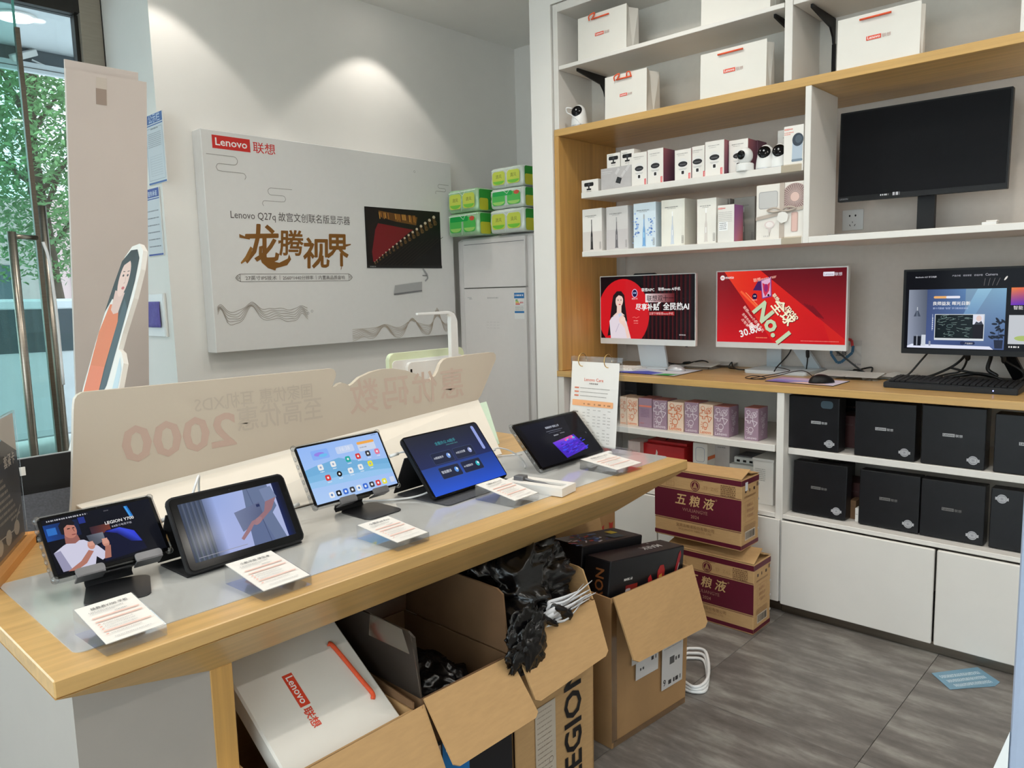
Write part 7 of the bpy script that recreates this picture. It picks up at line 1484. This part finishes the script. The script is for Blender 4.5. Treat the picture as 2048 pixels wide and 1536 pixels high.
# right carton with the toy box
tR, oR = corners_box('carton', 'worn kraft carton with shipping labels holding a black toy box, right of the table', [(1.715, 1.235, 0), (2.080, 1.203, 0), (2.10, 1.54, 0), (1.735, 1.57, 0)], [(1.700, 1.222, 0.470), (2.130, 1.215, 0.446), (2.135, 1.55, 0.455), (1.712, 1.57, 0.480)], M['card2'],
    flaps=[(((1.708, 1.217, 0.474), (2.140, 1.211, 0.448), (2.118, 1.140, 0.268), (1.700, 1.140, 0.302)), M['card']), (((2.128, 1.553, 0.46), (1.715, 1.573, 0.484), (1.72, 1.60, 0.60), (2.13, 1.58, 0.56)), M['card'])])
fr = (Vector((2.080, 1.203, 0))-Vector((1.715, 1.235, 0))); rzR = math.atan2(fr.y, fr.x)
cv = Canvas(); cv.rect(0.235, 0.345, 0.090, 0.30, (206, 202, 200))
for k in range(6): cv.bars(0.245, 0.335, 0.282-0.012*k, 0.003, (140, 136, 134), k)
cv.text('9', 0.250, 0.102, 0.03, BK, 'C', bold=0.01); cv.bars(0.27, 0.335, 0.100, 0.014, (60, 58, 58), 2); cv.rect(0.275, 0.30, 0.165, 0.19, (90, 88, 88)); cv.bars(0.305, 0.335, 0.170, 0.012, (70, 68, 68), 3)
cv.rect(0.105, 0.215, 0.175, 0.285, (206, 202, 200)); cv.bars(0.125, 0.145, 0.20, 0.008, (80, 78, 78), 5); cv.bars(0.18, 0.205, 0.215, 0.012, (60, 58, 58), 6); cv.rect(0.085, 0.115, 0.23, 0.36, (190, 184, 180))
for k in range(4): cv.bars(0.088, 0.112, 0.245+0.022*k, 0.008, (110, 106, 104), k)
cv.build('shipping_label', tR, 'print', Vector((1.715, 1.2335, 0))-oR, (0.028, 0, rzR))
bm = NB(); sheet(bm, [Vector((1.712, 1.232, 0.02))-oR, Vector((1.735, 1.230, 0.02))-oR, Vector((1.722, 1.2175, 0.455))-oR, Vector((1.698, 1.2185, 0.46))-oR], 0.0008); sheet(bm, [Vector((1.72, 1.2325, 0.002))-oR, Vector((2.075, 1.2015, 0.002))-oR, Vector((2.075, 1.2005, 0.022))-oR, Vector((1.72, 1.2315, 0.022))-oR], 0.0008); bmo('clear_tape', bm, M['tape'], tR)['kind'] = 'stuff'
t = thing('toy_box', 'long black toy box with red and gold pictures tilted in the right carton', 'box', (1.715, 1.245, 0.455), -0.035)
rr_ = (0.0, 0.135, 0.0)
box('body', M['lapbox'], t, 0.004, 0.398, 0, 0.095, -0.16, 0.112, 0.003, rot=rr_, seg=1)
cv = Canvas(); cv.text('MARK 60', 0.075, 0.045, 0.02, WH, 'L', bold=0.012, fit=0.042)
cv.gquad(0.085, 0.145, -0.07, 0.03, (120, 20, 20), (150, 40, 26), (90, 16, 14), (206, 196, 190)); cv.rect(0.085, 0.110, -0.02, 0.02, (206, 196, 196), 0.006)
cv.poly([(0.205, -0.06), (0.20, 0.035), (0.212, 0.045), (0.222, 0.030), (0.235, -0.06)], (178, 30, 36)); cv.poly([(0.245, -0.06), (0.25, 0.05), (0.262, 0.066), (0.282, 0.066), (0.290, 0.05), (0.285, -0.06)], (160, 34, 36)); cv.poly([(0.255, -0.06), (0.258, 0.035), (0.275, 0.04), (0.282, -0.06)], (206, 150, 60)); cv.poly([(0.325, -0.03), (0.365, 0.09), (0.375, 0.10), (0.380, 0.085), (0.345, -0.03)], (150, 24, 34)); cv.line([(0.335, -0.03), (0.372, 0.06)], 0.003, (190, 190, 196))
cv.build('front_print', t, 'print', (0, -0.0006, 0), rr_)
cv = Canvas(); cv.text('IRON', -0.022, -0.015, 0.03, (140, 84, 44), 'L', bold=0.02, rot=PI/2, fit=0.10); o = cv.build('edge_lettering', t, 'print'); o.matrix_local = Euler(rr_).to_matrix().to_4x4() @ Matrix.Translation((0.0034, 0, 0)) @ Euler((0, 0, -PI/2)).to_matrix().to_4x4()
cv = Canvas(); cv.text('MARK', 0.275, 0.060, 0.05, (206, 206, 206), 'C', bold=0.012, rot=PI, fit=0.105, shear=0.2); cv.bars(0.14, 0.20, 0.03, 0.010, (80, 80, 82), 2); cv.rect(0.30, 0.307, 0.076, 0.084, (200, 200, 200))
o = cv.build('top_print', t, 'print'); o.matrix_local = Euler(rr_).to_matrix().to_4x4() @ Matrix.Translation((0, 0, 0.1126)) @ Euler((-PI/2, 0, 0)).to_matrix().to_4x4()
t = thing('toy_box', 'second toy box with blue, red and yellow print behind the black one', 'box', (1.70, 1.352, 0.43), -0.03)
box('body', M['lapbox'], t, 0.02, 0.33, 0, 0.12, -0.15, 0.16, 0.003, rot=(0, 0.13, 0), seg=1)
cv = Canvas()
rn = random.Random(12)
for k in range(34): cx, cz = rn.uniform(0.02, 0.19), rn.uniform(0.01, 0.11); an = rn.uniform(0, PI); l_ = rn.uniform(0.006, 0.02); cv.line([(cx-l_*math.cos(an), cz-l_*math.sin(an)*0.5), (cx+l_*math.cos(an), cz+l_*math.sin(an)*0.5)], rn.uniform(0.005, 0.012), rn.choice(((60, 110, 190), (196, 50, 46), (226, 226, 230), (110, 150, 206), (40, 60, 110))))
cv.rect(0.24, 0.275, 0.06, 0.09, (226, 206, 50)); cv.rect(0.20, 0.26, 0.02, 0.055, (70, 96, 110))
o = cv.build('top_print', t, 'print'); o.matrix_local = Euler((0, 0.13, 0)).to_matrix().to_4x4() @ Matrix.Translation((0, 0, 0.1606)) @ Euler((-PI/2, 0, 0)).to_matrix().to_4x4()
# middle right carton
tM, oM = corners_box('carton', 'kraft carton with large black lettering up its front and a black bin bag inside', [(1.267, 1.205, 0), (1.588, 1.205, 0), (1.588, 1.56, 0), (1.267, 1.56, 0)], [(1.267, 1.203, 0.506), (1.590, 1.203, 0.508), (1.590, 1.56, 0.508), (1.267, 1.56, 0.508)], M['card'],
    flaps=[(((1.270, 1.200, 0.510), (1.594, 1.200, 0.510), (1.560, 1.128, 0.390), (1.268, 1.128, 0.378)), M['card']), (((1.592, 1.205, 0.51), (1.592, 1.55, 0.51), (1.604, 1.54, 0.60), (1.604, 1.25, 0.585)), M['card'])])
cv = Canvas(); cv.text('LEGION', 0.262, 0.018, 0.07, BK, 'L', bold=0.022, rot=PI/2, fit=0.345); cv.rect(0.075, 0.155, 0.02, 0.30, (196, 184, 168))
for k in range(16): cv.bars(0.083, 0.14, 0.285-0.014*k, 0.003, (140, 126, 112), k)
cv.ring(0.135, 0.14, 0.008, 0.001, (110, 98, 88), 12); cv.bars(0.083, 0.12, 0.03, 0.006, (120, 108, 96), 3); cv.build('front_print', tM, 'print', Vector((1.267, 1.2026, 0))-oM, (0.004, 0, 0))
t = thing('carton', 'flat kraft carton standing just right of the lettered one', 'box', (1.612, 1.36, 0))
box('body', M['card'], t, -0.012, 0.010, -0.10, 0.14, 0.0, 0.50, 0.002, seg=1); cv = Canvas(); cv.bars(-0.008, 0.006, 0.3, 0.004, (150, 112, 76), 1); cv.build('print', t, 'print', (0, -0.1006, 0))
# middle left carton
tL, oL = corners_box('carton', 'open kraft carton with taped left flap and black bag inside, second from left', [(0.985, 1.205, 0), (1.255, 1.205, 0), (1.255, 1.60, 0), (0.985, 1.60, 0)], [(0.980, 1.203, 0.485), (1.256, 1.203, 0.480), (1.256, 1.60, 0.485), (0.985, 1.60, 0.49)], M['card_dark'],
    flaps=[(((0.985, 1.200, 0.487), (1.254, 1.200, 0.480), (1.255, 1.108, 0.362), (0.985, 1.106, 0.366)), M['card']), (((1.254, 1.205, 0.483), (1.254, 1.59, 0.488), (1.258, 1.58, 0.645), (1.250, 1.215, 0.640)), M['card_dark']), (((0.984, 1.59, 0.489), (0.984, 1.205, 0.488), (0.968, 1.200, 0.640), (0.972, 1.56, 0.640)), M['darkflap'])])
bm = NB(); sheet(bm, [Vector((0.953, 1.196, 0.645))-oL, Vector((0.974, 1.196, 0.50))-oL, Vector((0.985, 1.196, 0.40))-oL, Vector((0.965, 1.196, 0.56))-oL], 0.001); sheet(bm, [Vector((0.950, 1.20, 0.60))-oL, Vector((0.950, 1.34, 0.60))-oL, Vector((0.949, 1.33, 0.655))-oL, Vector((0.948, 1.22, 0.65))-oL], 0.001); bmo('torn_tape', bm, M['tape'], tL)['kind'] = 'stuff'
cv = Canvas(); cv.rect(-0.001, 0.268, 0.01, 0.37, (26, 26, 30)); cv.rect(0.045, 0.125, 0.01, 0.36, (30, 120, 190)); cv.bars(0.055, 0.115, 0.335, 0.008, WH, 2); cv.rect(0.0, 0.04, 0.01, 0.36, (206, 186, 170)); cv.build('front_print', tL, 'print', Vector((0.987, 1.2026, 0))-oL, (0.004, 0, 0))
# left carton with the carrier bag
tA, oA = corners_box('carton', 'open kraft carton at the left end under the table holding a white carrier bag', [(0.625, 1.212, 0), (0.955, 1.212, 0), (0.955, 1.56, 0), (0.625, 1.56, 0)], [(0.615, 1.206, 0.468), (0.960, 1.206, 0.470), (0.960, 1.56, 0.478), (0.615, 1.56, 0.478)], M['card'],
    flaps=[(((0.622, 1.200, 0.470), (0.985, 1.200, 0.474), (0.975, 1.112, 0.335), (0.640, 1.110, 0.33)), M['card']), (((0.957, 1.206, 0.473), (0.957, 1.55, 0.48), (0.962, 1.54, 0.515), (0.961, 1.21, 0.485)), M['card_dark'])])
cv = Canvas(); cv.bars(0.08, 0.2, 0.2, 0.006, (150, 112, 76), 4); cv.build('front_print', tA, 'print', Vector((0.63, 1.2106, 0))-oA, (0.01, 0, 0))
# carrier bag lying face up in it: text runs towards the viewer, bag mouth to the right
t = thing('paper_bag', 'white carrier bag with a red logo lying slanted in the left open carton', 'bag', (0.80, 1.335, 0.53))
dx_, up_ = Vector((0.02, -0.83, -0.557)).normalized(), Vector((1, 0.02, 0)).normalized(); nn = dx_.cross(up_).normalized()
Rm = Matrix((dx_, -nn, up_)).transposed().to_4x4()
oo = Rm.copy(); 
o = box('body', M['bagpaper'], t, -0.17, 0.155, 0.0, 0.045, -0.135, 0.140, 0.004, seg=1); o.matrix_local = oo
cv = Canvas(); logo(cv, -0.062, -0.040, 0.0232, (214, 66, 40), WH); o = cv.build('logo', t, 'print'); o.matrix_local = oo @ Matrix.Translation((0, -0.0006, 0))
bm = NB(); tube(bm, [(-0.088, -0.003, 0.090), (-0.075, -0.003, 0.098), (0.02, -0.003, 0.108), (0.06, -0.003, 0.112), (0.072, -0.003, 0.106)], 0.005, 8); o = bmo('rope_handle', bm, M['orange'], t, smooth=True); o.matrix_local = oo

def crumple(name, label, cat, c, r, seed, amp, mat, sub=6, flat=0.4, clamp=None):
    bm = NB(); bmesh.ops.create_icosphere(bm, subdivisions=sub, radius=1.0)
    off = Vector((seed*3.1, seed*1.7, seed*0.9))
    for v in bm.verts:
        p = v.co.copy(); n = 0
        w_ = Vector((noise_(p*1.3+off), noise_(p*1.3+off*2), noise_(p*1.3-off)))*0.6
        for k, a in ((1.5, 0.50), (3.2, 0.32), (7.0, 0.13)): n += a*(0.5-2.0*abs(noise_((p+w_)*k+off*k)))
        s = 1 + amp*n; v.co = Vector((p.x*r[0]*s, p.y*r[1]*s, p.z*r[2]*s))
        if v.co.z < -r[2]*flat: v.co.z = -r[2]*flat
        if clamp: v.co = clamp(v.co)
    o = bmo(name, bm, mat, None, loc=c, smooth=True); return tag(o, label, cat)
from mathutils import noise as _mn
def noise_(p): return _mn.noise(p)
def cl_big(p):
    X, Y, Z = 1.40+p.x, 1.40+p.y, 0.545+p.z
    if X < 1.285 and Z < 0.655: X = 1.285
    if X > 1.575: X = 1.575
    if Z > 0.688 and Y > 1.27: Z = 0.688
    if Y < 1.25 and Z > 0.60: Y = max(Y, 1.25-0.2*(0.69-Z))
    return Vector((X-1.40, Y-1.40, Z-0.545))
crumple('bin_bag', 'big crumpled black bin bag bulging from the lettered carton up to the table', 'bag', (1.40, 1.40, 0.545), (0.225, 0.200, 0.165), 1, 0.42, M['blackbag'], 6, 0.5, cl_big)
crumple('bin_bag', 'end of the black bin bag hanging over the front left corner of the lettered carton', 'bag', (1.292, 1.178, 0.500), (0.062, 0.018, 0.085), 2, 0.75, M['blackbag'], 5, 0.8)
crumple('bin_bag', 'black plastic bag deep inside the second carton from left', 'bag', (1.115, 1.38, 0.37), (0.125, 0.160, 0.090), 3, 0.35, M['blackbag'], 6, 0.6)
t = thing('plastic_film', 'ragged white plastic film sticking out of the lettered carton', 'film', (1.43, 1.196, 0.53))
bm = NB(); rn = random.Random(9)
def ribbon(pts, wd):
    P = catmull(pts, 5); V = []
    for i, p in enumerate(P):
        f = 1-i/(len(P)-1); w_ = wd*(0.12+0.88*f); V.append((bm.verts.new(p+Vector((-0.2*w_, 0, w_))), bm.verts.new(p-Vector((-0.2*w_, 0, w_)))))
    for (a, b), (c, d) in zip(V[:-1], V[1:]): bm.faces.new((a, b, d, c))
for k in range(11):
    z0 = -0.035+0.007*k; a_ = -0.12+0.055*k+rn.uniform(-0.08, 0.08); ln = rn.uniform(0.09, 0.15)
    ribbon([(-0.085+0.006*k, 0.012+rn.uniform(-0.006, 0.006), z0-0.02), (-0.02, 0.002+rn.uniform(-0.008, 0.008), z0*0.8), (0.03, rn.uniform(-0.012, 0.006), z0*0.6+0.02*a_), (0.03+ln*0.8*math.cos(a_), rn.uniform(-0.02, 0.01), 0.01+ln*0.55*math.sin(a_)+rn.uniform(-0.008, 0.008))], rn.uniform(0.006, 0.013))
o = bmo('shreds', bm, M['whitebag'], t, smooth=True); o['kind'] = 'stuff'; md = o.modifiers.new('thickness', 'SOLIDIFY'); md.thickness = 0.0008
# carton with red stamps standing behind the right open carton
t = thing('carton', 'kraft carton with red stamps standing behind the black toy box', 'box', (2.30, 1.72, 0.0), 0.0)
box('body', M['card2'], t, -0.13, 0.13, 0, 0.22, 0, 0.50, 0.003, seg=1)
cv = Canvas()
for cx in (0.04, 0.10): cv.poly([(cx-0.012, 0.40), (cx+0.010, 0.40), (cx+0.014, 0.43), (cx+0.002, 0.425), (cx-0.014, 0.432)], (176, 60, 50)); cv.line([(cx, 0.40), (cx, 0.375)], 0.004, (176, 60, 50)); cv.bars(cx-0.012, cx+0.012, 0.365, 0.006, (176, 60, 50), 3)
cv.build('stamps', t, 'print', (0, -0.0006, 0))
# white adapters on the floor
t = thing('wire_hanger', 'white plastic hangers and a cord lying on the floor beside the right carton', 'hanger', (2.25, 1.27, 0.0), 0.4)
for k in range(3):
    bm = NB(); z = 0.006+0.009*k; d = 0.02*k
    tube(bm, [(-0.10+d, 0.05, z), (0.08+d, 0.045, z), (0.115+d, 0.02, z), (0.10+d, -0.03, z), (-0.08+d, -0.055, z), (-0.12, -0.02, z), (-0.10+d, 0.05, z)], 0.0055, 8); bmo('frame', bm, M['whitecable'], t, smooth=True)
bm = NB(); tube(bm, [(0.02, 0.10, 0.05), (0.10, 0.085, 0.03), (0.135, 0.05, 0.012), (0.06, 0.065, 0.02), (0.0, 0.06, 0.04)], 0.004, 8); bmo('cord', bm, M['whitecable'], t, smooth=True)
# leaflet on the floor
t = thing('leaflet', 'blue leaflet with white lines lying on the floor by the white doors', 'leaflet', (2.82, 0.555, 0.0), 0)
P = [(2.787, 0.652), (2.933, 0.543), (2.866, 0.464), (2.826, 0.471), (2.708, 0.577)]
bm = NB(); vprism(bm, [(x-2.82, y-0.555) for x, y in P], 0.0006, 0.0018); bmo('sheet', bm, pm('blue_leaflet', (112, 152, 176), 0.35), t)
cv = Canvas()
for k in range(3):
    for q_ in range(3): cv.bars(-0.075+0.003*k, 0.075-0.003*k, 0.030-0.030*k-0.006*q_, 0.0045, (206, 222, 230), k*3+q_)
    cv.line([(-0.07, 0.006-0.030*k), (0.07, 0.006-0.030*k)], 0.001, (70, 110, 140))
o = cv.build('print', t, 'print'); o.rotation_euler = (-PI/2, 0, math.radians(-38)); o.location = (-0.001, 0.0, 0.0022)
# near display upright at the right edge of the picture
t = thing('display_upright', 'pale blue-grey upright panel with white foot, near the camera at the right edge', 'panel', (1.0, 0.0, 0.0))
box('panel', pm('pale_blue_grey_panel', (160, 172, 194), 0.4, var=0.01), t, 0, 0.03, -0.08, 0.150, 0, 1.36, 0.008)
bm = NB(); a = [(0.150, 0.82), (0.152, 0.02), (0.30, 0.02), (0.30, 0.28)]
va = [bm.verts.new((0.004, y, z)) for y, z in a]; vb = [bm.verts.new((0.024, y, z)) for y, z in a]; bm.faces.new(va); bm.faces.new(vb[::-1])
for i in range(4): bm.faces.new((va[i], vb[i], vb[(i+1) % 4], va[(i+1) % 4]))
bmo('foot_brace', bm, M['offwhite'], t)
